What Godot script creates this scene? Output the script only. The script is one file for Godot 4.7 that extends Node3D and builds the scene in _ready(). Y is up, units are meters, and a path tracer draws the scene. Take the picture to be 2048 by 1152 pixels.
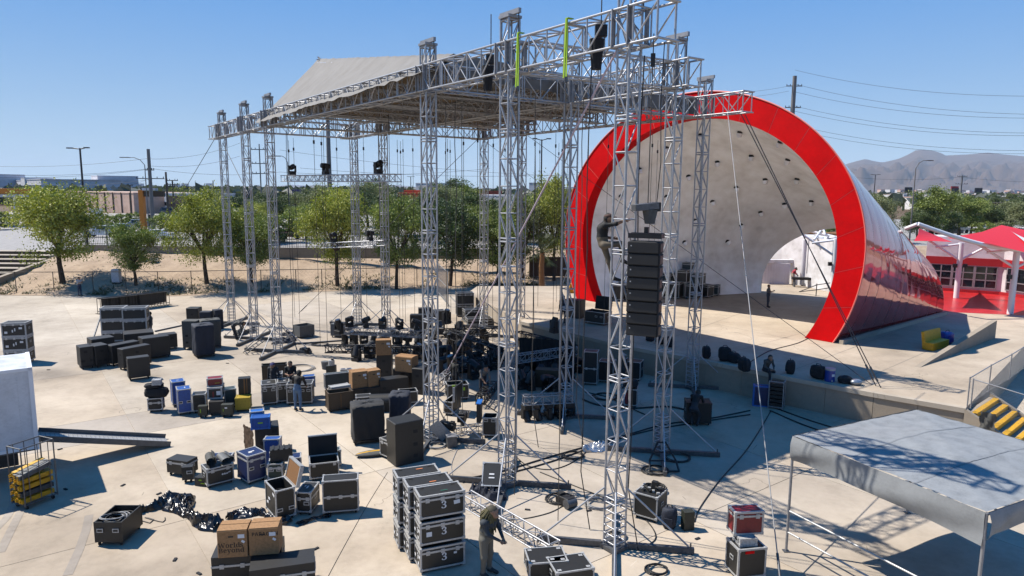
extends Node3D
# A drone's view over a stage roof being rigged beside a red band shell. Photo pixels (2048 x 1152) become points by G(): the ray through a pixel meets the floor it stands on.
const FOC := 1370.0
const CAM_H := 9.5
var eye := Vector3(0, CAM_H, 0)
var cam_right: Vector3
var cam_up: Vector3
var cam_fwd: Vector3
var used := {}
var M := {}
var rng := RandomNumberGenerator.new()
var unit_box: Mesh
var unit_rod: Mesh
var unit_tube: Mesh
var unit_ball: Mesh
var unit_bevel: Mesh
var STAGE := 1.35

func ray(x: float, y: float) -> Vector3:
	return cam_fwd + cam_right * ((x - 1024.0) / FOC) - cam_up * ((y - 576.0) / FOC)
func G(x: float, y: float, h := 0.0) -> Vector3:
	var d := ray(x, y)
	return eye + d * ((h - CAM_H) / d.y)
func PD(x: float, y: float, depth: float) -> Vector3:
	var d := ray(x, y)
	return eye + d * (depth / -d.z)
func S(u: float, v: float, h: float) -> Vector3:   # the roof's own grid: u along its front row, v towards its back
	return Vector3(2.81 + u * 0.597 + v * 0.8023, h, -17.32 + u * 0.8023 - v * 0.597)
func lin(r: float, g: float, b: float) -> Color:
	return Color(r, g, b).linear_to_srgb()
func numbered(called: String) -> String:
	if not used.has(called):
		used[called] = 0
		return called
	used[called] += 1
	return "%s_%03d" % [called, used[called]]
func tag(o: Node, label: String, cat: String, group := "") -> void:
	o.set_meta("label", label)
	o.set_meta("category", cat)
	if group != "":
		o.set_meta("group", group)
func thing(called: String, label: String, cat: String, at := Vector3.ZERO, yaw := 0.0, group := "") -> Node3D:
	var o := Node3D.new()
	o.name = numbered(called)
	add_child(o)
	o.position = at
	o.rotation.y = yaw
	tag(o, label, cat, group)
	return o
func structure(called: String, mesh: Mesh, mat: Material) -> MeshInstance3D:
	var o := MeshInstance3D.new()
	o.name = numbered(called)
	o.mesh = mesh
	o.material_override = mat
	o.set_meta("kind", "structure")
	add_child(o)
	return o
func inst(parent: Node, called: String, mesh: Mesh, mat: Material, xf := Transform3D()) -> MeshInstance3D:
	var o := MeshInstance3D.new()
	o.name = called
	o.mesh = mesh
	o.material_override = mat
	o.transform = xf
	parent.add_child(o, true)
	return o
func along(a: Vector3, b: Vector3, r: float, roll := 0.0) -> Transform3D:
	var y := b - a
	var n := y.normalized()
	var x := n.cross(Vector3.UP)
	if x.length() < 0.05:
		x = n.cross(Vector3.RIGHT)
	x = x.normalized()
	if roll != 0.0:
		x = x.rotated(n, roll)
	var z := x.cross(n)
	return Transform3D(Basis(x * r, y, z * r), (a + b) * 0.5)
func bar(parent: Node, called: String, a: Vector3, b: Vector3, r: float, mat: Material, mesh: Mesh = null) -> MeshInstance3D:
	return inst(parent, called, mesh if mesh else unit_rod, mat, along(a, b, r))
func blk(parent: Node, called: String, c: Vector3, size: Vector3, mat: Material, basis := Basis(), mesh: Mesh = null) -> MeshInstance3D:
	return inst(parent, called, mesh if mesh else unit_box, mat, Transform3D(Basis(basis.x * size.x, basis.y * size.y, basis.z * size.z), c))

class MB:
	var v := PackedVector3Array()
	var n := PackedVector3Array()
	var c := PackedColorArray()
	var uv := PackedVector2Array()
	var col := Color.WHITE
	var use_col := false
	func tri(a: Vector3, b: Vector3, d: Vector3) -> void:
		var q := (b - a).cross(d - a).normalized()
		v.append(a); v.append(d); v.append(b)
		n.append(q); n.append(q); n.append(q)
		if use_col:
			c.append(col); c.append(col); c.append(col)
	func quad(a: Vector3, b: Vector3, d: Vector3, e: Vector3) -> void:
		tri(a, b, d)
		tri(a, d, e)
	func smooth_tri(a: Vector3, b: Vector3, d: Vector3, na: Vector3, nb: Vector3, nd: Vector3) -> void:
		v.append(a); v.append(d); v.append(b)
		n.append(na); n.append(nd); n.append(nb)
		if use_col:
			c.append(col); c.append(col); c.append(col)
	func box(o: Vector3, s: Vector3, b := Basis()) -> void:
		var x := b.x * s.x * 0.5
		var y := b.y * s.y * 0.5
		var z := b.z * s.z * 0.5
		quad(o - x - y + z, o + x - y + z, o + x + y + z, o - x + y + z)
		quad(o + x - y - z, o - x - y - z, o - x + y - z, o + x + y - z)
		quad(o + x - y + z, o + x - y - z, o + x + y - z, o + x + y + z)
		quad(o - x - y - z, o - x - y + z, o - x + y + z, o - x + y - z)
		quad(o - x + y + z, o + x + y + z, o + x + y - z, o - x + y - z)
		quad(o - x - y - z, o + x - y - z, o + x - y + z, o - x - y + z)
	func tube(a: Vector3, b: Vector3, ra: float, rb: float, k := 6, cap := true) -> void:
		var y := (b - a).normalized()
		var x := y.cross(Vector3.UP)
		if x.length() < 0.05:
			x = y.cross(Vector3.RIGHT)
		x = x.normalized()
		var z := x.cross(y)
		for i in k:
			var t0 := TAU * i / k
			var t1 := TAU * (i + 1) / k
			var d0 := x * cos(t0) - z * sin(t0)
			var d1 := x * cos(t1) - z * sin(t1)
			smooth_tri(a + d0 * ra, a + d1 * ra, b + d1 * rb, d0, d1, d1)
			smooth_tri(a + d0 * ra, b + d1 * rb, b + d0 * rb, d0, d1, d0)
			if cap:
				tri(b + d0 * rb, b + d1 * rb, b)
				tri(a + d1 * ra, a + d0 * ra, a)
	func path(pts: Array, r: float, k := 6) -> void:
		for i in pts.size() - 1:
			tube(pts[i], pts[i + 1], r, r, k, i == 0 or i == pts.size() - 2)
	func ball(o: Vector3, r: Vector3, a := 10, bn := 6) -> void:
		for j in bn:
			for i in a:
				var p := []
				for q in [[i, j], [i + 1, j], [i + 1, j + 1], [i, j + 1]]:
					var t: float = TAU * q[0] / a
					var f: float = PI * (float(q[1]) / bn - 0.5)
					p.append(Vector3(cos(t) * cos(f), sin(f), -sin(t) * cos(f)))
				smooth_tri(o + p[0] * r, o + p[1] * r, o + p[2] * r, (p[0] / r).normalized(), (p[1] / r).normalized(), (p[2] / r).normalized())
				smooth_tri(o + p[0] * r, o + p[2] * r, o + p[3] * r, (p[0] / r).normalized(), (p[2] / r).normalized(), (p[3] / r).normalized())
	func grid(pts: Array, w: int, smooth := true) -> void:   # rows of w points, smooth normals
		var h := pts.size() / w
		var nn := []
		for j in h:
			for i in w:
				var dx: Vector3 = pts[j * w + mini(i + 1, w - 1)] - pts[j * w + maxi(i - 1, 0)]
				var dy: Vector3 = pts[mini(j + 1, h - 1) * w + i] - pts[maxi(j - 1, 0) * w + i]
				nn.append(dx.cross(dy).normalized())
		for j in h - 1:
			for i in w - 1:
				var a := j * w + i
				if smooth:
					smooth_tri(pts[a], pts[a + 1], pts[a + w + 1], nn[a], nn[a + 1], nn[a + w + 1])
					smooth_tri(pts[a], pts[a + w + 1], pts[a + w], nn[a], nn[a + w + 1], nn[a + w])
				else:
					quad(pts[a], pts[a + 1], pts[a + w + 1], pts[a + w])
	func prism(poly: PackedVector2Array, y0: float, y1: float) -> void:   # plan polygon (x, z)
		var ids := Geometry2D.triangulate_polygon(poly)
		for i in range(0, ids.size(), 3):
			var a := poly[ids[i]]
			var b := poly[ids[i + 1]]
			var d := poly[ids[i + 2]]
			if (b - a).cross(d - a) > 0.0:
				var s := b
				b = d
				d = s
			tri(Vector3(a.x, y1, a.y), Vector3(b.x, y1, b.y), Vector3(d.x, y1, d.y))
			tri(Vector3(a.x, y0, a.y), Vector3(d.x, y0, d.y), Vector3(b.x, y0, b.y))
		var area := 0.0
		for i in poly.size():
			area += poly[i].cross(poly[(i + 1) % poly.size()])
		for i in poly.size():
			var a := poly[i]
			var b := poly[(i + 1) % poly.size()]
			if area > 0.0:
				quad(Vector3(b.x, y0, b.y), Vector3(a.x, y0, a.y), Vector3(a.x, y1, a.y), Vector3(b.x, y1, b.y))
			else:
				quad(Vector3(a.x, y0, a.y), Vector3(b.x, y0, b.y), Vector3(b.x, y1, b.y), Vector3(a.x, y1, a.y))
	func mesh() -> ArrayMesh:
		var m := ArrayMesh.new()
		var arr := []
		arr.resize(Mesh.ARRAY_MAX)
		arr[Mesh.ARRAY_VERTEX] = v
		arr[Mesh.ARRAY_NORMAL] = n
		if use_col:
			arr[Mesh.ARRAY_COLOR] = c
		m.add_surface_from_arrays(Mesh.PRIMITIVE_TRIANGLES, arr)
		return m

func bevel_mesh(s: Vector3, r: float) -> ArrayMesh:
	var b := MB.new()
	var h := s * 0.5
	var f := func(ax: int, sg: float) -> void:
		var a1 := (ax + 1) % 3
		var a2 := (ax + 2) % 3
		var p := []
		for q in [[-1, -1], [1, -1], [1, 1], [-1, 1]]:
			var w := Vector3.ZERO
			w[ax] = h[ax] * sg
			w[a1] = (h[a1] - r) * q[0] * sg
			w[a2] = (h[a2] - r) * q[1]
			p.append(w)
		b.quad(p[0], p[1], p[2], p[3])
	for ax in 3:
		f.call(ax, 1.0)
		f.call(ax, -1.0)
	for ax in 3:   # the edges parallel to ax
		var a1 := (ax + 1) % 3
		var a2 := (ax + 2) % 3
		for s1 in [-1.0, 1.0]:
			for s2 in [-1.0, 1.0]:
				var p := []
				for e in [-1.0, 1.0]:
					var w := Vector3.ZERO
					w[ax] = (h[ax] - r) * e
					w[a1] = h[a1] * s1
					w[a2] = (h[a2] - r) * s2
					var w2 := w
					w2[a1] = (h[a1] - r) * s1
					w2[a2] = h[a2] * s2
					p.append(w)
					p.append(w2)
				if s1 * s2 > 0:
					b.quad(p[0], p[1], p[3], p[2])
				else:
					b.quad(p[1], p[0], p[2], p[3])
	for sx in [-1.0, 1.0]:
		for sy in [-1.0, 1.0]:
			for sz in [-1.0, 1.0]:
				var a := Vector3(h.x * sx, (h.y - r) * sy, (h.z - r) * sz)
				var d := Vector3((h.x - r) * sx, h.y * sy, (h.z - r) * sz)
				var e := Vector3((h.x - r) * sx, (h.y - r) * sy, h.z * sz)
				if sx * sy * sz > 0:
					b.tri(a, d, e)
				else:
					b.tri(a, e, d)
	return b.mesh()

func noise_image(size: int, ramp: Array, layers: Array, sd: int, speck := 0.0, cracks := 0) -> ImageTexture:
	# layers: [frequency in periods per tile, weight]; ramp: colours (sRGB) from low to high
	var im := Image.create(size, size, true, Image.FORMAT_RGB8)
	var fs := []
	for l in layers:
		var f := FastNoiseLite.new()
		f.seed = sd + fs.size() * 17
		f.noise_type = FastNoiseLite.TYPE_SIMPLEX_SMOOTH
		f.fractal_type = FastNoiseLite.FRACTAL_FBM
		f.fractal_octaves = 3
		f.frequency = float(l[0]) / size
		fs.append(f.get_seamless_image(size, size, false, false, 0.12))
	rng.seed = sd
	var tot := 0.0
	for l in layers:
		tot += l[1]
	for y in size:
		for x in size:
			var t := 0.0
			for i in fs.size():
				t += fs[i].get_pixel(x, y).r * layers[i][1]
			t = clampf(t / tot + (rng.randf() - 0.5) * speck, 0.0, 0.9999) * (ramp.size() - 1)
			var k := int(t)
			im.set_pixel(x, y, (ramp[k] as Color).lerp(ramp[k + 1], t - k))
	for q in cracks:   # hairline cracks, drag marks and small drips
		var p := Vector2(rng.randf(), rng.randf()) * size
		var d := rng.randf() * TAU
		var crack := q % 3 == 0
		for s in (rng.randi_range(60, 260) if crack else rng.randi_range(20, 130)):
			if crack:
				d += rng.randfn() * 0.28
			p += Vector2(cos(d), sin(d) * (1.0 if crack else 0.3))
			var x := posmod(int(p.x), size)
			var y := posmod(int(p.y), size)
			im.set_pixel(x, y, im.get_pixel(x, y).lerp(Color(0.25, 0.23, 0.2) if crack or q % 2 else Color(0.95, 0.94, 0.92), 0.5 if crack else 0.22))
	im.generate_mipmaps()
	return ImageTexture.create_from_image(im)
func mat(color: Color, rough := 0.7, metal := 0.0) -> StandardMaterial3D:
	var m := StandardMaterial3D.new()
	m.albedo_color = (color.srgb_to_linear() * 0.7).linear_to_srgb()
	m.albedo_color.a = 1.0
	m.roughness = rough
	m.metallic = metal
	return m
func grain(m: StandardMaterial3D, t: Texture2D, per_m: float, world := true) -> StandardMaterial3D:
	m.albedo_texture = t
	m.uv1_triplanar = true
	m.uv1_world_triplanar = world
	m.uv1_scale = Vector3.ONE * per_m
	return m
func c8(r: int, g: int, b: int) -> Color:
	return Color8(r, g, b)
func make_materials() -> void:
	unit_box = BoxMesh.new()
	var r6 := CylinderMesh.new()
	r6.top_radius = 1.0
	r6.bottom_radius = 1.0
	r6.height = 1.0
	r6.radial_segments = 6
	r6.rings = 1
	unit_rod = r6
	var r12: CylinderMesh = r6.duplicate()
	r12.radial_segments = 16
	unit_tube = r12
	var sp := SphereMesh.new()
	sp.radius = 1.0
	sp.height = 2.0
	sp.radial_segments = 14
	sp.rings = 8
	unit_ball = sp
	unit_bevel = bevel_mesh(Vector3.ONE, 0.04)
	var fine := noise_image(512, [c8(196, 196, 196), c8(235, 235, 235), c8(255, 255, 255)], [[6, 1.0], [40, 0.6]], 5, 0.25)
	var cement := noise_image(1024, [c8(150, 143, 134), c8(189, 181, 170), c8(203, 195, 184), c8(211, 203, 192), c8(222, 215, 205)], [[3, 0.8], [14, 0.9], [60, 0.6]], 11, 0.14, 34)
	var stain := noise_image(512, [c8(178, 174, 170), c8(226, 223, 219), c8(250, 249, 248), c8(255, 255, 255)], [[5, 1.0], [17, 0.55]], 23)
	var dirt := noise_image(1024, [c8(104, 88, 70), c8(156, 134, 110), c8(180, 157, 131), c8(202, 181, 155)], [[6, 1.0], [30, 0.8], [120, 0.6]], 31, 0.15)
	var scuff := noise_image(512, [c8(120, 120, 120), c8(205, 205, 205), c8(225, 225, 225), c8(255, 255, 255)], [[10, 1.0], [50, 0.8]], 41, 0.2)
	M.concrete = grain(mat(c8(241, 236, 227), 0.88), cement, 1.0 / 17.0)
	(M.concrete as StandardMaterial3D).detail_enabled = true
	M.concrete.detail_albedo = stain
	M.concrete.detail_blend_mode = BaseMaterial3D.BLEND_MODE_MUL
	M.concrete.detail_uv_layer = BaseMaterial3D.DETAIL_UV_2
	M.concrete.uv2_triplanar = true
	M.concrete.uv2_world_triplanar = true
	M.concrete.uv2_scale = Vector3.ONE / 61.0
	M.concrete_grey = M.concrete.duplicate()
	M.concrete_grey.albedo_color = c8(189, 186, 183)
	M.concrete_warm = M.concrete.duplicate()
	M.concrete_warm.albedo_color = c8(207, 199, 187)
	M.concrete_pale = M.concrete.duplicate()
	M.concrete_pale.albedo_color = c8(214, 209, 200)
	M.concrete_dim = M.concrete.duplicate()
	M.concrete_dim.albedo_color = c8(199, 194, 187)
	M.wall = grain(mat(c8(198, 190, 178), 0.9), cement, 1.0 / 5.0)
	M.joint = mat(c8(128, 120, 110), 0.95)
	M.dirt = grain(mat(Color.WHITE, 0.95), dirt, 1.0 / 14.0)
	M.asphalt = grain(mat(c8(166, 162, 158), 0.9), fine, 1.0 / 6.0)
	M.far_ground = grain(mat(c8(150, 138, 118), 0.95), dirt, 1.0 / 300.0)
	M.alu = grain(mat(c8(196, 197, 200), 0.36, 0.45), fine, 1.0)
	M.alu_dull = grain(mat(c8(178, 178, 180), 0.5, 0.5), fine, 1.0)
	M.steel = grain(mat(c8(126, 128, 131), 0.5, 0.6), scuff, 0.8)
	M.black_truss = mat(c8(26, 26, 29), 0.45, 0.2)
	M.black = grain(mat(c8(30, 30, 31), 0.55), scuff, 0.7)
	M.black_matte = grain(mat(c8(20, 20, 22), 0.85), scuff, 0.9)
	M.laminate = grain(mat(c8(41, 40, 37), 0.5), scuff, 0.9)
	M.rubber = mat(c8(22, 22, 22), 0.8)
	M.chrome = grain(mat(c8(222, 222, 220), 0.42, 0.3), scuff, 1.5)
	M.blue_case = grain(mat(c8(28, 92, 180), 0.45), scuff, 1.0)
	M.navy_case = grain(mat(c8(32, 52, 104), 0.4), scuff, 1.0)
	M.sky_case = grain(mat(c8(40, 122, 214), 0.45), scuff, 1.0)
	M.green_case = grain(mat(c8(42, 66, 52), 0.5), scuff, 1.0)
	M.olive_case = grain(mat(c8(52, 56, 46), 0.55), scuff, 1.0)
	M.teal_case = grain(mat(c8(58, 78, 82), 0.5), scuff, 1.0)
	M.red_case = grain(mat(c8(150, 26, 38), 0.45), scuff, 1.0)
	M.yellow_case = grain(mat(c8(204, 174, 44), 0.55), scuff, 1.1)
	M.brown_case = grain(mat(c8(84, 66, 44), 0.7), scuff, 1.3)
	M.white_case = grain(mat(c8(206, 206, 204), 0.45), scuff, 1.2)
	M.grey_case = grain(mat(c8(112, 114, 114), 0.6), scuff, 0.9)
	M.cardboard = grain(mat(c8(186, 140, 92), 0.85), scuff, 1.2)
	M.wood = grain(mat(c8(160, 112, 62), 0.7), scuff, 2.5)
	M.fur = grain(mat(c8(126, 110, 92), 0.95), dirt, 1.3)
	M.tarp = grain(mat(c8(126, 124, 121), 0.75), stain, 1.0 / 7.0)
	M.tarp.backlight_enabled = true
	M.tarp.backlight = lin(0.16, 0.12, 0.07)
	M.tent = grain(mat(c8(152, 155, 156), 0.6), fine, 1.0 / 3.0)
	M.tent_hem = mat(c8(128, 131, 133), 0.6)
	M.cover = grain(mat(c8(34, 34, 36), 0.8), scuff, 0.8)
	M.cover.rim_enabled = true
	M.cover.rim = 0.4
	M.cover_blue = grain(mat(c8(36, 44, 62), 0.8), scuff, 0.8)
	M.cover_grey = grain(mat(c8(92, 92, 88), 0.8), scuff, 0.8)
	M.plastic_sheet = mat(c8(20, 20, 25), 0.27)
	M.red_paint = grain(mat(c8(240, 6, 14), 0.6), fine, 1.0 / 9.0)
	M.red_paint.metallic_specular = 0.2
	M.red_metal = mat(c8(205, 92, 96), 0.07, 0.6)
	M.red_metal.clearcoat_enabled = true
	M.red_metal.clearcoat = 0.45
	M.red_metal.clearcoat_roughness = 0.03
	M.shell_white = grain(mat(c8(250, 249, 246), 0.45), stain, 1.0 / 12.0)
	M.shell_white.albedo_color = c8(244, 246, 247)
	M.ceiling = grain(mat(c8(150, 128, 96), 0.9), scuff, 0.3)
	M.ceiling.backlight_enabled = true
	M.ceiling.backlight = lin(0.1, 0.075, 0.04)
	M.white_paint = grain(mat(c8(236, 236, 238), 0.55), stain, 1.0 / 8.0)
	M.white_steel = mat(c8(236, 236, 238), 0.35)
	M.red_fabric = mat(c8(214, 30, 40), 0.6)
	M.red_fabric.backlight_enabled = true
	M.red_fabric.backlight = lin(0.35, 0.04, 0.05)
	M.red_floor = grain(mat(c8(206, 44, 46), 0.3), stain, 1.0 / 10.0)
	M.red_band = mat(c8(170, 22, 30), 0.5)
	M.window_glass = mat(c8(28, 34, 38), 0.05)
	M.yellow_paint = grain(mat(c8(250, 188, 6), 0.55), scuff, 0.7)
	M.bark = grain(mat(c8(96, 80, 64), 0.95), scuff, 2.0)
	M.leaf = mat(Color.WHITE, 0.65)
	M.leaf.vertex_color_use_as_albedo = true
	M.leaf.backlight_enabled = true
	M.leaf.backlight = lin(0.35, 0.42, 0.12)
	M.vertex = mat(Color.WHITE, 0.8)
	M.vertex.vertex_color_use_as_albedo = true
	M.rope = mat(c8(58, 56, 54), 0.85)
	M.chain = mat(c8(92, 88, 82), 0.5, 0.5)
	M.lime = mat(c8(150, 190, 26), 0.8)
	M.strap = mat(c8(190, 176, 190), 0.7)
	M.lens = mat(c8(60, 66, 78), 0.05)
	M.cable = mat(c8(24, 24, 25), 0.6)
	M.cable_grey = mat(c8(150, 150, 150), 0.6)
	M.silver_sheet = mat(c8(190, 192, 196), 0.25, 0.6)
	M.ink = mat(c8(52, 38, 26), 0.8)
	M.paper = mat(c8(226, 226, 226), 0.7)
	M.orange = mat(c8(214, 128, 20), 0.6)
	M.grey_wall = grain(mat(c8(226, 227, 234), 0.8), stain, 1.0 / 20.0)
	M.tan_wall = grain(mat(c8(222, 190, 172), 0.9), stain, 1.0 / 20.0)
	M.brick_red = grain(mat(c8(196, 82, 46), 0.85), stain, 1.0 / 20.0)
	M.blue_wall = grain(mat(c8(58, 66, 128), 0.8), stain, 1.0 / 20.0)
	M.green_wall = grain(mat(c8(40, 112, 92), 0.8), stain, 1.0 / 20.0)
	M.pole = mat(c8(118, 116, 114), 0.7)
	M.dark_pole = mat(c8(44, 44, 50), 0.5)
	M.wood_pole = mat(c8(84, 76, 68), 0.9)
	M.wire = mat(c8(50, 52, 58), 0.6)
	M.car_white = mat(c8(232, 232, 234), 0.25)
	M.car_silver = mat(c8(160, 166, 172), 0.25, 0.5)
	M.car_dark = mat(c8(40, 44, 56), 0.25)
	M.car_blue = mat(c8(82, 106, 128), 0.25, 0.4)
	M.car_red = mat(c8(130, 26, 30), 0.25)
	for k in ["car_white", "car_silver", "car_dark", "car_blue", "car_red"]:
		M[k].clearcoat_enabled = true
	M.blue_plastic = mat(c8(24, 60, 150), 0.35)
	M.fabric_dark = grain(mat(c8(34, 36, 42), 0.9), scuff, 2.0)
	M.rock = grain(mat(c8(118, 104, 96), 0.95), dirt, 1.0 / 900.0)
	M.truck = grain(mat(c8(232, 233, 236), 0.35), fine, 0.25)
	M.seam = mat(c8(238, 130, 118), 0.5)
	M.amber = mat(c8(226, 140, 90), 0.4)
func setup_view() -> void:
	var p := deg_to_rad(8.05)
	var r := deg_to_rad(0.45)
	cam_fwd = Vector3(0, -sin(p), -cos(p))
	var up := Vector3.RIGHT.cross(cam_fwd)
	cam_right = Vector3.RIGHT * cos(r) + up * sin(r)
	cam_up = -Vector3.RIGHT * sin(r) + up * cos(r)
	var cam := Camera3D.new()
	cam.name = "camera"
	cam.keep_aspect = Camera3D.KEEP_HEIGHT
	cam.fov = rad_to_deg(2.0 * atan(576.0 / FOC))
	cam.near = 0.1
	cam.far = 40000.0
	cam.transform = Transform3D(Basis(cam_right, cam_up, -cam_fwd), eye)
	add_child(cam)
	cam.current = true
	var we := WorldEnvironment.new()
	we.name = "world_environment"
	var env := Environment.new()
	env.background_mode = Environment.BG_SKY
	var sm := ProceduralSkyMaterial.new()
	sm.sky_top_color = c8(34, 150, 246)
	sm.sky_horizon_color = c8(214, 243, 255)
	sm.sky_curve = 0.12
	sm.ground_bottom_color = c8(150, 140, 126)
	sm.ground_horizon_color = c8(196, 206, 214)
	sm.sun_angle_max = 1.0
	var sky := Sky.new()
	sky.sky_material = sm
	env.sky = sky
	env.background_energy_multiplier = 0.45
	env.tonemap_mode = Environment.TONE_MAPPER_LINEAR
	env.tonemap_exposure = 1.85
	env.fog_enabled = true
	env.fog_density = 0.00005
	env.fog_light_color = c8(196, 212, 232)
	env.sdfgi_enabled = true
	env.ssao_enabled = true
	env.ssil_enabled = true
	we.environment = env
	add_child(we)
	var sun := DirectionalLight3D.new()
	sun.name = "sun"
	sun.light_energy = 1.6
	sun.light_angular_distance = 0.5
	sun.light_color = Color(1.0, 0.972, 0.93)
	sun.shadow_enabled = true
	var el := deg_to_rad(54.0)
	var to := Vector3(0.95 * cos(el), -sin(el), 0.31 * cos(el)).normalized()
	sun.transform = Transform3D(Basis.looking_at(to, Vector3.UP), Vector3(-40, 60, -20))
	add_child(sun)

var toe := [Vector2(-160, -60), Vector2(-45.5, -60.2), Vector2(-31, -60.3), Vector2(-18, -64), Vector2(-6, -67), Vector2(6.5, -69.7), Vector2(16, -72), Vector2(60, -78), Vector2(160, -84)]
func toe_z(x: float) -> float:
	for i in toe.size() - 1:
		if x <= toe[i + 1].x:
			return lerpf(toe[i].y, toe[i + 1].y, clampf((x - toe[i].x) / (toe[i + 1].x - toe[i].x), 0, 1))
	return toe[-1].y
func bank_h(x: float, z: float) -> float:   # height of the dirt bank
	var t := clampf((toe_z(x) - z) / 14.0, 0.0, 1.0)
	return 2.6 * (t * t * (3.0 - 2.0 * t) * 0.6 + t * 0.4)
func strip(a: Vector3, b: Vector3, w: float, mb: MB) -> void:
	var d := (b - a).normalized()
	var s := Vector3(-d.z, 0, d.x) * w * 0.5
	mb.quad(a - s, a + s, b + s, b - s)
func px_poly(pts: Array, h: float) -> PackedVector2Array:
	var o := PackedVector2Array()
	for p in pts:
		var g := G(p[0], p[1], h)
		o.append(Vector2(g.x, g.z))
	return o

func build_ground() -> void:
	var mb := MB.new()
	mb.quad(Vector3(-14000, -0.35, 14000), Vector3(14000, -0.35, 14000), Vector3(14000, -0.35, -14000), Vector3(-14000, -0.35, -14000))
	structure("ground", mb.mesh(), M.far_ground)
	mb = MB.new()
	var po := PackedVector2Array([Vector2(-160, 45), Vector2(160, 45)])
	for i in toe.size():
		po.append(toe[toe.size() - 1 - i])
	mb.prism(po, -0.3, -0.02)
	var plaza := structure("plaza", mb.mesh(), M.concrete)
	# cast slabs with open joints between them, laid square to the roof's rows
	var us := [-80.0, -71.0, -62.5, -54.0, -45.5, -37.0, -28.4, -19.95, -17.0, -8.4, 0.2, 8.8, 17.4, 26.0, 34.0]
	var vs := [-57.0, -51.0, -45.0, -39.0, -33.0, -27.0, -21.0, -15.0, -9.0, -3.0, 3.0, 9.0, 15.0, 21.0, 27.0]
	rng.seed = 2
	var tints := [M.concrete, M.concrete_pale, M.concrete_warm, M.concrete, M.concrete_dim]
	for a in us.size() - 1:
		for b in vs.size() - 1:
			var g := 0.011
			var q := PackedVector2Array()
			for e in [[us[a] + g, vs[b] + g], [us[a + 1] - g, vs[b] + g], [us[a + 1] - g, vs[b + 1] - g], [us[a] + g, vs[b + 1] - g]]:
				var w := S(e[0], e[1], 0)
				q.append(Vector2(w.x, w.z))
			var tint: Material = tints[rng.randi() % 5]
			if us[a] == -19.95:
				tint = M.concrete_grey
			for c in Geometry2D.intersect_polygons(q, po):
				mb = MB.new()
				mb.prism(c, -0.03, 0.0)
				inst(plaza, "slab", mb.mesh(), tint)
	for l in [[[0, 1105], [22, 1060], [40, 1025], [44, 1000]], [[-10, 1060], [14, 1035], [26, 1010], [28, 990]], [[135, 1150], [158, 1100], [172, 1060], [178, 1030]]]:
		mb = MB.new()
		for i in l.size() - 1:
			strip(G(l[i][0], l[i][1], 0.006), G(l[i + 1][0], l[i + 1][1], 0.006), 0.22, mb)
		inst(plaza, "tyre_mark", mb.mesh(), M.concrete_grey)
	# the bank of dirt beyond the plaza
	mb = MB.new()
	var pts := []
	var nx := 130
	for j in 15:
		for i in nx:
			var x := -47.9 + 208.0 * i / (nx - 1)
			var z := toe_z(x) + 0.3 - j * 1.1
			var h := bank_h(x, z) + 0.02
			if j > 0 and j < 14:
				h += 0.16 * sin(x * 0.9 + j * 1.7) * sin(x * 0.37 - j) + 0.07 * sin(x * 3.1 + j * 5.0)
			pts.append(Vector3(x, h, z))
	mb.grid(pts, nx)
	structure("embankment", mb.mesh(), M.dirt)
	mb = MB.new()
	for i in toe.size() - 1:
		var a: Vector2 = toe[i]
		var b: Vector2 = toe[i + 1]
		mb.quad(Vector3(a.x, 2.6, a.y - 13.9), Vector3(b.x, 2.6, b.y - 13.9), Vector3(b.x, 2.6, -190), Vector3(a.x, 2.6, -190))
	structure("road", mb.mesh(), M.asphalt)
	mb = MB.new()
	mb.quad(Vector3(-9000, 2.55, -188), Vector3(9000, 2.55, -188), Vector3(9000, 2.55, -13000), Vector3(-9000, 2.55, -13000))
	mb.quad(Vector3(-9000, 2.55, -75), Vector3(-159, 2.55, -75), Vector3(-159, 2.55, -188), Vector3(-9000, 2.55, -188))
	mb.quad(Vector3(159, 2.55, -75), Vector3(9000, 2.55, -75), Vector3(9000, 2.55, -188), Vector3(159, 2.55, -188))
	structure("terrain", mb.mesh(), M.far_ground)
	# mountains to the right
	var sk := [[1500, 384], [1600, 362], [1660, 338], [1692, 327], [1712, 321], [1726, 318], [1742, 322], [1760, 325], [1790, 318], [1812, 308], [1822, 301], [1840, 299], [1856, 301], [1872, 305], [1884, 311], [1905, 310], [1940, 308], [1966, 305], [2000, 309], [2048, 313], [2150, 318], [2300, 330], [2500, 352], [2800, 372], [3100, 384]]
	mb = MB.new()
	pts = []
	var n := 220
	var nz := FastNoiseLite.new()
	nz.seed = 9
	nz.frequency = 0.0011
	nz.fractal_octaves = 5
	nz.fractal_type = FastNoiseLite.FRACTAL_RIDGED
	for j in 26:
		for i in n:
			var px := lerpf(1480.0, 3150.0, i / float(n - 1))
			var y := 384.0
			for k in sk.size() - 1:
				if px >= sk[k][0] and px <= sk[k + 1][0]:
					y = lerpf(sk[k][1], sk[k + 1][1], (px - sk[k][0]) / (sk[k + 1][0] - sk[k][0]))
			var crest := PD(px, y, 9200.0)
			var t := j / 25.0
			var depth := lerpf(5600.0, 9200.0, t)
			var q := PD(px, 388.0, depth)
			var prof := pow(t, 1.45)
			var wob := nz.get_noise_2d(q.x, q.z) * 300.0 * sin(PI * pow(t, 0.8)) * clampf((crest.y - 2.0) / 300.0, 0.0, 1.0)
			pts.append(Vector3(q.x, 2.0 + (crest.y - 2.0) * prof + wob * (1.0 - t * t * 0.9), q.z))
	mb.grid(pts, n)
	structure("mountain", mb.mesh(), M.rock)
	mb = MB.new()
	pts = []
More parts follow.
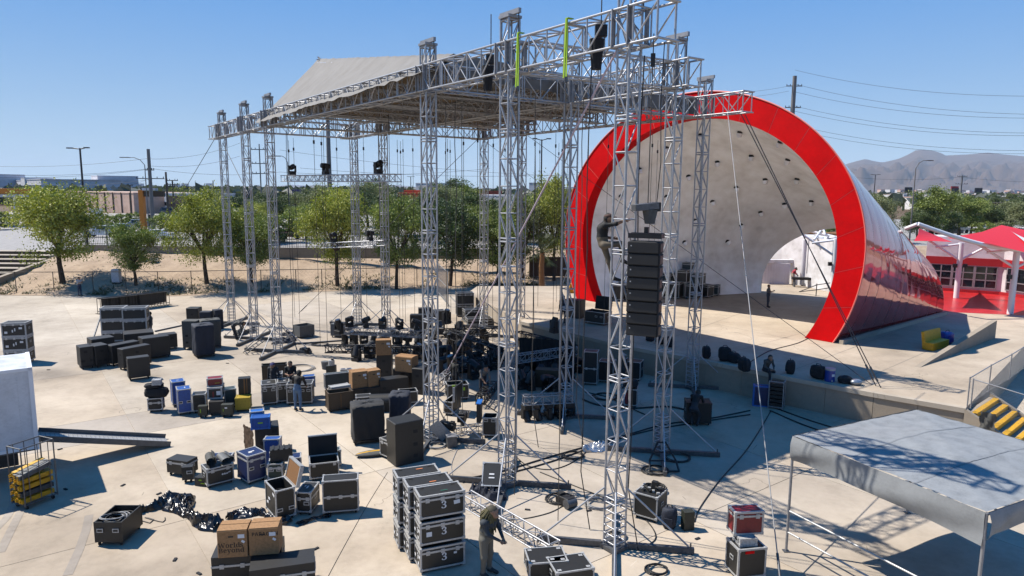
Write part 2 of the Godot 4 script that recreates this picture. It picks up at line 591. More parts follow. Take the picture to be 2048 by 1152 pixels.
	for j in 6:
		for i in 200:
			var px := lerpf(-500.0, 1500.0, i / 199.0)
			var t := j / 5.0
			var q := PD(px, 384.0, lerpf(11000.0, 12500.0, t))
			pts.append(Vector3(q.x, 2.0 + (60.0 + 26.0 * sin(px * 0.011) + 18.0 * sin(px * 0.031 + 2.0) + 9.0 * sin(px * 0.09)) * t, q.z))
	mb.grid(pts, 200)
	structure("hill", mb.mesh(), M.rock)

func build_stage_platform() -> void:
	var front := [Vector2(0.68, -42.7), Vector2(3.4, -39.4), Vector2(6.1, -36.1), Vector2(9.6, -32.9), Vector2(12.3, -30.2), Vector2(15.1, -27.6), Vector2(17.6, -25.6)]
	var po := PackedVector2Array(front)
	for p in [Vector2(29.5, -38.2), Vector2(60, -62), Vector2(60, -79), Vector2(16, -74), Vector2(6.2, -59.2), Vector2(-3.0, -58.6), Vector2(-3.6, -54.5)]:
		po.append(p)
	var mb := MB.new()
	mb.prism(po, -0.2, STAGE)
	var st := structure("stage_platform", mb.mesh(), M.concrete_warm)
	# its front wall of cast panels, with a coping strip
	for i in front.size() - 1:
		var a: Vector2 = front[i]
		var b: Vector2 = front[i + 1]
		var d := (b - a).normalized()
		var nrm := Vector2(-d.y, d.x)
		var bs := Basis(Vector3(d.x, 0, d.y), Vector3.UP, Vector3(nrm.x, 0, nrm.y))
		var c := (a + b) * 0.5
		for k in 2:
			var cc := a.lerp(b, 0.25 + 0.5 * k) + nrm * 0.05
			blk(st, "wall_panel", Vector3(cc.x, 0.58, cc.y), Vector3(a.distance_to(b) * 0.5 - 0.012, 1.16, 0.1), M.wall, bs)
		blk(st, "coping", Vector3(c.x + nrm.x * 0.02, STAGE - 0.092, c.y + nrm.y * 0.02), Vector3(a.distance_to(b), 0.19, 0.3), M.concrete, bs)
	# slab joints on the stage
	for l in [[1050, 632, 1330, 700], [1330, 700, 1660, 768], [1210, 604, 1640, 690], [1420, 716, 1700, 640], [1560, 750, 1800, 660], [1700, 770, 1860, 700], [1300, 690, 1500, 620]]:
		mb = MB.new()
		strip(G(l[0], l[1], STAGE + 0.005), G(l[2], l[3], STAGE + 0.005), 0.025, mb)
		inst(st, "joint", mb.mesh(), M.joint)
	# red paved court beside the white building
	mb = MB.new()
	mb.prism(PackedVector2Array([Vector2(29.9, -47.5), Vector2(46, -43.2), Vector2(58, -58), Vector2(58, -66), Vector2(30, -66), Vector2(30.2, -56)]), STAGE - 0.05, STAGE + 0.006)
	structure("red_pavement", mb.mesh(), M.red_floor)
	# sloping cheek wall on the stage
	var t := thing("ramp_wall", "low wedge-shaped concrete wall rising across the stage beside the shell", "wall", G(1830, 735, STAGE))
	var a3 := G(1834, 734, STAGE)
	var b3 := G(1985, 676, STAGE)
	var d3 := (b3 - a3).normalized()
	var n3 := Vector3(-d3.z, 0, d3.x) * 0.13
	var up := Vector3(0, 1.05, 0)
	mb = MB.new()
	a3 -= t.position
	b3 -= t.position
	mb.tri(a3 + n3, b3 + n3, b3 + n3 + up)
	mb.tri(b3 - n3, a3 - n3, b3 - n3 + up)
	mb.quad(b3 + n3, b3 - n3, b3 - n3 + up, b3 + n3 + up)
	mb.quad(a3 + n3, b3 + n3 + up, b3 - n3 + up, a3 - n3)
	inst(t, "wall", mb.mesh(), M.wall)
	# stair at the right end, its side wall and chain link fence
	var sp := Vector3(17.6, 0, -25.6)
	var ux := Vector3(0.66, 0, 0.751)          # down the flight
	var vx := Vector3(0.751, 0, -0.66)         # along a tread
	t = thing("staircase", "concrete staircase with yellow painted step edges at the stage end", "staircase", sp)
	for i in 7:
		var h := STAGE - 0.19 * (i + 1)
		var c: Vector3 = ux * (0.16 + 0.34 * i) + vx * 1.6
		var bs := Basis(ux, Vector3.UP, -vx)
		var tr := blk(t, "step", c + Vector3(0, h * 0.5, 0), Vector3(0.34, h, 3.0), M.wall, bs)
		tr.set_meta("label", "concrete step")
		blk(t, "yellow_edge", c + ux * 0.09 + Vector3(0, h + 0.004, 0), Vector3(0.19, 0.012, 2.98), M.yellow_paint, bs)
		blk(t, "yellow_riser", c + ux * 0.173 + Vector3(0, h - 0.085, 0), Vector3(0.008, 0.17, 2.98), M.yellow_paint, bs)
	for q in [[0.0, 0.02], [3.3, 0.02]]:
		mb = MB.new()
		var o: Vector3 = vx * q[0]
		var e: Vector3 = vx * 0.18
		var p0 := o
		var p1 := o + ux * 2.3
		mb.quad(p0 - e, p1 - e, p1 - e + Vector3(0, 0.1, 0), p0 - e + Vector3(0, STAGE - 0.02, 0))
		mb.quad(p1, p0, p0 + Vector3(0, STAGE - 0.02, 0), p1 + Vector3(0, 0.1, 0))
		mb.quad(p0 - e + Vector3(0, STAGE - 0.02, 0), p1 - e + Vector3(0, 0.1, 0), p1 + Vector3(0, 0.1, 0), p0 + Vector3(0, STAGE - 0.02, 0))
		mb.quad(p1 - e, p1, p1 + Vector3(0, 0.1, 0), p1 - e + Vector3(0, 0.1, 0))
		inst(t, "side_wall", mb.mesh(), M.wall)
	chain_fence("chain_link_fence", "galvanised chain link fence standing along the stage edge above the stairs", [Vector3(17.7, STAGE, -25.7), Vector3(19.9, STAGE, -27.7), Vector3(22.2, STAGE, -29.7), Vector3(24.6, STAGE, -31.9), Vector3(27.2, STAGE, -34.3), Vector3(29.8, STAGE, -36.7)], 1.15, 0.12, M.alu_dull)
	chain_fence("chain_link_fence", "chain link gate section hung with a rag at the top of the stairs", [Vector3(17.7, STAGE, -25.5), Vector3(19.4, 0.98, -23.6)], 1.15, 0.12, M.alu_dull)
	var rag := thing("rag", "pale grey rag hanging over the stair side wall", "cloth", Vector3(18.05, STAGE - 0.02, -24.95))
	mb = MB.new()
	var pts := []
	for j in 6:
		for i in 6:
			pts.append(Vector3(0.10 * (i - 2.5) + 0.03 * sin(j * 2.0 + i), 0.06 - 0.13 * j, 0.13 + 0.05 * sin(i * 1.9 + j)))
	mb.grid(pts, 6)
	inst(rag, "cloth", mb.mesh(), M.cover_grey, Transform3D(Basis(Vector3(0.66, 0, 0.751), Vector3.UP, Vector3(-0.751, 0, 0.66)), Vector3.ZERO))

func chain_fence(called: String, label: String, pts: Array, h: float, cell: float, m: Material, rail := 0.022) -> void:
	var t := thing(called, label, "fence", pts[0])
	for i in pts.size():
		bar(t, "post", pts[i] - pts[0], pts[i] - pts[0] + Vector3(0, h + 0.04, 0), rail * 1.25, m)
	for i in pts.size() - 1:
		var a: Vector3 = pts[i] - pts[0]
		var b: Vector3 = pts[i + 1] - pts[0]
		bar(t, "top_rail", a + Vector3(0, h, 0), b + Vector3(0, h, 0), rail, m)
		var mb := MB.new()
		var L := a.distance_to(b)
		var k := int(L / cell)
		var rise := h - 0.06
		for q in range(-int(rise / cell), k + 1):
			for sg in [0, 1]:
				var s0 := float(q) * cell
				var s1 := s0 + rise
				var c0 := clampf(s0, 0, L)
				var c1 := clampf(s1, 0, L)
				if c1 - c0 < 0.02:
					continue
				var y0 := (c0 - s0)
				var y1 := (c1 - s0)
				if sg == 1:
					y0 = rise - y0
					y1 = rise - y1
				mb.tube(a.lerp(b, c0 / L) + Vector3(0, 0.03 + y0, 0), a.lerp(b, c1 / L) + Vector3(0, 0.03 + y1, 0), 0.0022, 0.0022, 3, false)
		var w := inst(t, "wire_mesh", mb.mesh(), m)
		w.set_meta("kind", "stuff")
var DU := Vector3(0.597, 0, 0.8023)
var DV := Vector3(0.8023, 0, -0.597)
func truss_section(parent: Node, a: Vector3, b: Vector3, sx: Vector3, sy: Vector3, bay: float, m: Material, rc: float, rb: float, split: bool, plates := false) -> Node3D:
	var n := maxi(1, roundi(a.distance_to(b) / bay))
	var ax := (b - a).normalized()
	var cs := [sx + sy, -sx + sy, -sx - sy, sx - sy]
	var bars := []
	for c in cs:
		bars.append(["chord", a + c, b + c, rc])
	for i in n + 1:
		var p := a.lerp(b, float(i) / n)
		if i == 0:
			p += ax * 0.05
		if i == n:
			p -= ax * 0.05
		for k in 4:
			bars.append(["rung", p + cs[k], p + cs[(k + 1) % 4], rb * (1.25 if i == 0 or i == n else 1.0)])
	for i in n:
		var p := a.lerp(b, float(i) / n)
		var q := a.lerp(b, float(i + 1) / n)
		for k in 4:
			var e := (i + k / 2) % 2
			bars.append(["brace", p + cs[(k + e) % 4], q + cs[(k + 1 - e) % 4], rb])
	if split:
		var nd := Node3D.new()
		nd.name = "truss_section"
		parent.add_child(nd, true)
		for w in bars:
			bar(nd, w[0], w[1], w[2], w[3], m)
		return nd
	var mb := MB.new()
	for w in bars:
		mb.tube(w[1], w[2], w[3], w[3], 5, false)
	return inst(parent, "truss_section", mb.mesh(), m)
func long_truss(t: Node3D, a: Vector3, b: Vector3, w: float, h: float, piece: float, bay: float, m: Material, rc: float, rb: float, split_from := -1.0) -> void:
	# a straight box truss bolted from pieces; beyond split_from (share of its length) every bar is its own piece
	var o := t.position
	var L := a.distance_to(b)
	var n := maxi(1, roundi(L / piece))
	var ax := (b - a).normalized()
	var side := ax.cross(Vector3.UP).normalized() * w * 0.5
	var up := side.cross(ax).normalized() * h * 0.5
	for i in n:
		truss_section(t, a.lerp(b, float(i) / n) - o, a.lerp(b, float(i + 1) / n) - o, side, up, bay, m, rc, rb, split_from >= 0.0 and float(i) / n >= split_from)

func tower(label: String, u: float, v: float, split: bool, top := 14.55) -> void:
	var t := thing("truss_tower", label, "truss tower", S(u, v, 0.0), 0.0, "roof towers")
	var sx := DU * 0.2
	var sy := DV * 0.2
	var m: Material = M.alu
	var hs := [1.4, 4.7, 8.0, 11.3, top]
	for i in 4:
		truss_section(t, Vector3(0, hs[i], 0), Vector3(0, hs[i + 1], 0), sx, sy, 0.825, m, 0.033, 0.019, split)
	# the ladder-like foot section
	var mb := MB.new()
	for c in [sx + sy, -sx + sy, -sx - sy, sx - sy]:
		mb.tube(c + Vector3(0, 0.1, 0), c + Vector3(0, 1.4, 0), 0.03, 0.03, 6)
	for i in 6:
		var p := Vector3(0, 0.22 + 0.22 * i, 0)
		for q in [[sx + sy, -sx + sy], [-sx + sy, -sx - sy], [-sx - sy, sx - sy], [sx - sy, sx + sy]]:
			mb.tube(p + q[0] * 1.06, p + q[1] * 1.06, 0.02, 0.02, 5)
	inst(t, "foot_section", mb.mesh(), m)
	var d45 := [(DU + DV).normalized(), (DV - DU).normalized(), -(DU + DV).normalized(), (DU - DV).normalized()]
	blk(t, "base_plate", Vector3(0, 0.07, 0), Vector3(0.62, 0.1, 0.62), M.steel, Basis(DU, Vector3.UP, -DV))
	for d in d45:
		var bs := Basis(d, Vector3.UP, d.cross(Vector3.UP))
		blk(t, "outrigger", d * 1.22 + Vector3(0, 0.1, 0), Vector3(1.75, 0.15, 0.12), M.steel, bs)
		bar(t, "screw_jack", d * 2.0 + Vector3(0, 0.0, 0), d * 2.0 + Vector3(0, 0.3, 0), 0.022, M.steel)
		bar(t, "strut", d * 0.27 + Vector3(0, 1.72, 0), d * 1.95 + Vector3(0, 0.2, 0), 0.026, m)
	# sleeve block around the roof beam and the hoist head above
	for sg in [[1, 1], [1, -1], [-1, 1], [-1, -1]]:
		var c: Vector3 = DU * 0.3 * sg[0] + DV * 0.26 * sg[1]
		blk(t, "sleeve_plate", c + Vector3(0, 13.42, 0), Vector3(0.12, 0.9, 0.03), M.alu_dull, Basis(DU, Vector3.UP, -DV))
		blk(t, "sleeve_plate", DU * 0.26 * sg[0] + DV * 0.33 * sg[1] + Vector3(0, 13.42, 0), Vector3(0.03, 0.9, 0.1), M.alu_dull, Basis(DU, Vector3.UP, -DV))
	blk(t, "hoist_head", Vector3(0, top + 0.05, 0), Vector3(0.5, 0.08, 0.5), M.alu_dull, Basis(DU, Vector3.UP, -DV))
	blk(t, "head_beam", Vector3(0, top + 0.17, 0), Vector3(0.95, 0.14, 0.1), M.alu_dull, Basis(DU, Vector3.UP, -DV))
	for e in [-0.42, 0.42]:
		bar(t, "hoist_chain", DU * e + Vector3(0, top + 0.15, 0), DU * e + Vector3(0, 13.85, 0), 0.016, M.rope)

func beam(label: String, a: Vector3, b: Vector3, split_from := -1.0, w := 0.62, h := 0.86) -> void:
	var t := thing("roof_beam", label, "truss beam", Vector3(a.x, a.y - 0.45, a.z))
	long_truss(t, a, b, w, h, 3.2, 0.8, M.alu, 0.034, 0.022, split_from)
	var side := (b - a).normalized().cross(Vector3.UP) * w * 0.5   # square end frames
	for e in [a, b]:
		for y in [-0.44, 0.44]:
			bar(t, "end_rail", e - side * 1.25 + Vector3(0, y, 0) - t.position, e + side * 1.25 + Vector3(0, y, 0) - t.position, 0.03, M.alu)

func roof_h(s: float, v: float) -> float:
	var vr := lerpf(3.3, 0.9, s)
	var hr := lerpf(17.2, 14.35, s)
	if v < vr:
		return lerpf(lerpf(13.2, 13.5, s), hr, (v + 0.6) / (vr + 0.6))
	return lerpf(hr, 13.95, (v - vr) / (14.4 - vr))
func build_roof() -> void:
	var T := [["lattice tower at the outer end of the front row, beside the far parked speakers", -38.0, 0.0, false], ["lattice tower second from the far end of the front row, crew bending at its foot", -31.9, -0.2, false], ["lattice tower third from the far end of the front row, below the tarp corner", -27.6, -0.1, false],
		["lattice tower beside the near end of the grey tarp, speaker stack at its foot", -9.8, 0.0, true], ["lattice tower beside the stacked numbered cases, tilted case against its foot", -4.9, 0.0, true], ["lattice tower being climbed by a worker beside the hanging speaker array", 0.0, 0.0, true],
		["lattice tower of the middle row rising behind the hung light bar", -32.7, 7.2, false], ["lattice tower of the middle row at the end of the hung light bar", -28.4, 7.3, false], ["lattice tower of the middle row standing among piled lights in the roof shade", -8.9, 6.0, true], ["lattice tower of the middle row with a black trolley frame at its foot", -3.8, 6.2, true],
		["lattice tower of the back row beside road cases near the platform corner", -26.8, 14.0, false], ["lattice tower of the back row close to the platform's concrete corner", -22.6, 14.0, false], ["lattice tower of the back row against the stage wall in the roof shade", -8.6, 13.9, false]]
	for a in T:
		tower(a[0], a[1], a[2], a[3])
	beam("long silver truss beam along the open front of the stage roof", S(-40.3, 0, 13.42), S(1.2, 0, 13.42), 0.7)
	beam("silver truss beam along the middle row under the tarp", S(-33.6, 7.0, 13.42), S(-2.9, 6.1, 13.42))
	beam("silver truss beam along the back row nearest the red shell", S(-27.8, 14, 13.42), S(-6.2, 13.8, 13.42))
	beam("silver cross beam at the far wing of the roof", S(-32.3, 0.35, 13.42), S(-32.6, 6.8, 13.42))
	beam("silver cross beam under the far edge of the tarp", S(-27.4, 0.35, 13.42), S(-27.2, 13.7, 13.42))
	beam("silver cross beam under the middle of the tarp, farther one", S(-21.4, 0.35, 13.42), S(-21.2, 13.7, 13.42), -1.0, 0.45, 0.6)
	beam("silver cross beam under the middle of the tarp, nearer one", S(-15.4, 0.35, 13.42), S(-15.2, 13.7, 13.42), -1.0, 0.45, 0.6)
	beam("silver cross beam at the near edge of the tarp", S(-9.4, 0.35, 13.42), S(-9.2, 13.7, 13.42))
	beam("silver cross beam of the near wing with crossed braces", S(-4.4, 0.35, 13.42), S(-3.9, 6.0, 13.42), 0.0, 0.5, 0.86)
	beam("silver ridge truss carrying the high side of the tarp", S(-28.0, 3.2, 16.6), S(-9.9, 1.1, 13.9), -1.0, 0.4, 0.5)
	for i in 4:
		beam("thin silver purlin truss under the tarp's back slope", S(-27.6, 6.2 + 2.3 * i - 1.0, 15.7 - 0.5 * i), S(-9.6, 5.2 + 2.5 * i - 1.0, 14.0 - 0.03 * i), -1.0, 0.3, 0.36)
	for c in get_children():
		if c.has_meta("label") and str(c.get_meta("label")).begins_with("thin silver purlin"):
			c.set_meta("group", "purlin trusses under the tarp")
	for i in 7:
		beam("thin cross truss carrying the flat brown ceiling under the tarp", S(-26.2 + 2.5 * i, 0.4, 13.62), S(-26.0 + 2.5 * i, 13.8, 13.62), -1.0, 0.26, 0.3)
		get_child(get_child_count() - 1).set_meta("group", "cross trusses under the ceiling")
	# the tarp
	var t := thing("roof_tarp", "weathered grey tarp pitched over the middle of the stage roof", "tarp", S(-19, 7, 13.4))
	var mb := MB.new()
	var pts := []
	var nz := FastNoiseLite.new()
	nz.seed = 3
	nz.frequency = 0.35
	for j in 46:
		for i in 76:
			var s := i / 75.0
			var v := lerpf(-0.6, 14.4, j / 45.0)
			if j <= 12:   # more rows on the front slope
				v = lerpf(-0.6, lerpf(3.3, 0.9, s), j / 12.0)
			else:
				v = lerpf(lerpf(3.3, 0.9, s), 14.4, (j - 12) / 33.0)
			var u := lerpf(-28.6, -9.55, s)
			var h := roof_h(s, v) + nz.get_noise_2d(u * 3.0, v * 3.0) * 0.06
			if j < 5:
				h += 0.045 * sin(u * 2.3 + sin(u * 1.1) * 3.0) * sin(u * 0.7) * (5 - j) / 5.0
			h += -0.10 * sin(PI * clampf((v + 0.6) / (lerpf(3.3, 0.9, s) + 0.6), 0, 1)) * 0.6
			pts.append(S(u, v + 0.04 * nz.get_noise_2d(u * 5.0, 9.0), h) - t.position)
	mb.grid(pts, 76)
	inst(t, "fabric", mb.mesh(), M.tarp)
	mb = MB.new()
	pts = []
	for j in 20:
		for i in 26:
			pts.append(S(lerpf(-28.3, -9.6, i / 25.0), lerpf(0.1, 14.3, j / 19.0), 13.96 - 0.05 * absf(sin(i * 1.26)) + 0.02 * sin(j * 2.3 + i)) - t.position)
	mb.grid(pts, 26)
	inst(t, "ceiling_cloth", mb.mesh(), M.ceiling)
	mb = MB.new()
	pts = []
	for j in 5:
		for i in 60:
			var v := lerpf(0.6, 14.4, i / 59.0)
			pts.append(S(-9.5 + 0.05 * sin(v * 4.0) * j * 0.3, v, roof_h(1.0, v) + 0.02 - 0.2 * j) - t.position)
	mb.grid(pts, 60)
	inst(t, "side_valance", mb.mesh(), M.tarp)
	bar(t, "ridge_stub", S(-28.9, 3.4, 17.35) - t.position, S(-27.6, 3.2, 16.9) - t.position, 0.05, M.black_truss)

func build_rigging() -> void:
	# chains and ropes hanging from the roof: foot pixel, top height
	var feet := [[590, 640], [600, 652], [641, 700], [655, 690], [683, 655], [722, 640], [735, 660], [800, 648], [806, 640], [811, 650], [830, 655], [893, 640], [897, 655], [902, 648], [928, 700], [955, 720], [985, 690], [1008, 660], [1065, 700], [1075, 650], [1105, 690], [1112, 640], [1118, 660], [1129, 640], [1170, 620], [1206, 690], [1290, 700], [1302, 660]]
	for f in feet:
		var p := G(f[0], f[1])
		var t := thing("hanging_chain", "thin dark hoist chain hanging straight from the roof beams", "chain", p + Vector3(0, 0.2, 0), 0.0, "hoist chains")
		bar(t, "chain", Vector3.ZERO, Vector3(0, 12.75, 0), 0.013, M.rope)
		blk(t, "hook", Vector3(0, 12.0, 0), Vector3(0.09, 0.2, 0.09), M.black)
	for f in [[588, 702, "thick black cable dropping past the flown light truss to the floor"], [913, 862, "grey hoist chain hanging down between the near speaker stack and open cases"], [1063, 890, "grey hoist chain dropping to the ground beside the winding cable"], [1152, 885, "grey link chain hanging past the shaded moving lights"], [1160, 1050, "dark rope dropping to the floor before the climbed tower"], [1254, 1090, "black rope falling to the floor beside the climbed tower's foot"]]:
		var p := G(f[0], f[1])
		var t := thing("hanging_rope", f[2], "rope", p)
		var mb := MB.new()
		var pts := []
		for i in 9:
			pts.append(Vector3(0.03 * sin(i * 2.1 + f[0]), 0.02 + 1.6 * i, 0.03 * cos(i * 1.7)))
		pts[0] = Vector3(0.25, 0.02, 0.3)
		mb.path(pts, 0.016, 5)
		inst(t, "rope", mb.mesh(), M.chain if f[2].contains("chain") else M.cable)
	# guy lines
	var wires := [["pale ratchet strap running from the near roof end down behind the climbed tower", S(-0.2, -0.2, 12.95), G(884, 762), 0.028, M.strap], ["pair of steel guy cables slanting down across the red shell, upper cable", S(-6.4, 13.9, 12.9), G(1752, 772, STAGE), 0.02, M.wire], ["pair of steel guy cables slanting down across the red shell, lower cable", S(-6.4, 13.6, 12.9), G(1762, 776, STAGE), 0.02, M.wire],
		["long white guy strap falling in front of the stage wall to the near ground", S(-6.5, 12.8, 12.9), G(1564, 1190), 0.016, M.cable_grey], ["thin black guy cable crossing the white inside of the shell", S(-22.0, 14.0, 12.9), G(1745, 770, STAGE), 0.014, M.wire], ["dark guy cable from the far front end of the roof", S(-40.3, 0, 12.95), G(262, 560), 0.02, M.wire],
		["guy cable from the back row to a turnbuckle on the open plaza", S(-27.7, 14, 12.95), G(597, 627), 0.018, M.wire], ["guy cable from the back row down towards the platform", S(-27.0, 14, 12.95), G(1215, 470, 4.0), 0.016, M.wire], ["short dark stay from the far wing tower to its neighbour", S(-38.0, 0, 12.6), S(-31.9, -0.2, 9.2), 0.02, M.wire]]
	for w in wires:
		var t := thing("guy_wire", w[0], "cable", w[2])
		bar(t, "cable", w[1] - w[2], Vector3.ZERO, w[3], w[4])
		var d: Vector3 = (w[1] - w[2]).normalized()
		bar(t, "turnbuckle", d * 0.3, d * 1.0, w[3] * 2.2, M.steel)
	for q in [[-4.0, "bright lime lifting sling looped over the front beam, farther one"], [-1.9, "bright lime lifting sling looped over the front beam beside the motor bag"]]:
		var t := thing("lifting_sling", q[1], "sling", S(q[0], 0, 12.3))
		for e in [-0.05, 0.0]:
			blk(t, "webbing", DV * (-0.37 + e * 0.3) + DU * e + Vector3(0, 0.92, 0), Vector3(0.06, 1.5, 0.012), M.lime, Basis(DU, Vector3.UP, -DV) * Basis(Vector3.BACK, e * 0.8))
		blk(t, "webbing", DV * -0.28 + Vector3(0, 1.67, 0), Vector3(0.1, 0.02, 0.2), M.lime, Basis(DU, Vector3.UP, -DV))
		blk(t, "shackle", DV * -0.37 + Vector3(0, 0.12, 0), Vector3(0.08, 0.14, 0.06), M.steel)
		bar(t, "chain", DV * -0.37 + Vector3(0, 0.1, 0), DV * -0.37 + Vector3(0, -12.2, 0), 0.012, M.chain)
	for q in [[-1.1, "black chain motor with long cloth chain bag in the near end of the front beam"], [-6.0, "black chain motor bag inside the front beam next to a sleeve block"]]:
		var t := thing("chain_motor", q[1], "hoist", S(q[0], -0.05, 12.6))
		var mb := MB.new()
		mb.tube(Vector3(0, 0.0, 0), Vector3(0, 0.75, 0), 0.13, 0.2, 10)
		inst(t, "chain_bag", mb.mesh(), M.fabric_dark)
		blk(t, "motor_body", Vector3(0.1, 0.95, 0), Vector3(0.3, 0.28, 0.22), M.black)
		bar(t, "chain", Vector3(0.1, 1.05, 0), Vector3(0.1, 2.3, 0), 0.015, M.rope)
	# the flown loudspeaker array
	var ap := S(0.75, 0.0, 0.0)
	var t := thing("line_array", "black curved column of stacked loudspeakers flown from the near roof end", "loudspeaker", Vector3(ap.x, 5.95, ap.z), deg_to_rad(-24.0))
	var bev := bevel_mesh(Vector3(0.79, 0.288, 0.46), 0.02)
	for i in 8:
		var y := 0.15 + 0.296 * i
		var tilt := -0.012 * (7 - i)
		var c := Vector3(0, y, -0.02 * pow(7 - i, 1.5) * 0.25)
		var bx := inst(t, "speaker_box", bev, M.black_matte, Transform3D(Basis(Vector3.RIGHT, tilt), c))
		blk(bx, "grille", Vector3(0, 0, 0.232), Vector3(0.72, 0.24, 0.008), M.black)
		blk(bx, "badge", Vector3(-0.3, 0.04, 0.24), Vector3(0.03, 0.03, 0.006), M.chrome)
		blk(bx, "side_plate", Vector3(0.398, 0, 0), Vector3(0.008, 0.2, 0.3), M.black_truss)
	blk(t, "flying_frame", Vector3(0, 2.5, 0.12), Vector3(0.82, 0.12, 0.05), M.black_truss)
	blk(t, "flying_frame", Vector3(0, 2.5, -0.2), Vector3(0.82, 0.12, 0.05), M.black_truss)
	for e in [-0.38, 0.0, 0.38]:
		blk(t, "frame_spar", Vector3(e, 2.5, -0.04), Vector3(0.05, 0.1, 0.3), M.black_truss)
	blk(t, "motor_hook", Vector3(0, 2.62, -0.03), Vector3(0.1, 0.18, 0.1), M.black_truss)
	var m := thing("array_hoist", "grey chain hoist and chain bag just above the flown speaker array", "hoist", Vector3(ap.x, 8.68, ap.z), deg_to_rad(12.0))
	var mb2 := MB.new()
	mb2.tube(Vector3(0.08, 0.06, 0), Vector3(0.08, 0.4, 0), 0.12, 0.19, 12)
	inst(m, "chain_bag", mb2.mesh(), M.cover_grey)
	blk(m, "motor_body", Vector3(-0.05, 0.47, 0), Vector3(0.6, 0.16, 0.3), M.steel, Basis(Vector3.BACK, 0.1), unit_bevel)
	blk(m, "motor_end", Vector3(0.24, 0.47, 0), Vector3(0.14, 0.22, 0.26), M.black, Basis(), unit_bevel)
	bar(m, "chain", Vector3(0.02, 0.55, 0), Vector3(0.02, 4.5, 0), 0.014, M.chain)
	bar(m, "hook_block", Vector3(0.02, 3.75, 0), Vector3(0.02, 4.05, 0), 0.06, M.black)
	mb2 = MB.new()
	mb2.path([Vector3(0.25, 4.3, 0.1), Vector3(0.22, 3.0, 0.08), Vector3(0.27, 1.5, 0.1), Vector3(0.2, 0.5, 0.1)], 0.012, 5)
	inst(m, "power_cable", mb2.mesh(), M.cable)
	# light bars hung below the roof
	hung_bar("short silver truss flown under the roof with three moving lights on top", PD(567, 357, 41.0), PD(797, 356, 31.5), 0.34, [[0.1, 1], [0.43, 1], [0.86, 1]])
	hung_bar("grey truss flown low before the trees with two moving lights", PD(646, 491, 42.0), PD(768, 486, 40.0), 0.3, [[0.18, 1], [0.78, 1]])
func hung_bar(label: String, a: Vector3, b: Vector3, sz: float, heads: Array) -> void:
	var t := thing("lighting_truss", label, "truss", a)
	long_truss(t, a, b, sz, sz, 2.6, 0.5, M.alu, 0.024, 0.014, 0.0)
	for f in [0.06, 0.94]:
		var p := a.lerp(b, f) - a
		bar(t, "hanging_chain", p + Vector3(0, sz * 0.5, 0), Vector3(p.x, 12.95 - a.y, p.z), 0.013, M.rope)
	var k := 0
	for h in heads:
		moving_head("black moving light standing on the flown truss", a.lerp(b, h[0]) + Vector3(0, sz * 0.5 + 0.02, 0), 0.6 + 1.7 * k, false, 1.0, 1.35 + 0.3 * k, "lights on the flown trusses")
		k += 1
func moving_head(label: String, at: Vector3, yaw: float, hang: bool, sc: float, tilt: float, group: String, dark := true) -> void:
	var t := thing("moving_light", label, "stage light", at, yaw, group)
	t.scale = Vector3.ONE * sc
	var s := -1.0 if hang else 1.0
	var m: Material = M.black
	blk(t, "base", Vector3(0, 0.09 * s, 0), Vector3(0.36, 0.16, 0.28), m, Basis(), unit_bevel)
	for e in [-0.19, 0.19]:
		blk(t, "yoke_arm", Vector3(e, 0.36 * s, 0), Vector3(0.06, 0.38, 0.16), m, Basis(), unit_bevel)
	blk(t, "yoke_bridge", Vector3(0, 0.2 * s, 0), Vector3(0.42, 0.06, 0.18), m)
	var ax := Vector3(0, cos(tilt) * s, sin(tilt))
	var c := Vector3(0, 0.46 * s, 0)
	var mb := MB.new()
	mb.tube(c - ax * 0.24, c + ax * 0.05, 0.13, 0.15, 12)
	mb.tube(c + ax * 0.05, c + ax * 0.24, 0.15, 0.125, 12)
	var hd := inst(t, "head", mb.mesh(), m)
	bar(hd, "lens", c + ax * 0.238, c + ax * 0.246, 0.105, M.lens, unit_tube)
func arc(e: Array, f: float) -> Vector2:   # e: cx, cy, a, b above, b below; f 0..1 from the left foot over the top to the right foot
	var al := asin(clampf(e[1] / e[4], -1.0, 1.0))
	var t := lerpf(PI + al, -al, f)
	return Vector2(e[0] + e[2] * cos(t), e[1] + (e[3] if sin(t) > 0.0 else e[4]) * sin(t))
var FO := [8.85, 5.0, 11.15, 9.4, 10.5]
var FI := [9.0, 4.9, 9.5, 7.9, 9.2]
var BO := [6.57, 0.6, 6.75, 5.3, 6.0]
var BI := [6.57, 0.6, 6.5, 5.0, 6.0]
var fe := Vector3(0.6494, 0, 0.7605)
var fn := Vector3(0.7605, 0, -0.6494)
func front_pt(q: Vector2, off := 0.0) -> Vector3:
	return Vector3(5.606, STAGE, -51.186) + fe * q.x + Vector3(0, maxf(q.y, 0.0), 0) + fn * off
func back_pt(q: Vector2) -> Vector3:
	return Vector3(20.53, STAGE, -56.117) + Vector3(0.6813, 0, 0.732) * q.x + Vector3(0, maxf(q.y, 0.0), 0)
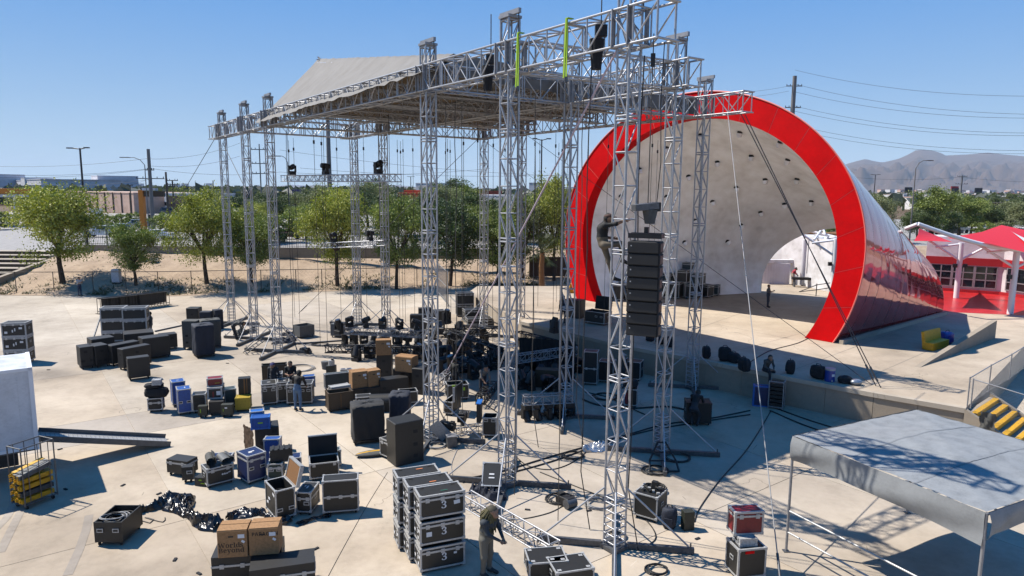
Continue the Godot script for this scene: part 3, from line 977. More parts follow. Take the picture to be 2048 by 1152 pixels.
func build_shell() -> void:
	var o := Vector3(14, STAGE, -46)
	var t := thing("band_shell", "red and white acoustic shell with wide red rim and glossy red back", "band shell", o)
	# the rim: flat red panels with pale joints between
	var np := 19
	for k in np:
		var mb := MB.new()
		for i in 5:
			var f0 := (k + lerpf(0.008, 0.992, i / 5.0)) / np
			var f1 := (k + lerpf(0.008, 0.992, (i + 1) / 5.0)) / np
			var a := front_pt(arc(FO, f0)) - o
			var b := front_pt(arc(FO, f1)) - o
			var c := front_pt(arc(FI, f1)) - o
			var d := front_pt(arc(FI, f0)) - o
			mb.quad(d, c, b, a)
		inst(t, "rim_panel", mb.mesh(), M.red_paint)
	var mj := MB.new()
	for k in range(1, np):
		var f0 := (k - 0.009) / np
		var f1 := (k + 0.009) / np
		mj.quad(front_pt(arc(FI, f0), 0.012) - o, front_pt(arc(FI, f1), 0.012) - o, front_pt(arc(FO, f1), 0.012) - o, front_pt(arc(FO, f0), 0.012) - o)
	inst(t, "rim_joint", mj.mesh(), M.seam)
	for k in 12:
		var mb := MB.new()
		for i in 8:
			var f0 := (k + lerpf(0.0, 1.0, i / 8.0)) / 12.0
			var f1 := (k + lerpf(0.0, 1.0, (i + 1) / 8.0)) / 12.0
			mb.quad(front_pt(arc(FI, f0)) - o, front_pt(arc(FI, f0), 0.95) - o, front_pt(arc(FI, f1), 0.95) - o, front_pt(arc(FI, f1)) - o)
		inst(t, "rim_return", mb.mesh(), M.red_paint)
	var mt := MB.new()   # pale metal edge along the outside of the rim
	var pl := []
	for i in 97:
		pl.append(front_pt(arc(FO, i / 96.0), -0.01) - o)
	mt.path(pl, 0.045, 5)
	inst(t, "edge_trim", mt.mesh(), M.seam)
	# outer skin in curved metal strips, each a little uneven
	var nz := FastNoiseLite.new()
	nz.seed = 77
	nz.frequency = 0.55
	var ns := 11
	for k in ns:
		var mb := MB.new()
		var pts := []
		for j in 7:
			var g := (k + j / 6.0 * 0.98) / ns
			for i in 90:
				var f := i / 89.0
				var p := front_pt(arc(FO, f)).lerp(back_pt(arc(BO, f)), g)
				var mid := front_pt(Vector2(8.85, 4.0)).lerp(back_pt(Vector2(6.57, 1.5)), g)
				var out := (p - mid).normalized()
				var sag := 0.007 * sin(PI * j / 6.0)
				p += out * (nz.get_noise_3d(p.x + k * 9.0, p.y * 0.8, p.z) * 0.014 + sag + 0.003 * sin(f * 40.0 + k * 1.3))
				pts.append(p - o)
		pts.reverse()
		mb.grid(pts, 90)
		inst(t, "metal_strip", mb.mesh(), M.red_metal)
	# white inner lining in strips
	for k in 8:
		var mb := MB.new()
		var pts := []
		for j in 4:
			var g := (k + j / 3.0) / 8.0
			for i in 70:
				var f := i / 69.0
				pts.append(front_pt(arc(FI, f), 0.95).lerp(back_pt(arc(BI, f)), g) - o)
		mb.grid(pts, 70)
		inst(t, "lining_strip", mb.mesh(), M.shell_white)
	var me := MB.new()
	for i in 60:
		me.quad(back_pt(arc(BI, i / 60.0)) - o, back_pt(arc(BI, (i + 1) / 60.0)) - o, back_pt(arc(BO, (i + 1) / 60.0)) - o, back_pt(arc(BO, i / 60.0)) - o)
	inst(t, "back_edge", me.mesh(), M.shell_white)
	# shaded can lights in rows on the lining
	for g in [0.1, 0.3, 0.5, 0.72]:
		for q in 9:
			var f := 0.16 + 0.68 * (q + (0.5 if g == 0.3 or g == 0.72 else 0.0)) / 9.0
			var p := front_pt(arc(FI, f), 0.95).lerp(back_pt(arc(BI, f)), g) - o
			var mid := front_pt(Vector2(9.0, 3.0), 0.95).lerp(back_pt(Vector2(6.57, 1.0)), g) - o
			var out := (mid - p).normalized()
			var nd := Node3D.new()
			nd.name = "can_light"
			t.add_child(nd, true)
			bar(nd, "collar", p - out * 0.05, p + out * 0.08, 0.16, M.black, unit_tube)
			var mb := MB.new()
			mb.tube(p + out * 0.1, p + (out + Vector3.DOWN * 0.6).normalized() * 0.36, 0.2, 0.13, 12)
			inst(nd, "shade", mb.mesh(), M.shell_white)
	var mc := MB.new()
	var ca := front_pt(Vector2(19.1, 0), 0.0) - o
	var cb := back_pt(Vector2(13.5, 0)) - o
	var cd := (cb - ca).normalized()
	mc.box((ca + cb) * 0.5 + Vector3(0, 0.1, 0), Vector3(ca.distance_to(cb), 0.24, 0.22), Basis(cd, Vector3.UP, cd.cross(Vector3.UP)))
	inst(t, "plinth", mc.mesh(), M.concrete)

func hypar(parent: Node, called: String, a: Vector3, b: Vector3, c: Vector3, d: Vector3, sag: float, m: Material) -> void:
	var pts := []
	for j in 15:
		for i in 15:
			var x := i / 14.0
			var y := j / 14.0
			var p := a.lerp(b, x).lerp(d.lerp(c, x), y)
			var mid := a.lerp(c, 0.5).lerp(b.lerp(d, 0.5), 0.5)
			var edge := 1.0 - 4.0 * x * (1.0 - x) * 4.0 * y * (1.0 - y)
			p = p.lerp(mid, sag * edge * (1.0 - absf(2.0 * x - 1.0) * absf(2.0 * y - 1.0)))
			pts.append(p)
	var mb := MB.new()
	mb.grid(pts, 15)
	inst(parent, called, mb.mesh(), m)

func window_row(t: Node, a: Vector3, b: Vector3, y0: float, y1: float, n: int, out: Vector3) -> void:
	var d := (b - a).normalized()
	var bs := Basis(d, Vector3.UP, d.cross(Vector3.UP))
	for i in n:
		var w := a.distance_to(b) / n
		var c := a.lerp(b, (i + 0.5) / n)
		var fr := blk(t, "window", Vector3(c.x, (y0 + y1) * 0.5, c.z) + out * 0.04, Vector3(w * 0.94, y1 - y0, 0.06), M.window_glass, bs)
		fr.set_meta("label", "dark window pane")
		for e in [-0.5, 0.0, 0.5]:
			blk(t, "window_frame", Vector3(c.x, (y0 + y1) * 0.5, c.z) + d * w * 0.94 * e + out * 0.075, Vector3(0.09, y1 - y0 + 0.1, 0.07), M.alu_dull, bs)
		for e in [0.0, 0.36, 0.68, 1.0]:
			blk(t, "window_frame", Vector3(c.x, lerpf(y0, y1, e), c.z) + out * 0.072, Vector3(w * 0.94, 0.08, 0.07), M.alu_dull, bs)

func build_white_building() -> void:
	var a := G(1540, 561, STAGE)
	var pts := [G(1500, 556, STAGE), G(1560, 564, STAGE), G(1612, 573, STAGE), G(1668, 586, STAGE), G(1700, 590, STAGE)]
	var t := thing("white_hall", "low white hall with curved wall seen through the shell opening", "building", a)
	for i in pts.size() - 1:
		var p: Vector3 = pts[i] - a
		var q: Vector3 = pts[i + 1] - a
		var mb := MB.new()
		var h0 := 3.9 + 0.5 * sin(i * 0.8)
		var h1 := 3.9 + 0.5 * sin((i + 1) * 0.8)
		var bk := Vector3(2.0, 0, -3.0)
		mb.quad(p, q, q + Vector3(0, h1, 0), p + Vector3(0, h0, 0))
		mb.quad(p + Vector3(0, h0, 0), q + Vector3(0, h1, 0), q + Vector3(0, h1, 0) + bk, p + Vector3(0, h0, 0) + bk)
		mb.quad(q + bk, p + bk, p + bk + Vector3(0, h0, 0), q + bk + Vector3(0, h1, 0))
		inst(t, "wall", mb.mesh(), M.white_paint)
	bar(t, "downpipe", G(1602, 571, STAGE) - a + Vector3(0, 0.1, 0.2), G(1602, 571, STAGE) - a + Vector3(0, 4.1, 0.2), 0.2, M.grey_wall, unit_tube)
	bar(t, "downpipe", G(1609, 572, STAGE) - a + Vector3(0, 1.2, 0.3), G(1609, 572, STAGE) - a + Vector3(0, 4.2, 0.3), 0.06, M.alu)
	# ribbed shed and its flat roof edge
	var s := thing("ribbed_shed", "low grey ribbed metal store with white roof edge behind the shell", "building", G(1520, 566, STAGE))
	var p0 := G(1508, 566, STAGE) - s.position
	var p1 := G(1578, 569, STAGE) - s.position
	for i in 26:
		var c := p0.lerp(p1, (i + 0.5) / 26.0)
		blk(s, "rib", c + Vector3(0, 0.95, 0.03 * (i % 2)), Vector3(p0.distance_to(p1) / 26.0, 1.9, 0.1), M.grey_wall, Basis(Vector3.UP, -atan2((p1 - p0).z, (p1 - p0).x)))
	blk(s, "roof_edge", (p0 + p1) * 0.5 + Vector3(0.5, 2.05, -0.1), Vector3(4.2, 0.3, 0.5), M.white_paint)
	# the building with the red band and tall windows
	var w0 := G(1846, 578, STAGE)
	var w1 := G(2000, 589, STAGE)
	var w2 := G(2160, 612, STAGE)
	t = thing("white_building", "white single storey building with red band over tall framed windows", "building", w0)
	for pr in [[w0, w1], [w1, w2]]:
		var d: Vector3 = (pr[1] - pr[0]).normalized()
		var out := Vector3(-d.z, 0, d.x)
		var L: float = pr[0].distance_to(pr[1])
		var bs := Basis(d, Vector3.UP, -out * -1.0)
		var c: Vector3 = (pr[0] + pr[1]) * 0.5 - w0
		blk(t, "wall", c - out * 1.5 + Vector3(0, 2.3, 0), Vector3(L, 4.6, 3.0), M.white_paint, bs)
		blk(t, "red_band", c + out * 0.05 + Vector3(0, 2.6, 0), Vector3(L, 0.62, 0.16), M.red_band, bs)
		blk(t, "red_kerb", c + out * 0.1 + Vector3(0, 0.12, 0), Vector3(L, 0.24, 0.3), M.red_band, bs)
		window_row(t, pr[0] - w0 + d * 0.4, pr[1] - w0 - d * 0.3, 0.45, 2.25, 3, out)
	# steel posts with arms and the red fabric roofs
	var posts := [[2020, 628, 4.6, "white steel post with forked arms carrying the nearest red fabric roof"], [1912, 596, 4.4, "white steel post standing before the framed windows"], [1664, 592, 4.6, "white steel post seen between the rim and the white hall"]]
	for q in posts:
		var b := G(q[0], q[1], STAGE)
		var ps := thing("canopy_post", q[3], "post", b)
		bar(ps, "shaft", Vector3.ZERO, Vector3(0, q[2], 0), 0.2, M.white_steel, unit_tube)
		bar(ps, "arm", Vector3(0, q[2] - 1.4, 0), Vector3(-2.4, q[2] + 0.3, -0.8), 0.09, M.white_steel, unit_tube)
		bar(ps, "arm", Vector3(0, q[2] - 1.4, 0), Vector3(2.4, q[2] + 0.3, 0.8), 0.09, M.white_steel, unit_tube)
		bar(ps, "arm", Vector3(0, q[2] - 0.1, 0), Vector3(-1.7, q[2] - 0.4, -0.5), 0.08, M.white_steel, unit_tube)
		blk(ps, "floodlight", Vector3(-0.4, 2.6, 0.1), Vector3(0.25, 0.3, 0.2), M.black)
		blk(ps, "floodlight", Vector3(0.4, 2.6, 0.1), Vector3(0.25, 0.3, 0.2), M.black)
	var cp := thing("fabric_canopy", "taut red fabric roof with white edge tube and pointed peak over the red court", "canopy", PD(1960, 480, 50.0))
	var o := cp.position
	var A := PD(1895, 476, 47.0)
	var B := PD(2003, 450, 56.0)
	var C := PD(2130, 470, 50.0)
	var D := PD(2060, 507, 43.0)
	hypar(cp, "fabric", A - o, D - o, C - o, B - o, 0.16, M.red_fabric)
	var edge := []
	for i in 17:
		var x := i / 16.0
		edge.append(PD(lerpf(1836, 2120, x), 448.0 + 50.0 * sin(PI * 0.5 * clampf(x * 1.25, 0, 1)) + 4.0 * x, 46.0) - o)
	var mb := MB.new()
	mb.path(edge, 0.14, 8)
	mb.tube(PD(1812, 457, 47.0) - o, edge[0], 0.13, 0.13, 8)
	inst(cp, "edge_tube", mb.mesh(), M.white_steel)
	hypar(cp, "white_fabric", B - o + Vector3(0.1, 0, 0), PD(2040, 470, 52.0) - o, PD(2110, 490, 47.0) - o, PD(2050, 484, 46.0) - o, 0.1, M.white_paint)
	var c2 := thing("fabric_canopy", "dark red fabric roof tucked behind the glossy flank of the shell", "canopy", PD(1850, 470, 52.0))
	o = c2.position
	hypar(c2, "fabric", PD(1828, 482, 50.0) - o, PD(1905, 484, 49.0) - o, PD(1880, 474, 58.0) - o, PD(1838, 456, 55.0) - o, 0.1, M.red_fabric)
	var c3 := thing("fabric_canopy", "white forked canopy frame rising behind the shell opening", "canopy", G(1650, 590, STAGE))
	o = c3.position
	for l in [[1620, 462, 1680, 476], [1630, 470, 1664, 500], [1646, 455, 1628, 480], [1646, 455, 1650, 470], [1628, 480, 1670, 474]]:
		bar(c3, "frame_tube", PD(l[0], l[1], 60.0) - o, PD(l[2], l[3], 58.5) - o, 0.1, M.white_steel)
	# small things behind the shell
	var v := thing("drinks_cooler", "red drinks cooler cabinet standing beside the white hall", "cooler", G(1638, 576, STAGE), -0.3)
	blk(v, "body", Vector3(0, 0.85, 0), Vector3(0.9, 1.7, 0.8), M.red_paint, Basis(), unit_bevel)
	blk(v, "door", Vector3(-0.02, 0.6, 0.41), Vector3(0.7, 1.0, 0.03), M.red_band)
	blk(v, "logo", Vector3(-0.05, 0.7, 0.43), Vector3(0.22, 0.08, 0.01), M.paper)
	blk(v, "side", Vector3(0.62, 0.8, -0.1), Vector3(0.3, 1.6, 0.8), M.black)
	var y := thing("yellow_barrel", "yellow plastic barrier block beside the red cooler", "barrier", G(1642, 576, STAGE))
	blk(y, "body", Vector3(0, 0.28, 0.3), Vector3(0.7, 0.55, 0.45), M.yellow_paint, Basis(), unit_bevel)
	blk(y, "hump", Vector3(0.1, 0.6, 0.3), Vector3(0.35, 0.16, 0.3), M.yellow_paint, Basis(), unit_bevel)
	var be := thing("dark_bench", "long dark bench against the white hall wall", "bench", G(1612, 573, STAGE), -0.15)
	blk(be, "seat", Vector3(0, 0.75, 0.4), Vector3(2.6, 0.22, 0.5), M.black)
	for e in [-1.1, 1.1]:
		blk(be, "leg", Vector3(e, 0.32, 0.4), Vector3(0.1, 0.64, 0.4), M.steel)
	var hr := thing("handrail", "dark metal handrail of steps at the back of the shell floor", "railing", G(1620, 590, STAGE))
	for l in [[1598, 586, 0.0, 1632, 592, 0.9], [1632, 592, 0.9, 1660, 590, 1.0], [1660, 590, 1.0, 1676, 592, 1.0]]:
		for e in [0.0, -0.4]:
			bar(hr, "rail", G(l[0], l[1], STAGE) + Vector3(0, maxf(0.1, l[2] + e), 0) - hr.position, G(l[3], l[4], STAGE) + Vector3(0, maxf(0.1, l[5] + e), 0) - hr.position, 0.035, M.dark_pole)
	for q in [[1632, 592], [1660, 590], [1676, 592]]:
		bar(hr, "post", G(q[0], q[1], STAGE) - hr.position, G(q[0], q[1], STAGE) - hr.position + Vector3(0, 1.0, 0), 0.04, M.dark_pole)
	var pc := thing("plastic_cabinet", "grey plastic cabinet standing at the shell's back edge", "cabinet", G(1509, 583, STAGE), 0.2)
	blk(pc, "body", Vector3(0, 0.65, 0), Vector3(0.85, 1.3, 0.7), M.grey_case, Basis(), unit_bevel)
	blk(pc, "lid", Vector3(0, 1.34, 0), Vector3(0.9, 0.08, 0.75), M.grey_case, Basis(), unit_bevel)
	blk(pc, "door_line", Vector3(0, 0.62, 0.355), Vector3(0.02, 1.1, 0.01), M.black)

func build_tent() -> void:
	var FL := Vector3(7.4, 0, -17.2)
	var e1 := Vector3(0.893, 0, -0.45) * 5.1
	var e2 := Vector3(0.45, 0, 0.893) * 4.75
	var t := thing("canopy_tent", "grey fabric canopy tent on thin steel legs, draped valance along its front", "tent", FL)
	var H := 3.2
	var cs := [Vector3.ZERO, e2, e1 + e2, e1]
	for c in cs:
		bar(t, "leg", c, c + Vector3(0, H, 0), 0.035, M.alu_dull, unit_tube)
		blk(t, "foot_plate", c + Vector3(0, 0.01, 0), Vector3(0.16, 0.02, 0.16), M.steel)
	for y in [1.15, 0.55]:
		bar(t, "brace_tube", Vector3(0, y, 0), e2 + Vector3(0, y, 0), 0.028, M.chrome)
	bar(t, "brace_tube", e1 + Vector3(0, 1.15, 0), e1 + e2 + Vector3(0, 1.15, 0), 0.028, M.chrome)
	for i in 4:
		bar(t, "eave_tube", cs[i] + Vector3(0, H - 0.04, 0), cs[(i + 1) % 4] + Vector3(0, H - 0.04, 0), 0.03, M.alu_dull)
	var nz := FastNoiseLite.new()
	nz.seed = 5
	nz.frequency = 0.5
	var pts := []
	for j in 33:
		for i in 33:
			var x := i / 32.0
			var y := j / 32.0
			var p := e2 * x + e1 * y
			var ht := H + 0.02 + 0.62 * minf(minf(x, 1 - x), minf(y, 1 - y)) * 1.0 - 0.10 * sin(PI * x) * sin(PI * y) * 0.5 + 0.035 * nz.get_noise_2d(p.x * 2.2, p.z * 2.2) + 0.012 * sin(x * 26.0 + y * 5.0) * exp(-5.0 * y) - 0.03 * absf(sin(PI * 3.0 * x)) * sin(PI * y)
			pts.append(p + Vector3(0, ht, 0))
	var mb := MB.new()
	mb.grid(pts, 33)
	inst(t, "roof_fabric", mb.mesh(), M.tent)
	for k in [1, 2]:   # hem tapes over the frame ridges
		mb = MB.new()
		for i in 32:
			var a: Vector3 = pts[i * 33 + 11 * k] + Vector3(0, 0.006, 0)
			var b: Vector3 = pts[(i + 1) * 33 + 11 * k] + Vector3(0, 0.006, 0)
			strip(a, b, 0.05, mb)
		inst(t, "hem", mb.mesh(), M.tent_hem)
	# valance: hangs in a long sagging drape along the front, short on the other sides
	for k in 4:
		pts = []
		var a: Vector3 = cs[k]
		var b: Vector3 = cs[(k + 1) % 4]
		var d := (b - a).normalized()
		var out := d.cross(Vector3.UP)
		for j in 9:
			for i in 61:
				var x := i / 60.0
				var y := j / 8.0
				var drop := 0.62 - 0.16 * sin(PI * x)
				if k == 0:
					drop = 0.66 - 0.06 * sin(PI * x * 1.4)
				var p := a.lerp(b, x)
				var fold := 0.05 * sin(x * 9.0 + y * 4.0) * y + 0.03 * sin(x * 31.0 + y * 9.0) * y * exp(-6.0 * x) + 0.05 * sin(PI * y) * (1.0 - 0.6 * x)
				pts.append(p + out * (0.05 + fold) + Vector3(0, H + 0.02 - drop * y, 0))
		mb = MB.new()
		mb.grid(pts, 61)
		inst(t, "valance", mb.mesh(), M.tent)

func build_truck() -> void:
	var rn := Vector3(-15.45, 0, -21.35)
	var ax := -DV
	var side := -DU
	var L := 9.0
	var W := 2.45
	var t := thing("box_truck", "white riveted box truck with ramp at its open back", "truck", rn)
	var bs := Basis(ax, Vector3.UP, -side)
	var c := ax * L * 0.5 + side * W * 0.5
	# walls, roof, floor of the box (open at the rear)
	blk(t, "side_wall", ax * L * 0.5 + Vector3(0, 2.42, 0), Vector3(L, 2.6, 0.05), M.truck, bs)
	blk(t, "side_wall", ax * L * 0.5 + side * W + Vector3(0, 2.42, 0), Vector3(L, 2.6, 0.05), M.truck, bs)
	blk(t, "roof", c + Vector3(0, 3.75, 0), Vector3(L, 0.06, W + 0.05), M.truck, bs)
	blk(t, "floor", c + Vector3(0, 1.08, 0), Vector3(L, 0.1, W), M.steel, bs)
	blk(t, "front_wall", ax * L + side * W * 0.5 + Vector3(0, 2.42, 0), Vector3(0.06, 2.6, W), M.truck, bs)
	for y in [3.74, 1.14]:
		blk(t, "side_rail", ax * L * 0.5 - side * 0.035 + Vector3(0, y, 0), Vector3(L, 0.1, 0.03), M.white_steel, bs)
	blk(t, "rear_frame", ax * -0.02 + side * 0.0 + Vector3(0, 2.42, 0), Vector3(0.12, 2.74, 0.14), M.white_steel, bs)
	blk(t, "rear_frame", ax * -0.02 + side * W + Vector3(0, 2.42, 0), Vector3(0.12, 2.74, 0.14), M.white_steel, bs)
	blk(t, "rear_frame", ax * -0.02 + side * W * 0.5 + Vector3(0, 3.74, 0), Vector3(0.12, 0.12, W + 0.14), M.white_steel, bs)
	var mb := MB.new()
	for i in 15:   # rivet lines
		for j in 26:
			mb.ball(ax * (0.35 + 0.6 * i) - side * 0.028 + Vector3(0, 1.24 + 0.095 * j, 0), Vector3.ONE * 0.011, 5, 3)
	var rv := inst(t, "rivets", mb.mesh(), M.chrome)
	rv.set_meta("kind", "stuff")
	blk(t, "chassis_rail", ax * L * 0.5 + side * 0.75 + Vector3(0, 0.92, 0), Vector3(L, 0.22, 0.12), M.black, bs)
	blk(t, "chassis_rail", ax * L * 0.5 + side * 1.7 + Vector3(0, 0.92, 0), Vector3(L, 0.22, 0.12), M.black, bs)
	blk(t, "tool_box", ax * 0.9 + side * 0.3 + Vector3(0, 0.8, 0), Vector3(0.8, 0.4, 0.4), M.black, bs)
	for e in [2.2, 3.4]:
		for s in [0.3, W - 0.3]:
			bar(t, "wheel", ax * e + side * (s - 0.16) + Vector3(0, 0.5, 0), ax * e + side * (s + 0.16) + Vector3(0, 0.5, 0), 0.5, M.rubber, unit_tube)
	# ramp
	var ra := rn + side * 1.25 - ax * 0.1 + Vector3(0, 1.1, 0)
	var rb := G(338, 904)
	rb = Vector3(ra.x, 0.03, ra.z) + DV * Vector2(rb.x - ra.x, rb.z - ra.z).length()
	var r := thing("loading_ramp", "long grey steel loading ramp leaning from the truck to the ground", "ramp", Vector3(rb.x, 0, rb.z))
	var d := (rb - ra).normalized()
	var sd := d.cross(Vector3.UP).normalized()
	var rbs := Basis(d, sd.cross(d), sd)
	var mid := (ra + rb) * 0.5 - r.position
	var rl := ra.distance_to(rb)
	blk(r, "deck", mid, Vector3(rl, 0.04, 0.95), M.chrome, rbs)
	for i in 30:
		blk(r, "tread_bar", ra.lerp(rb, (i + 0.5) / 30.0) - r.position + rbs.y * 0.026, Vector3(0.02, 0.012, 0.73), M.alu_dull, rbs)
	for e in [-0.49, 0.49]:
		blk(r, "side_rail", mid + sd * e + rbs.y * 0.06, Vector3(rl, 0.2, 0.04), M.steel, rbs)
var letter_meshes := {}
func lettering(parent: Node, text: String, at: Vector3, size: float, m: Material, basis := Basis(), serif := false) -> void:
	var key := text + str(serif)
	if not letter_meshes.has(key):
		var tm := TextMesh.new()
		tm.text = text
		var sf := SystemFont.new()
		sf.font_names = PackedStringArray(["Droid Serif" if serif else "Droid Sans"])
		sf.font_weight = 700
		tm.font = sf
		tm.font_size = 32
		tm.pixel_size = 1.0 / 32.0
		tm.depth = 0.02
		letter_meshes[key] = tm
	inst(parent, "lettering", letter_meshes[key], m, Transform3D(Basis(basis.x * size, basis.y * size, basis.z * 0.1), at))
var bevel_cache := {}
func bevelled(s: Vector3, r: float) -> Mesh:
	var k := "%.2f %.2f %.2f" % [s.x, s.y, s.z]
	if not bevel_cache.has(k):
		bevel_cache[k] = bevel_mesh(s, r)
	return bevel_cache[k]
func seat_on(called: String, label: String, cat: String, n: Array, r: Array, d: float, base := 0.0, group := "") -> Node3D:
	# stands a thing with its front bottom edge on the two pixels, at that height; local x runs along the edge, +z faces out
	var p := G(n[0], n[1], base)
	var q := G(r[0], r[1], base)
	var x := q - p
	var yaw := atan2(-x.z, x.x)
	var z := Vector3(sin(yaw), 0, cos(yaw))
	var t := thing(called, label, cat, (p + q) * 0.5 - z * d * 0.5, yaw, group)
	t.set_meta("w", x.length())
	return t
func casters(t: Node3D, w: float, d: float, rad := 0.05) -> void:
	for sx in [-1, 1]:
		for sz in [-1, 1]:
			var c := Vector3(sx * (w * 0.5 - 0.09), rad, sz * (d * 0.5 - 0.09))
			var wh := bar(t, "caster", c - Vector3(0.018, 0, 0), c + Vector3(0.018, 0, 0), rad, M.rubber, unit_tube)
			blk(wh, "fork", Vector3(0, 0, 0), Vector3(0.8, 1.8, 0.5), M.steel)
func trims(t: Node3D, w: float, h0: float, h1: float, d: float, m: Material, e := 0.036) -> void:
	for sx in [-1, 1]:
		for sz in [-1, 1]:
			blk(t, "edge_trim", Vector3(sx * (w * 0.5 - e * 0.42), (h0 + h1) * 0.5, sz * (d * 0.5 - e * 0.42)), Vector3(e, h1 - h0, e), m)
	for y in [h0 + e * 0.42, h1 - e * 0.42]:
		for s in [-1, 1]:
			blk(t, "edge_trim", Vector3(0, y, s * (d * 0.5 - e * 0.4)), Vector3(w - e * 1.6, e, e), m)
			blk(t, "edge_trim", Vector3(s * (w * 0.5 - e * 0.4), y, 0), Vector3(e, e, d - e * 1.6), m)
	for sx in [-1, 1]:
		for sz in [-1, 1]:
			for y in [h0, h1]:
				blk(t, "corner", Vector3(sx * (w * 0.5 - 0.025), y + (0.026 if y == h0 else -0.026), sz * (d * 0.5 - 0.025)), Vector3(0.075, 0.075, 0.075), m, Basis(), unit_bevel)
func handle(t: Node3D, c: Vector3, yaw := 0.0, m: Material = null) -> void:
	var b := Basis(Vector3.UP, yaw)
	var f := blk(t, "handle", c, Vector3(0.17, 0.11, 0.012), m if m else M.chrome, b)
	blk(f, "recess", Vector3(0, 0, 0.3), Vector3(0.74, 0.55, 0.6), M.black)
func latch(t: Node3D, c: Vector3, yaw := 0.0) -> void:
	blk(t, "latch", c, Vector3(0.1, 0.11, 0.014), M.chrome, Basis(Vector3.UP, yaw))
func flight_case(label: String, n: Array, r: Array, d: float, h: float, m: String, o := {}) -> Node3D:
	var t := seat_on(o.get("called", "road_case"), label, o.get("cat", "road case"), n, r, d, o.get("base", 0.0), o.get("group", ""))
	t.position.y += o.get("rise", 0.0)
	case_body(t, o.get("w", t.get_meta("w")), d, h, M[m], o)
	return t
func case_body(t: Node3D, w: float, d: float, h: float, m: Material, o := {}) -> void:
	var h0: float = o.get("gap", 0.11) if o.get("wheels", true) else 0.0
	var open: bool = o.get("open", false)
	var tm: Material = M[o.get("trim", "chrome")]
	if open:   # walls and a floor round an empty inside
		var wt := 0.03
		blk(t, "side_panel", Vector3(0, (h0 + h) * 0.5, d * 0.5 - wt), Vector3(w - 0.02, h - h0, wt), m)
		blk(t, "side_panel", Vector3(0, (h0 + h) * 0.5, -d * 0.5 + wt), Vector3(w - 0.02, h - h0, wt), m)
		blk(t, "end_panel", Vector3(w * 0.5 - wt, (h0 + h) * 0.5, 0), Vector3(wt, h - h0, d - wt * 3), m)
		blk(t, "end_panel", Vector3(-w * 0.5 + wt, (h0 + h) * 0.5, 0), Vector3(wt, h - h0, d - wt * 3), m)
		blk(t, "floor_panel", Vector3(0, h0 + 0.03, 0), Vector3(w - 0.05, 0.03, d - 0.05), M.black)
	else:
		blk(t, "body", Vector3(0, (h0 + h) * 0.5, 0), Vector3(w - 0.014, h - h0 - 0.014, d - 0.014), m)
	if o.get("trims", true):
		trims(t, w, h0, h, d, tm, o.get("edge", 0.036))
	var seam: float = o.get("seam", 0.0)
	if seam > 0.0 and not open:
		var y := h - seam
		for s in [-1, 1]:
			blk(t, "lid_seam", Vector3(0, y, s * d * 0.5), Vector3(w, 0.05, 0.012), tm)
			blk(t, "lid_seam", Vector3(s * w * 0.5, y, 0), Vector3(0.012, 0.05, d), tm)
		for f in ([-0.33, 0.0, 0.33] if w > 0.9 else [-0.28, 0.28]):
			latch(t, Vector3(w * f, y, d * 0.5 + 0.012))
	for f in o.get("handles", [-0.27, 0.27]):
		handle(t, Vector3(w * f, h0 + (h - h0) * o.get("hy", 0.6), d * 0.5 + 0.006))
	if o.get("end_handles", true) and d > 0.3:
		for s in [-1, 1]:
			handle(t, Vector3(s * (w * 0.5 + 0.006), h0 + (h - h0) * 0.55, 0), s * PI / 2)
	if h0 > 0.0:
		casters(t, w, d, h0 * 0.46)
	if o.has("text"):
		for q in o.text:   # [text, x, y, size, material, serif]
			lettering(t, q[0], Vector3(w * q[1], h0 + (h - h0) * q[2], d * 0.5 + 0.004), q[3], M[q[4]], Basis(), q[5])
	for q in o.get("stickers", []):   # on the front: x, y, w, h, material
		blk(t, "sticker", Vector3(w * q[0], h0 + (h - h0) * q[1], d * 0.5 + 0.003), Vector3(q[2], q[3], 0.004), M[q[4]], Basis(Vector3.BACK, q[5] if q.size() > 5 else 0.0))
	for q in o.get("top_stickers", []):
		blk(t, "sticker", Vector3(w * q[0], h + 0.002, d * q[1]), Vector3(q[2], 0.004, q[3]), M[q[4]])
func carton(label: String, n: Array, r: Array, d: float, h: float, base: float, words := []) -> void:
	var t := seat_on("cardboard_box", label, "cardboard box", n, r, d, base)
	var w: float = t.get_meta("w")
	inst(t, "body", bevelled(Vector3(w, h, d), 0.012), M.cardboard, Transform3D(Basis(), Vector3(0, h * 0.5, 0)))
	for s in [-1, 1]:   # top flaps, not quite flat
		blk(t, "flap", Vector3(0, h + 0.022, s * d * 0.25), Vector3(w * 0.99, 0.008, d * 0.46), M.cardboard, Basis(Vector3.RIGHT, s * 0.09))
	blk(t, "hand_hole", Vector3(-0.03, h * 0.78, d * 0.5 + 0.001), Vector3(0.12, 0.04, 0.004), M.black)
	for q in words:
		lettering(t, q[0], Vector3(w * q[1], h * q[2], d * 0.5 + 0.002), q[3], M.ink, Basis(), q[4])
	blk(t, "sticker", Vector3(w * 0.3, h * 0.78, d * 0.5 + 0.002), Vector3(w * 0.22, h * 0.14, 0.003), M.paper)
	blk(t, "sticker", Vector3(w * 0.36, h * 0.58, d * 0.5 + 0.002), Vector3(w * 0.12, h * 0.08, 0.003), M.paper, Basis(Vector3.BACK, -0.6))
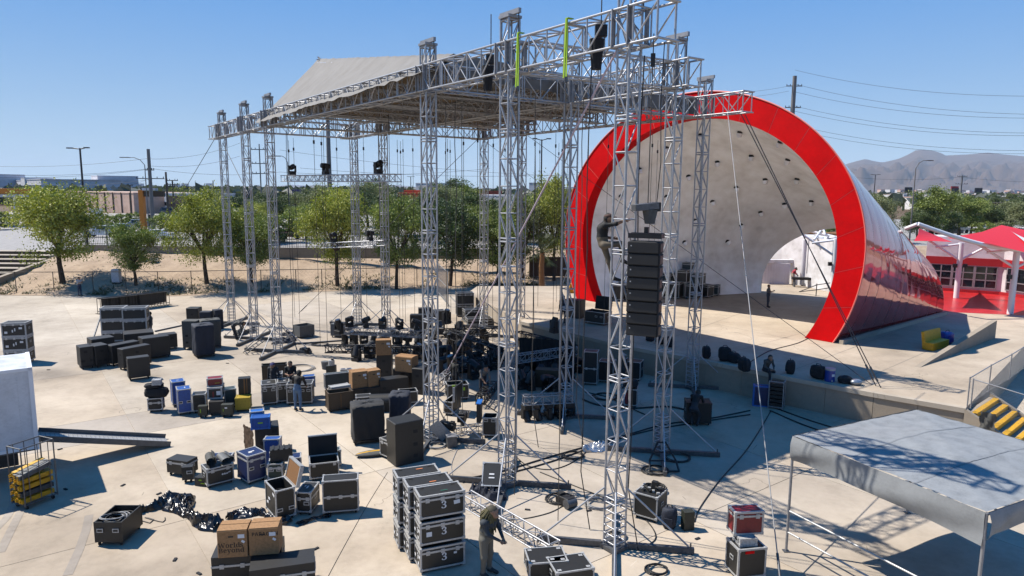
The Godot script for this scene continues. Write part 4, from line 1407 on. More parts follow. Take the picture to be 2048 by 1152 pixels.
func sub_speaker(label: String, n: Array, r: Array, d: float, h: float, o := {}) -> void:
	var t := seat_on("speaker_cabinet", label, "loudspeaker", n, r, d, o.get("base", 0.0), o.get("group", ""))
	var w: float = t.get_meta("w")
	var h0: float = 0.13 if o.get("wheels", true) else 0.0
	var m: Material = M[o.get("mat", "black")]
	inst(t, "body", bevelled(Vector3(w, h - h0, d), 0.02), m, Transform3D(Basis(), Vector3(0, (h + h0) * 0.5, 0)))
	if o.get("grille", false):
		blk(t, "grille", Vector3(0, (h + h0) * 0.5, d * 0.5 + 0.006), Vector3(w * 0.94, (h - h0) * 0.94, 0.012), M.black_matte)
	for q in o.get("cups", [[0.0, 0.72], [-0.2, 0.25], [0.2, 0.25]]):
		blk(t, "hand_cup", Vector3(w * q[0], h0 + (h - h0) * q[1], d * 0.5 + 0.003), Vector3(0.16, 0.12, 0.008), M.rubber)
	for q in o.get("side_cups", []):
		blk(t, "hand_cup", Vector3(-w * 0.5 - 0.003, h0 + (h - h0) * q[1], d * q[0]), Vector3(0.008, 0.12, 0.16), M.rubber)
	if h0 > 0.0:
		casters(t, w, d, 0.06)
func covered_speaker(label: String, n: Array, r: Array, d: float, h: float, m: String, o := {}) -> void:
	var t := seat_on("covered_speaker", label, "loudspeaker", n, r, d)
	var w: float = t.get_meta("w")
	var nz := FastNoiseLite.new()
	nz.seed = int(n[0])
	nz.frequency = 0.9
	var mb := MB.new()
	var pts := []
	var k := 48
	for j in 15:
		for i in k + 1:
			var a := TAU * i / k
			var y := j / 12.0
			var sq := 1.0 / pow(pow(absf(cos(a)), 9.0) + pow(absf(sin(a)), 9.0), 1.0 / 9.0)
			var f := 1.0
			if j > 12:
				f = [0.6, 0.0][j - 13]
			var p := Vector3(cos(a) * w * 0.5 * sq, 0, -sin(a) * d * 0.5 * sq)
			var nn := nz.get_noise_3d(p.x * 3.0, y * 2.2, p.z * 3.0) * 0.05 + 0.025 * sin(a * 11.0 + y * 3.0) * (1.0 - y)
			p += Vector3(cos(a), 0, -sin(a)) * nn * (1.0 if j <= 12 else 0.3)
			p = Vector3(p.x * f, 0.2 + (h - 0.2) * minf(y, 1.0) + 0.02 * nz.get_noise_2d(p.x * 5.0, p.z * 5.0) + (0.015 if j > 12 else 0.0), p.z * f)
			pts.append(p)
	mb.grid(pts, k + 1)
	inst(t, "cover", mb.mesh(), M[m])
	blk(t, "dolly", Vector3(0, 0.15, 0), Vector3(w * 0.96, 0.06, d * 0.96), M.black)
	casters(t, w, d, 0.07)

func build_cases() -> void:
	# foreground, left
	var t := flight_case("open dark grey trunk heaped with coiled black cables on bare plaza", [189, 1093], [247, 1093], 1.05, 0.68, "laminate", {"open": true, "trims": false, "called": "cable_crate", "cat": "trunk", "end_handles": false})
	for k in 9:
		cable_coil(t, Vector3(0.06 * sin(k * 2.0), 0.42 + 0.035 * k, -0.28 + 0.07 * k + 0.05 * cos(k)), 0.26 + 0.03 * sin(k * 1.7), M.cable_grey if k % 3 == 2 else M.cable, 0.25 * sin(k * 1.3))
	flight_case("low black case under the cardboard box reading Worlds Beyond", [424, 1172], [549, 1160], 0.75, 0.72, "black", {"trims": false, "seam": 0.25, "handles": []})
	flight_case("low black case lying alone in front of the cardboard boxes", [500, 1200], [632, 1180], 0.7, 0.72, "black", {"trims": false, "seam": 0.25, "handles": []})
	flight_case("black amplifier case behind the two printed cardboard boxes", [520, 1150], [566, 1146], 0.5, 0.74, "black", {"trims": false, "handles": []})
	carton("cardboard box printed Worlds Beyond on a black case", [436, 1117], [496, 1113], 0.55, 0.68, 0.72, [["Worlds", -0.06, 0.46, 0.16, true], ["Beyond", -0.04, 0.27, 0.16, true]])
	carton("cardboard box printed with a worn company name beside the Worlds Beyond box", [499, 1112], [558, 1108], 0.55, 0.68, 0.72, [["PARAGON", 0.05, 0.8, 0.13, false]])
	t = flight_case("open black road case with bare wood inside its raised lid", [553, 1047], [592, 1036], 0.93, 0.96, "laminate", {"open": true, "handles": [-0.3, 0.3], "hy": 0.3, "end_handles": false})
	var w: float = t.get_meta("w")
	blk(t, "lid", Vector3(w * 0.5 + 0.16, 1.22, 0), Vector3(0.08, 0.62, 0.9), M.wood, Basis(Vector3.BACK, -0.25))
	for y in [0.93, 1.52]:
		blk(t, "lid_trim", Vector3(w * 0.5 + 0.16 + (y - 1.22) * 0.25, y, 0), Vector3(0.11, 0.04, 0.94), M.chrome, Basis(Vector3.BACK, -0.25))
	for z in [-0.46, 0.46]:
		blk(t, "lid_trim", Vector3(w * 0.5 + 0.16, 1.22, z), Vector3(0.11, 0.62, 0.04), M.chrome, Basis(Vector3.BACK, -0.25))
	for k in 4:
		cable_coil(t, Vector3(0.02, 0.6 + 0.04 * k, 0.05 * k - 0.1), 0.2, M.cable, 0.3 * sin(k * 2.0))
	for q in [[0.3, 0.8], [-0.1, 0.55], [-0.25, 0.4]]:
		blk(t, "sticker", Vector3(-w * 0.5 - 0.004, q[1], q[0]), Vector3(0.005, 0.07, 0.16), M.paper, Basis(Vector3.RIGHT, q[0]))
	flight_case("black case with dusty blue-grey lid beside the open wood-lined case", [593, 1031], [623, 1032], 0.75, 0.72, "laminate", {"seam": 0.2, "handles": [0.2], "hy": 0.45, "top_stickers": [[0.0, 0.0, 0.05, 0.16, "paper"], [-0.2, -0.1, 0.03, 0.1, "paper"]]})
	flight_case("tall black case of two equal halves with silver edges", [646, 1033], [718, 1027], 0.5, 1.07, "laminate", {"seam": 0.5, "handles": []})
	t = flight_case("wide black trunk with its black lid standing open", [620, 965], [679, 958], 0.75, 0.62, "laminate", {"open": true, "handles": [], "hy": 0.8})
	w = t.get_meta("w")
	blk(t, "lid", Vector3(0, 0.95, -0.42), Vector3(w, 0.66, 0.09), M.black_matte, Basis(Vector3.RIGHT, -0.12))
	for y in [0.62, 1.28]:
		blk(t, "lid_trim", Vector3(0, y, -0.42 - (y - 0.95) * 0.12), Vector3(w + 0.02, 0.04, 0.11), M.chrome, Basis(Vector3.RIGHT, -0.12))
	for f in [-0.35, 0.35]:
		latch(t, Vector3(w * f, 0.56, 0.385))
	flight_case("slim grey-edged case behind the wide open trunk", [668, 936], [683, 934], 0.35, 0.62, "teal_case", {"handles": []})
	flight_case("navy blue road case with white stencil and silver corners", [497, 972], [534, 960], 0.72, 0.98, "navy_case", {"seam": 0.17, "handles": [-0.3, 0.3], "hy": 0.5, "end_handles": false, "top_stickers": [[0.0, 0.0, 0.2, 0.05, "paper"], [-0.1, 0.1, 0.12, 0.04, "paper"]]})
	flight_case("dark green road case wedged behind the navy case", [536, 965], [566, 963], 0.5, 0.62, "green_case", {"seam": 0.15})
	t = flight_case("black ribbed toolbox lying on the dark green case", [540, 926], [586, 921], 0.42, 0.42, "black", {"wheels": false, "trims": false, "base": 0.62, "called": "toolbox", "cat": "toolbox", "handles": []})
	for f in [-0.35, -0.12, 0.12, 0.35]:
		blk(t, "lid_rib", Vector3(t.get_meta("w") * f, 0.43, 0), Vector3(0.05, 0.03, 0.38), M.black)
	flight_case("narrow bright blue upright case behind the toolbox", [529, 935], [561, 934], 0.35, 1.0, "blue_case", {"handles": [], "wheels": false})
	flight_case("navy low case peeking out left of the wide open trunk", [584, 945], [603, 943], 0.5, 0.5, "navy_case", {"handles": []})
	# fur-covered cabinet with two blue boxes on it
	sub_speaker("dark cabinet with shaggy brown cover carrying two blue boxes", [512, 914], [560, 908], 0.75, 1.05, {"wheels": false, "cups": [[0.3, 0.85], [-0.2, 0.45]]})
	t = seat_on("fur_cover", "shaggy brown pelt hanging on the end of a dark cabinet", "cover", [490, 901], [511, 914], 0.06)
	var mb := MB.new()
	var pts := []
	var nz := FastNoiseLite.new()
	nz.seed = 8
	nz.frequency = 4.0
	for j in 14:
		for i in 12:
			pts.append(Vector3((i / 11.0 - 0.5) * 0.8, 1.02 - j * 0.075, 0.06 + 0.06 * nz.get_noise_2d(i * 0.13, j * 0.13)))
	mb.grid(pts, 12)
	inst(t, "pelt", mb.mesh(), M.fur)
	flight_case("sky blue small rack case with lime label on the furry cabinet", [502, 860], [540, 857], 0.4, 0.42, "blue_case", {"wheels": false, "base": 1.06, "handles": [], "stickers": [[0.0, 0.55, 0.16, 0.05, "lime"]], "trim": "sky_case"})
	flight_case("lighter blue small case behind another on the furry cabinet", [500, 846], [529, 843], 0.38, 0.4, "sky_case", {"wheels": false, "base": 1.06, "handles": []})
	t = flight_case("black case with worn stencil topped by two rolled grey mats", [415, 979], [469, 965], 0.55, 0.66, "laminate", {"seam": 0.1, "handles": [], "stickers": [[0.08, 0.5, 0.05, 0.05, "paper", 0.7], [0.16, 0.5, 0.05, 0.05, "paper", -0.7], [0.24, 0.5, 0.05, 0.04, "paper", 0.4], [0.33, 0.55, 0.08, 0.03, "paper", 0.2]]})
	for k in 2:
		var ml := thing("rolled_mat", ["grey padded mat rolled up on the stencilled case", "smoother grey mat folded beside a rolled mat on the stencilled case"][k], "mat", t.position + Vector3(-0.2 + 0.42 * k, 0.67, 0.05 - 0.1 * k), 0.5 + 0.2 * k)
		mb = MB.new()
		var spiral := []
		for i in 34:
			var a := i * 0.42
			var rr := 0.045 + 0.0042 * i
			spiral.append(Vector2(cos(a) * rr * (1.25 if k == 1 else 1.0), sin(a) * rr * (0.7 if k == 1 else 1.0)))
		for i in 33:
			var p: Vector2 = spiral[i]
			var q: Vector2 = spiral[i + 1]
			mb.quad(Vector3(p.x, p.y + 0.19, 0.3), Vector3(q.x, q.y + 0.19, 0.3), Vector3(q.x, q.y + 0.19, -0.3), Vector3(p.x, p.y + 0.19, -0.3))
		inst(ml, "padding", mb.mesh(), M.cover_grey if k == 0 else M.grey_case)
	flight_case("plain dark case with two latches at the foot of the ramp", [334, 951], [376, 957], 0.5, 0.58, "laminate", {"wheels": true, "trims": false, "seam": 0.12, "handles": []})
	flight_case("small upright black wheeled case in front of the plain dark case", [364, 968], [387, 966], 0.26, 0.56, "black", {"trims": false, "handles": [0.2], "end_handles": false, "stickers": [[-0.2, 0.5, 0.02, 0.2, "green_case"]]})
	flight_case("low black box with lime labels beside the stencilled case", [389, 972], [413, 974], 0.4, 0.3, "black", {"wheels": false, "trims": false, "handles": [], "stickers": [[0.0, 0.7, 0.1, 0.03, "lime"], [0.2, 0.35, 0.14, 0.03, "lime"]]})
	flight_case("long low navy case behind the rolled mats", [414, 938], [462, 937], 0.4, 0.42, "navy_case", {"handles": [], "edge": 0.05})
	# middle left group
	flight_case("worn dark brown case on casters under soft black bags", [296, 826], [326, 824], 0.4, 0.62, "black", {"seam": 0.2, "handles": []})
	soft_bag("bulging black bag lying on the worn dark brown case", G(311, 824) + Vector3(0, 0.62, -0.2), Vector3(0.95, 0.42, 0.5), 0.1)
	soft_bag("flat black bag on top of the bulging bag", G(309, 824) + Vector3(-0.05, 1.02, -0.2), Vector3(0.75, 0.2, 0.42), 0.3)
	flight_case("small silver case crowning the pile of black bags", [304, 771], [321, 770], 0.3, 0.22, "white_case", {"wheels": false, "base": 1.24, "handles": []})
	flight_case("tall bright blue road case with recessed handles, in front of its twin", [357, 832], [385, 828], 0.62, 1.12, "blue_case", {"seam": 0.0, "handles": [-0.3, 0.3], "hy": 0.45, "end_handles": false, "top_stickers": [[0.1, 0.0, 0.04, 0.14, "paper"]]})
	flight_case("second tall bright blue road case standing behind its twin", [346, 815], [373, 811], 0.6, 1.12, "blue_case", {"handles": [], "end_handles": false, "top_stickers": [[0.0, 0.0, 0.1, 0.04, "paper"]]})
	t = flight_case("open-fronted black rack beside the tall blue case", [386, 828], [413, 826], 0.5, 0.84, "laminate", {"handles": [], "end_handles": false})
	for y in [0.3, 0.45, 0.6]:
		blk(t, "rack_unit", Vector3(0, y, 0.26), Vector3(0.42, 0.1, 0.03), M.black)
	flight_case("black upright case carrying the red and white cases", [418, 833], [448, 831], 0.45, 0.62, "black", {"trims": false, "handles": []})
	flight_case("white-edged open rack under the dark red case", [415, 799], [445, 797], 0.7, 0.5, "black", {"wheels": false, "base": 0.62, "trim": "white_case", "edge": 0.07, "handles": [], "stickers": [[0.25, 0.5, 0.16, 0.18, "paper"], [-0.1, 0.35, 0.06, 0.3, "red_case"]]})
	flight_case("dark red amplifier case on top of the white-edged rack", [414, 774], [446, 771], 0.45, 0.34, "red_case", {"wheels": false, "base": 1.12, "handles": [], "stickers": [[0.15, 0.4, 0.2, 0.035, "yellow_case"]]})
	flight_case("small dark olive suitcase with lime strip before the open rack", [396, 837], [415, 836], 0.25, 0.52, "olive_case", {"trims": false, "handles": [], "stickers": [[-0.2, 0.5, 0.03, 0.16, "lime"]]})
	flight_case("dark olive suitcase with top handle before the yellow case", [442, 836], [466, 835], 0.3, 0.56, "olive_case", {"trims": false, "handles": [], "stickers": [[-0.05, 0.7, 0.1, 0.06, "paper"], [-0.28, 0.5, 0.02, 0.12, "lime"]]})
	flight_case("teal grey case half hidden behind the olive suitcase", [450, 818], [474, 815], 0.5, 0.86, "teal_case", {"handles": []})
	flight_case("scratched yellow case with dark blue ends", [471, 825], [501, 823], 0.55, 0.62, "yellow_case", {"handles": [], "edge": 0.05, "trim": "yellow_case", "end_handles": false})
	flight_case("black upright case with two tan bands on the yellow case", [477, 790], [502, 788], 0.42, 0.72, "black", {"wheels": false, "base": 0.62, "trims": false, "handles": [], "stickers": [[0.0, 0.5, 0.05, 0.7, "wood"], [0.2, 0.5, 0.03, 0.7, "wood"]], "trim": "laminate"})
	flight_case("black road case with silver edges, first of the row where the crew stand", [524, 813], [555, 810], 0.75, 0.98, "laminate", {"seam": 0.12, "hy": 0.7, "top_stickers": [[0.0, 0.0, 0.14, 0.05, "paper"]]})
	flight_case("black road case with silver edges, between two others before the crew", [556, 808], [580, 806], 0.75, 0.98, "laminate", {"seam": 0.12, "hy": 0.7, "top_stickers": [[0.1, 0.1, 0.1, 0.05, "paper"]]})
	flight_case("silver-edged black case at the back of the crew's row", [537, 790], [566, 788], 0.5, 0.98, "laminate", {"seam": 0.12, "handles": []})
	flight_case("wide black road case a worker in jeans leans on", [574, 811], [625, 809], 0.75, 0.95, "laminate", {"seam": 0.12, "hy": 0.65, "handles": [-0.36, 0.12, 0.36]})
	flight_case("blue and white monitor rack behind the jeans worker's case", [606, 775], [631, 773], 0.4, 0.5, "blue_case", {"wheels": false, "base": 0.5, "handles": [], "stickers": [[0.05, 0.45, 0.3, 0.26, "window_glass"]], "trim": "white_case"})
	t = flight_case("brown wooden crate with dark open top behind two crew members", [525, 770], [575, 766], 0.5, 0.95, "brown_case", {"open": true, "handles": [], "end_handles": false, "trim": "laminate"})
	t = flight_case("scuffed brown open trunk beside the cardboard boxes", [658, 826], [707, 819], 0.62, 0.84, "brown_case", {"open": true, "handles": [], "end_handles": false, "trim": "brown_case", "wheels": true, "stickers": [[0.0, 0.5, 0.02, 0.6, "wood"]]})
	flight_case("dark green-edged slab case standing behind the brown open trunk", [650, 782], [700, 776], 0.25, 0.8, "teal_case", {"handles": [], "stickers": [[-0.42, 0.85, 0.08, 0.07, "green_case"], [0.42, 0.85, 0.08, 0.07, "green_case"]]})
	flight_case("silver shallow tray case resting inside the brown trunk", [663, 782], [701, 776], 0.4, 0.15, "white_case", {"wheels": false, "base": 0.72, "handles": []})
	flight_case("small open black crate with a metal drum on it, on bare concrete", [652, 755], [671, 755], 0.35, 0.6, "olive_case", {"wheels": false, "trims": false, "handles": [], "end_handles": false})
	var dr := thing("metal_drum", "shiny round metal drum on the small black crate", "drum", G(662, 755) + Vector3(0, 0.6, -0.18))
	bar(dr, "barrel", Vector3(0, 0, 0), Vector3(0, 0.26, 0), 0.16, M.chrome, unit_tube)
	bar(dr, "cap", Vector3(0.05, 0.26, 0), Vector3(0.05, 0.34, 0), 0.07, M.black, unit_tube)
	var bu := thing("bucket", "dark grey plastic bucket standing on the concrete near the small crate", "bucket", G(650, 738))
	mb = MB.new()
	mb.tube(Vector3.ZERO, Vector3(0, 0.42, 0), 0.15, 0.2, 14)
	inst(bu, "pail", mb.mesh(), M.grey_case)
	for q in [[681, 750, "blue"], [693, 749, "blue"]]:
		flight_case("small white box with blue label beside the slab case", [q[0], q[1]], [q[0] + 12, q[1] - 1], 0.3, 0.28, "white_case", {"wheels": false, "handles": [], "trims": false, "group": "small white boxes", "top_stickers": [[0.0, 0.0, 0.2, 0.15, "navy_case"]]})
	# centre: cartons and loudspeakers
	carton("wide tan cardboard box on black cases beside a matching narrower box", [705, 778], [736, 774], 0.6, 0.75, 0.5, [])
	carton("narrow tan cardboard box pressed against the wide tan box", [737, 775], [762, 771], 0.55, 0.74, 0.5, [])
	carton("tall tan cardboard box on top of a black speaker", [752, 711], [783, 710], 0.5, 0.76, 1.2, [])
	carton("open tan cardboard box tilted on black speakers near the tower", [790, 742], [824, 746], 0.62, 0.72, 0.95, [])
	sub_speaker("tall black speaker under the tall tan cardboard box", [753, 755], [783, 755], 0.6, 1.2, {"wheels": false})
	sub_speaker("black speaker beneath the open tan box", [786, 775], [826, 778], 0.8, 0.95, {"wheels": false})
	sub_speaker("long black speaker with faded purple top", [760, 794], [818, 786], 0.6, 0.78, {"wheels": false, "cups": [[-0.35, 0.5]]})
	sub_speaker("tall black speaker next to the tower behind the long speaker", [824, 788], [846, 790], 0.7, 1.25, {"wheels": false})
	sub_speaker("low black speaker under the tan cardboard boxes", [700, 800], [762, 794], 0.6, 0.5, {"wheels": false})
	flight_case("silver-edged case filled with hardware right of the rounded black case", [800, 812], [836, 809], 0.55, 0.62, "laminate", {"open": true, "handles": []})
	flight_case("silver-edged case partly hidden left of the rounded black case", [712, 822], [742, 820], 0.5, 0.6, "laminate", {"handles": [], "seam": 0.15})
	t = seat_on("barrel_case", "rounded black fibre case lying before the cartons", "case", [737, 826], [797, 824], 0.7)
	mb = MB.new()
	for i in 12:
		var a0 := PI * i / 12.0
		var a1 := PI * (i + 1) / 12.0
		var p0 := Vector3(0, 0.42 + sin(a0) * 0.3, cos(a0) * 0.35)
		var p1 := Vector3(0, 0.42 + sin(a1) * 0.3, cos(a1) * 0.35)
		var hx := Vector3(0.6, 0, 0)
		mb.quad(p0 - hx, p0 + hx, p1 + hx, p1 - hx)
		mb.tri(p0 + hx, Vector3(0.6, 0.42, 0), p1 + hx)
		mb.tri(p1 - hx, Vector3(-0.6, 0.42, 0), p0 - hx)
	inst(t, "lid", mb.mesh(), M.black)
	blk(t, "body", Vector3(0, 0.21, 0), Vector3(1.2, 0.42, 0.7), M.black_matte)
	covered_speaker("big speaker under a wrinkled black cloth on a wheeled dolly", [706, 893], [771, 886], 0.9, 1.5, "cover")
	covered_speaker("speaker under a blue-grey fitted cover beside the black cloth one", [778, 868], [818, 868], 0.8, 1.55, "cover_blue")
	sub_speaker("uncovered grey speaker stack nearest the tower foot", [792, 935], [848, 922], 0.8, 1.55, {"wheels": false, "cups": [[0.2, 0.75], [0.2, 0.45], [0.2, 0.18]], "mat": "laminate"})
	flight_case("grey case with teal stained lid beside the uncovered speaker stack", [760, 914], [794, 929], 0.55, 0.72, "laminate", {"seam": 0.12, "handles": [0.2], "hy": 0.6, "top_stickers": [[0.1, 0.0, 0.2, 0.2, "green_wall"]]})
	var kk := thing("long_board", "pale yellow and grey pointed board lying on the concrete", "board", G(738, 912), 0.35)
	mb = MB.new()
	mb.ball(Vector3(0.3, 0.09, 0), Vector3(0.8, 0.09, 0.26), 20, 8)
	inst(kk, "hull", mb.mesh(), M.cover_grey)
	mb = MB.new()
	mb.ball(Vector3(0.3, 0.105, 0.0), Vector3(0.78, 0.085, 0.1), 20, 8)
	inst(kk, "stripe", mb.mesh(), M.yellow_paint)
	# back left: subs and stacks
	var gs := "black subwoofers on the left of the plaza"
	sub_speaker("black subwoofer at the outer corner of the left speaker group", [163, 740], [190, 736], 0.9, 1.2, {"side_cups": [], "cups": [[-0.1, 0.75], [-0.3, 0.3], [0.3, 0.3]]})
	sub_speaker("black subwoofer second in the left speaker row", [193, 737], [220, 732], 0.9, 1.2)
	sub_speaker("long black subwoofer behind the second one", [186, 722], [232, 715], 0.9, 1.2)
	sub_speaker("black subwoofer in the left group's middle", [226, 734], [282, 722], 0.6, 1.15, {"side_cups": [[0.0, 0.72], [0.1, 0.25]]})
	sub_speaker("black subwoofer just behind the detached front one", [248, 742], [304, 730], 0.55, 1.15, {"side_cups": [[0.0, 0.7]]})
	sub_speaker("detached black subwoofer standing in front of the left group", [258, 763], [302, 757], 0.55, 1.15, {"cups": [], "side_cups": [[0.0, 0.78], [0.14, 0.3], [-0.14, 0.3]]})
	sub_speaker("wide black subwoofer with white marking at the group's right", [288, 722], [342, 714], 0.9, 1.25, {"cups": []})
	sub_speaker("black subwoofer at the far right of the left group", [322, 702], [356, 698], 0.7, 0.95, {"cups": [[0.2, 0.7]]})
	sub_speaker("flat black speaker behind the left group below the white-edged cases", [250, 706], [310, 700], 1.2, 1.1, {"cups": []})
	for c in 2:
		for k in 3:
			var nm: String = ["bottom", "middle", "top"][k]
			flight_case("white-edged black case, %s of the %s stack by the crowd barriers" % [nm, ["outer", "inner"][c]], [208 + 43 * c, 687], [249 + 44 * c, 685], 0.9, 0.72, "black", {"wheels": k == 0, "rise": 0.74 * k, "w": 1.34, "seam": 0.1, "handles": [], "trim": "white_case", "edge": 0.07})
	for k in 3:
		flight_case("white-edged black case, %s of the stack behind the truck" % ["bottom", "middle", "top"][k], [9, 729], [58, 727], 0.8, 0.74, "black", {"wheels": k == 0, "rise": 0.76 * k, "seam": 0.1, "trim": "white_case", "edge": 0.06, "handles": [], "stickers": [[-0.32, 0.3, 0.14, 0.12, "paper"], [-0.05, 0.4, 0.06, 0.14, "paper"], [0.05, 0.5, 0.05, 0.16, "paper"], [0.28, 0.6, 0.16, 0.1, "paper"]]})
	sub_speaker("pale grey weathered speaker on its dolly beside the blue covered one", [366, 700], [396, 700], 0.7, 1.75, {"mat": "cover_grey", "cups": [[-0.2, 0.45], [0.25, 0.45], [-0.2, 0.2], [0.25, 0.2]]})
	covered_speaker("tall speaker under a dark blue cover on a wheeled dolly", [393, 718], [432, 713], 1.1, 1.85, "cover_blue")
	covered_speaker("speaker under a brown-grey cover behind the dark blue covered one", [404, 700], [444, 696], 0.8, 1.75, "cover_grey")
	sub_speaker("dark slanted speaker behind the pale weathered speaker", [374, 660], [398, 660], 0.7, 1.5, {"wheels": false})
	sub_speaker("dark navy speaker beside the slanted speaker", [400, 662], [421, 662], 0.6, 1.3, {"wheels": false, "mat": "cover_blue"})
	sub_speaker("single dark navy speaker next to the outer tower", [432, 660], [448, 658], 0.6, 1.35, {"wheels": false, "mat": "cover_blue"})
	flight_case("grey open bin standing on the concrete between front and middle towers", [600, 678], [630, 673], 0.9, 0.8, "grey_case", {"open": true, "trims": false, "handles": [], "end_handles": false, "called": "open_bin", "cat": "bin"})
	flight_case("pale grey case at the end of the long dark light truss", [661, 675], [683, 676], 0.7, 0.9, "grey_case", {"handles": [], "trims": false})
	# stack of nine numbered cases
	for c in 3:
		for k in 3:
			var b := 0.69 * k
			var nn := "numbered black case with silver edges, %s of the %s column" % [["bottom", "middle", "top"][k], ["front", "second", "rear"][c]]
			t = flight_case(nn, [841, 1150], [930, 1132], 0.6, 0.66, "laminate", {"wheels": true, "gap": 0.08, "seam": 0.12, "handles": [], "end_handles": false, "edge": 0.045, "group": "", "stickers": [[[0.32, 0.55, 0.16, 0.1, "paper", 0.1], [-0.3, 0.45, 0.14, 0.12, "paper", 0.0], [0.28, 0.6, 0.08, 0.05, "paper", 0.0]][2 - k]], "text": [["3", 0.03, 0.5, 0.26, "paper", true]]})
			var yb := Basis(Vector3.UP, t.rotation.y)
			t.position += yb * Vector3(-0.13 * c, b, -0.66 * c)
			lettering(t, "3", Vector3(-t.get_meta("w") * 0.5 - 0.004, 0.38, 0.05), 0.2, M.paper, Basis(Vector3.UP, -PI / 2), true)
			for q in [[0.2, 0.42], [-0.2, 0.3], [0.12, 0.22]]:
				blk(t, "sticker", Vector3(-t.get_meta("w") * 0.5 - 0.004, q[1], q[0]), Vector3(0.004, 0.07, 0.1), M.paper)
			if k == 2:
				blk(t, "top_label", Vector3(0.1, 0.662, [0.1, 0.15, -0.1][c]), Vector3(0.18, 0.004, 0.035), [M.green_wall, M.amber, M.amber][c])
				for e in [[-0.4, 0.2], [0.4, 0.2], [-0.4, -0.2], [0.4, -0.2]]:
					blk(t, "caster_cup", Vector3(e[0], 0.663, e[1]), Vector3(0.1, 0.006, 0.05), M.rubber)
	for q in [[1058, 1166, 1136, 1160, "flat black case at the end of the lying truss, farther of two", 0.0], [1112, 1186, 1188, 1174, "flat black case at the end of the lying truss, nearer of two", 0.0]]:
		t = flight_case(q[4], [q[0], q[1]], [q[2], q[3]], 0.75, 0.5, "laminate", {"handles": [], "top_stickers": [[-0.38, -0.35, 0.1, 0.08, "chrome"], [0.38, -0.35, 0.1, 0.08, "chrome"], [-0.38, 0.35, 0.1, 0.08, "chrome"], [0.38, 0.35, 0.1, 0.08, "chrome"]]})
	# right foreground
	t = flight_case("black case with tangled cables and plugs on top, beside a backpack", [1266, 1035], [1313, 1049], 0.75, 0.8, "laminate", {"handles": [], "seam": 0.0})
	for k in 5:
		cable_coil(t, Vector3(-0.1 + 0.09 * k, 0.83 + 0.02 * k, -0.2 + 0.08 * sin(k * 2.0)), 0.17, M.cable, 0.2 * sin(k))
	for k in 7:
		blk(t, "plug", Vector3(-0.25 + 0.09 * k, 0.84, 0.05 + 0.1 * sin(k * 2.3)), Vector3(0.07, 0.05, 0.09), M.chrome if k % 2 == 0 else M.black, Basis(Vector3.UP, k * 0.9))
	blk(t, "monitor", Vector3(0.08, 0.95, -0.1), Vector3(0.16, 0.24, 0.14), M.black)
	flight_case("tall black case with red tape on its front", [1474, 1166], [1530, 1160], 0.62, 0.86, "laminate", {"handles": [], "stickers": [[-0.1, 0.88, 0.24, 0.07, "red_paint"]], "edge": 0.045, "top_stickers": [[0.1, 0.0, 0.3, 0.3, "navy_case"]]})
	t = flight_case("small silver power box between the red case and the tall black case", [1480, 1094], [1514, 1092], 0.4, 0.2, "white_case", {"wheels": false, "base": 0.86, "handles": [], "trims": true})
	flight_case("dark red silver-edged case on top of the stack near the tent", [1468, 1071], [1526, 1068], 0.42, 0.6, "red_case", {"wheels": false, "base": 1.06, "handles": [], "edge": 0.05, "seam": 0.12, "end_handles": false})
	flight_case("small dark metal distribution box with a cable leading away", [1368, 1063], [1389, 1061], 0.25, 0.56, "olive_case", {"trims": false, "wheels": false, "handles": []})
	flight_case("silver-framed dark panel case leaning at the stage wall", [1505, 812], [1538, 815], 0.3, 0.95, "navy_case", {"wheels": false, "handles": [], "trim": "sky_case", "edge": 0.06})
	flight_case("tilted silver-edged case resting on dark blankets by the tower foot", [955, 985], [990, 992], 0.3, 0.78, "laminate", {"wheels": false, "handles": [], "stickers": [[0.0, 0.5, 0.16, 0.05, "paper"], [0.0, 0.35, 0.18, 0.04, "paper"]]})
	var tl := get_child(get_child_count() - 1) as Node3D
	tl.rotation = Vector3(-0.75, tl.rotation.y + 0.35, 0)
	tl.position += Vector3(0.1, 0.2, 0.1)
	# between the towers, centre right
	t = flight_case("open silver-edged case with lid raised, label plate on its end", [887, 831], [905, 833], 1.0, 0.62, "laminate", {"open": true, "handles": [-0.2, 0.2], "hy": 0.55, "end_handles": false})
	w = t.get_meta("w")
	blk(t, "lid", Vector3(w * 0.5 + 0.05, 0.95, 0.0), Vector3(0.07, 0.62, 0.96), M.laminate)
	for z in [-0.48, 0.48]:
		blk(t, "lid_trim", Vector3(w * 0.5 + 0.05, 0.95, z), Vector3(0.09, 0.64, 0.04), M.chrome)
	t = flight_case("open black case with lime tape behind the raised-lid case", [895, 803], [938, 800], 0.7, 0.75, "laminate", {"open": true, "handles": []})
	blk(t, "tape", Vector3(-0.2, 0.72, 0.37), Vector3(0.18, 0.07, 0.02), M.lime)
	blk(t, "tape", Vector3(0.25, 0.55, 0.37), Vector3(0.12, 0.14, 0.02), M.lime)
	t = flight_case("open black case with upright lid between the two near towers", [965, 876], [993, 877], 0.6, 0.82, "laminate", {"open": true, "hy": 0.85, "end_handles": false})
	blk(t, "lid", Vector3(-0.42, 1.0, 0.1), Vector3(0.16, 0.75, 0.55), M.black)
	blk(t, "lid_trim", Vector3(-0.42, 1.39, 0.1), Vector3(0.2, 0.04, 0.6), M.sky_case)
	bar(t, "lid_stay", Vector3(-0.32, 1.3, -0.1), Vector3(0.3, 0.85, -0.2), 0.02, M.black)
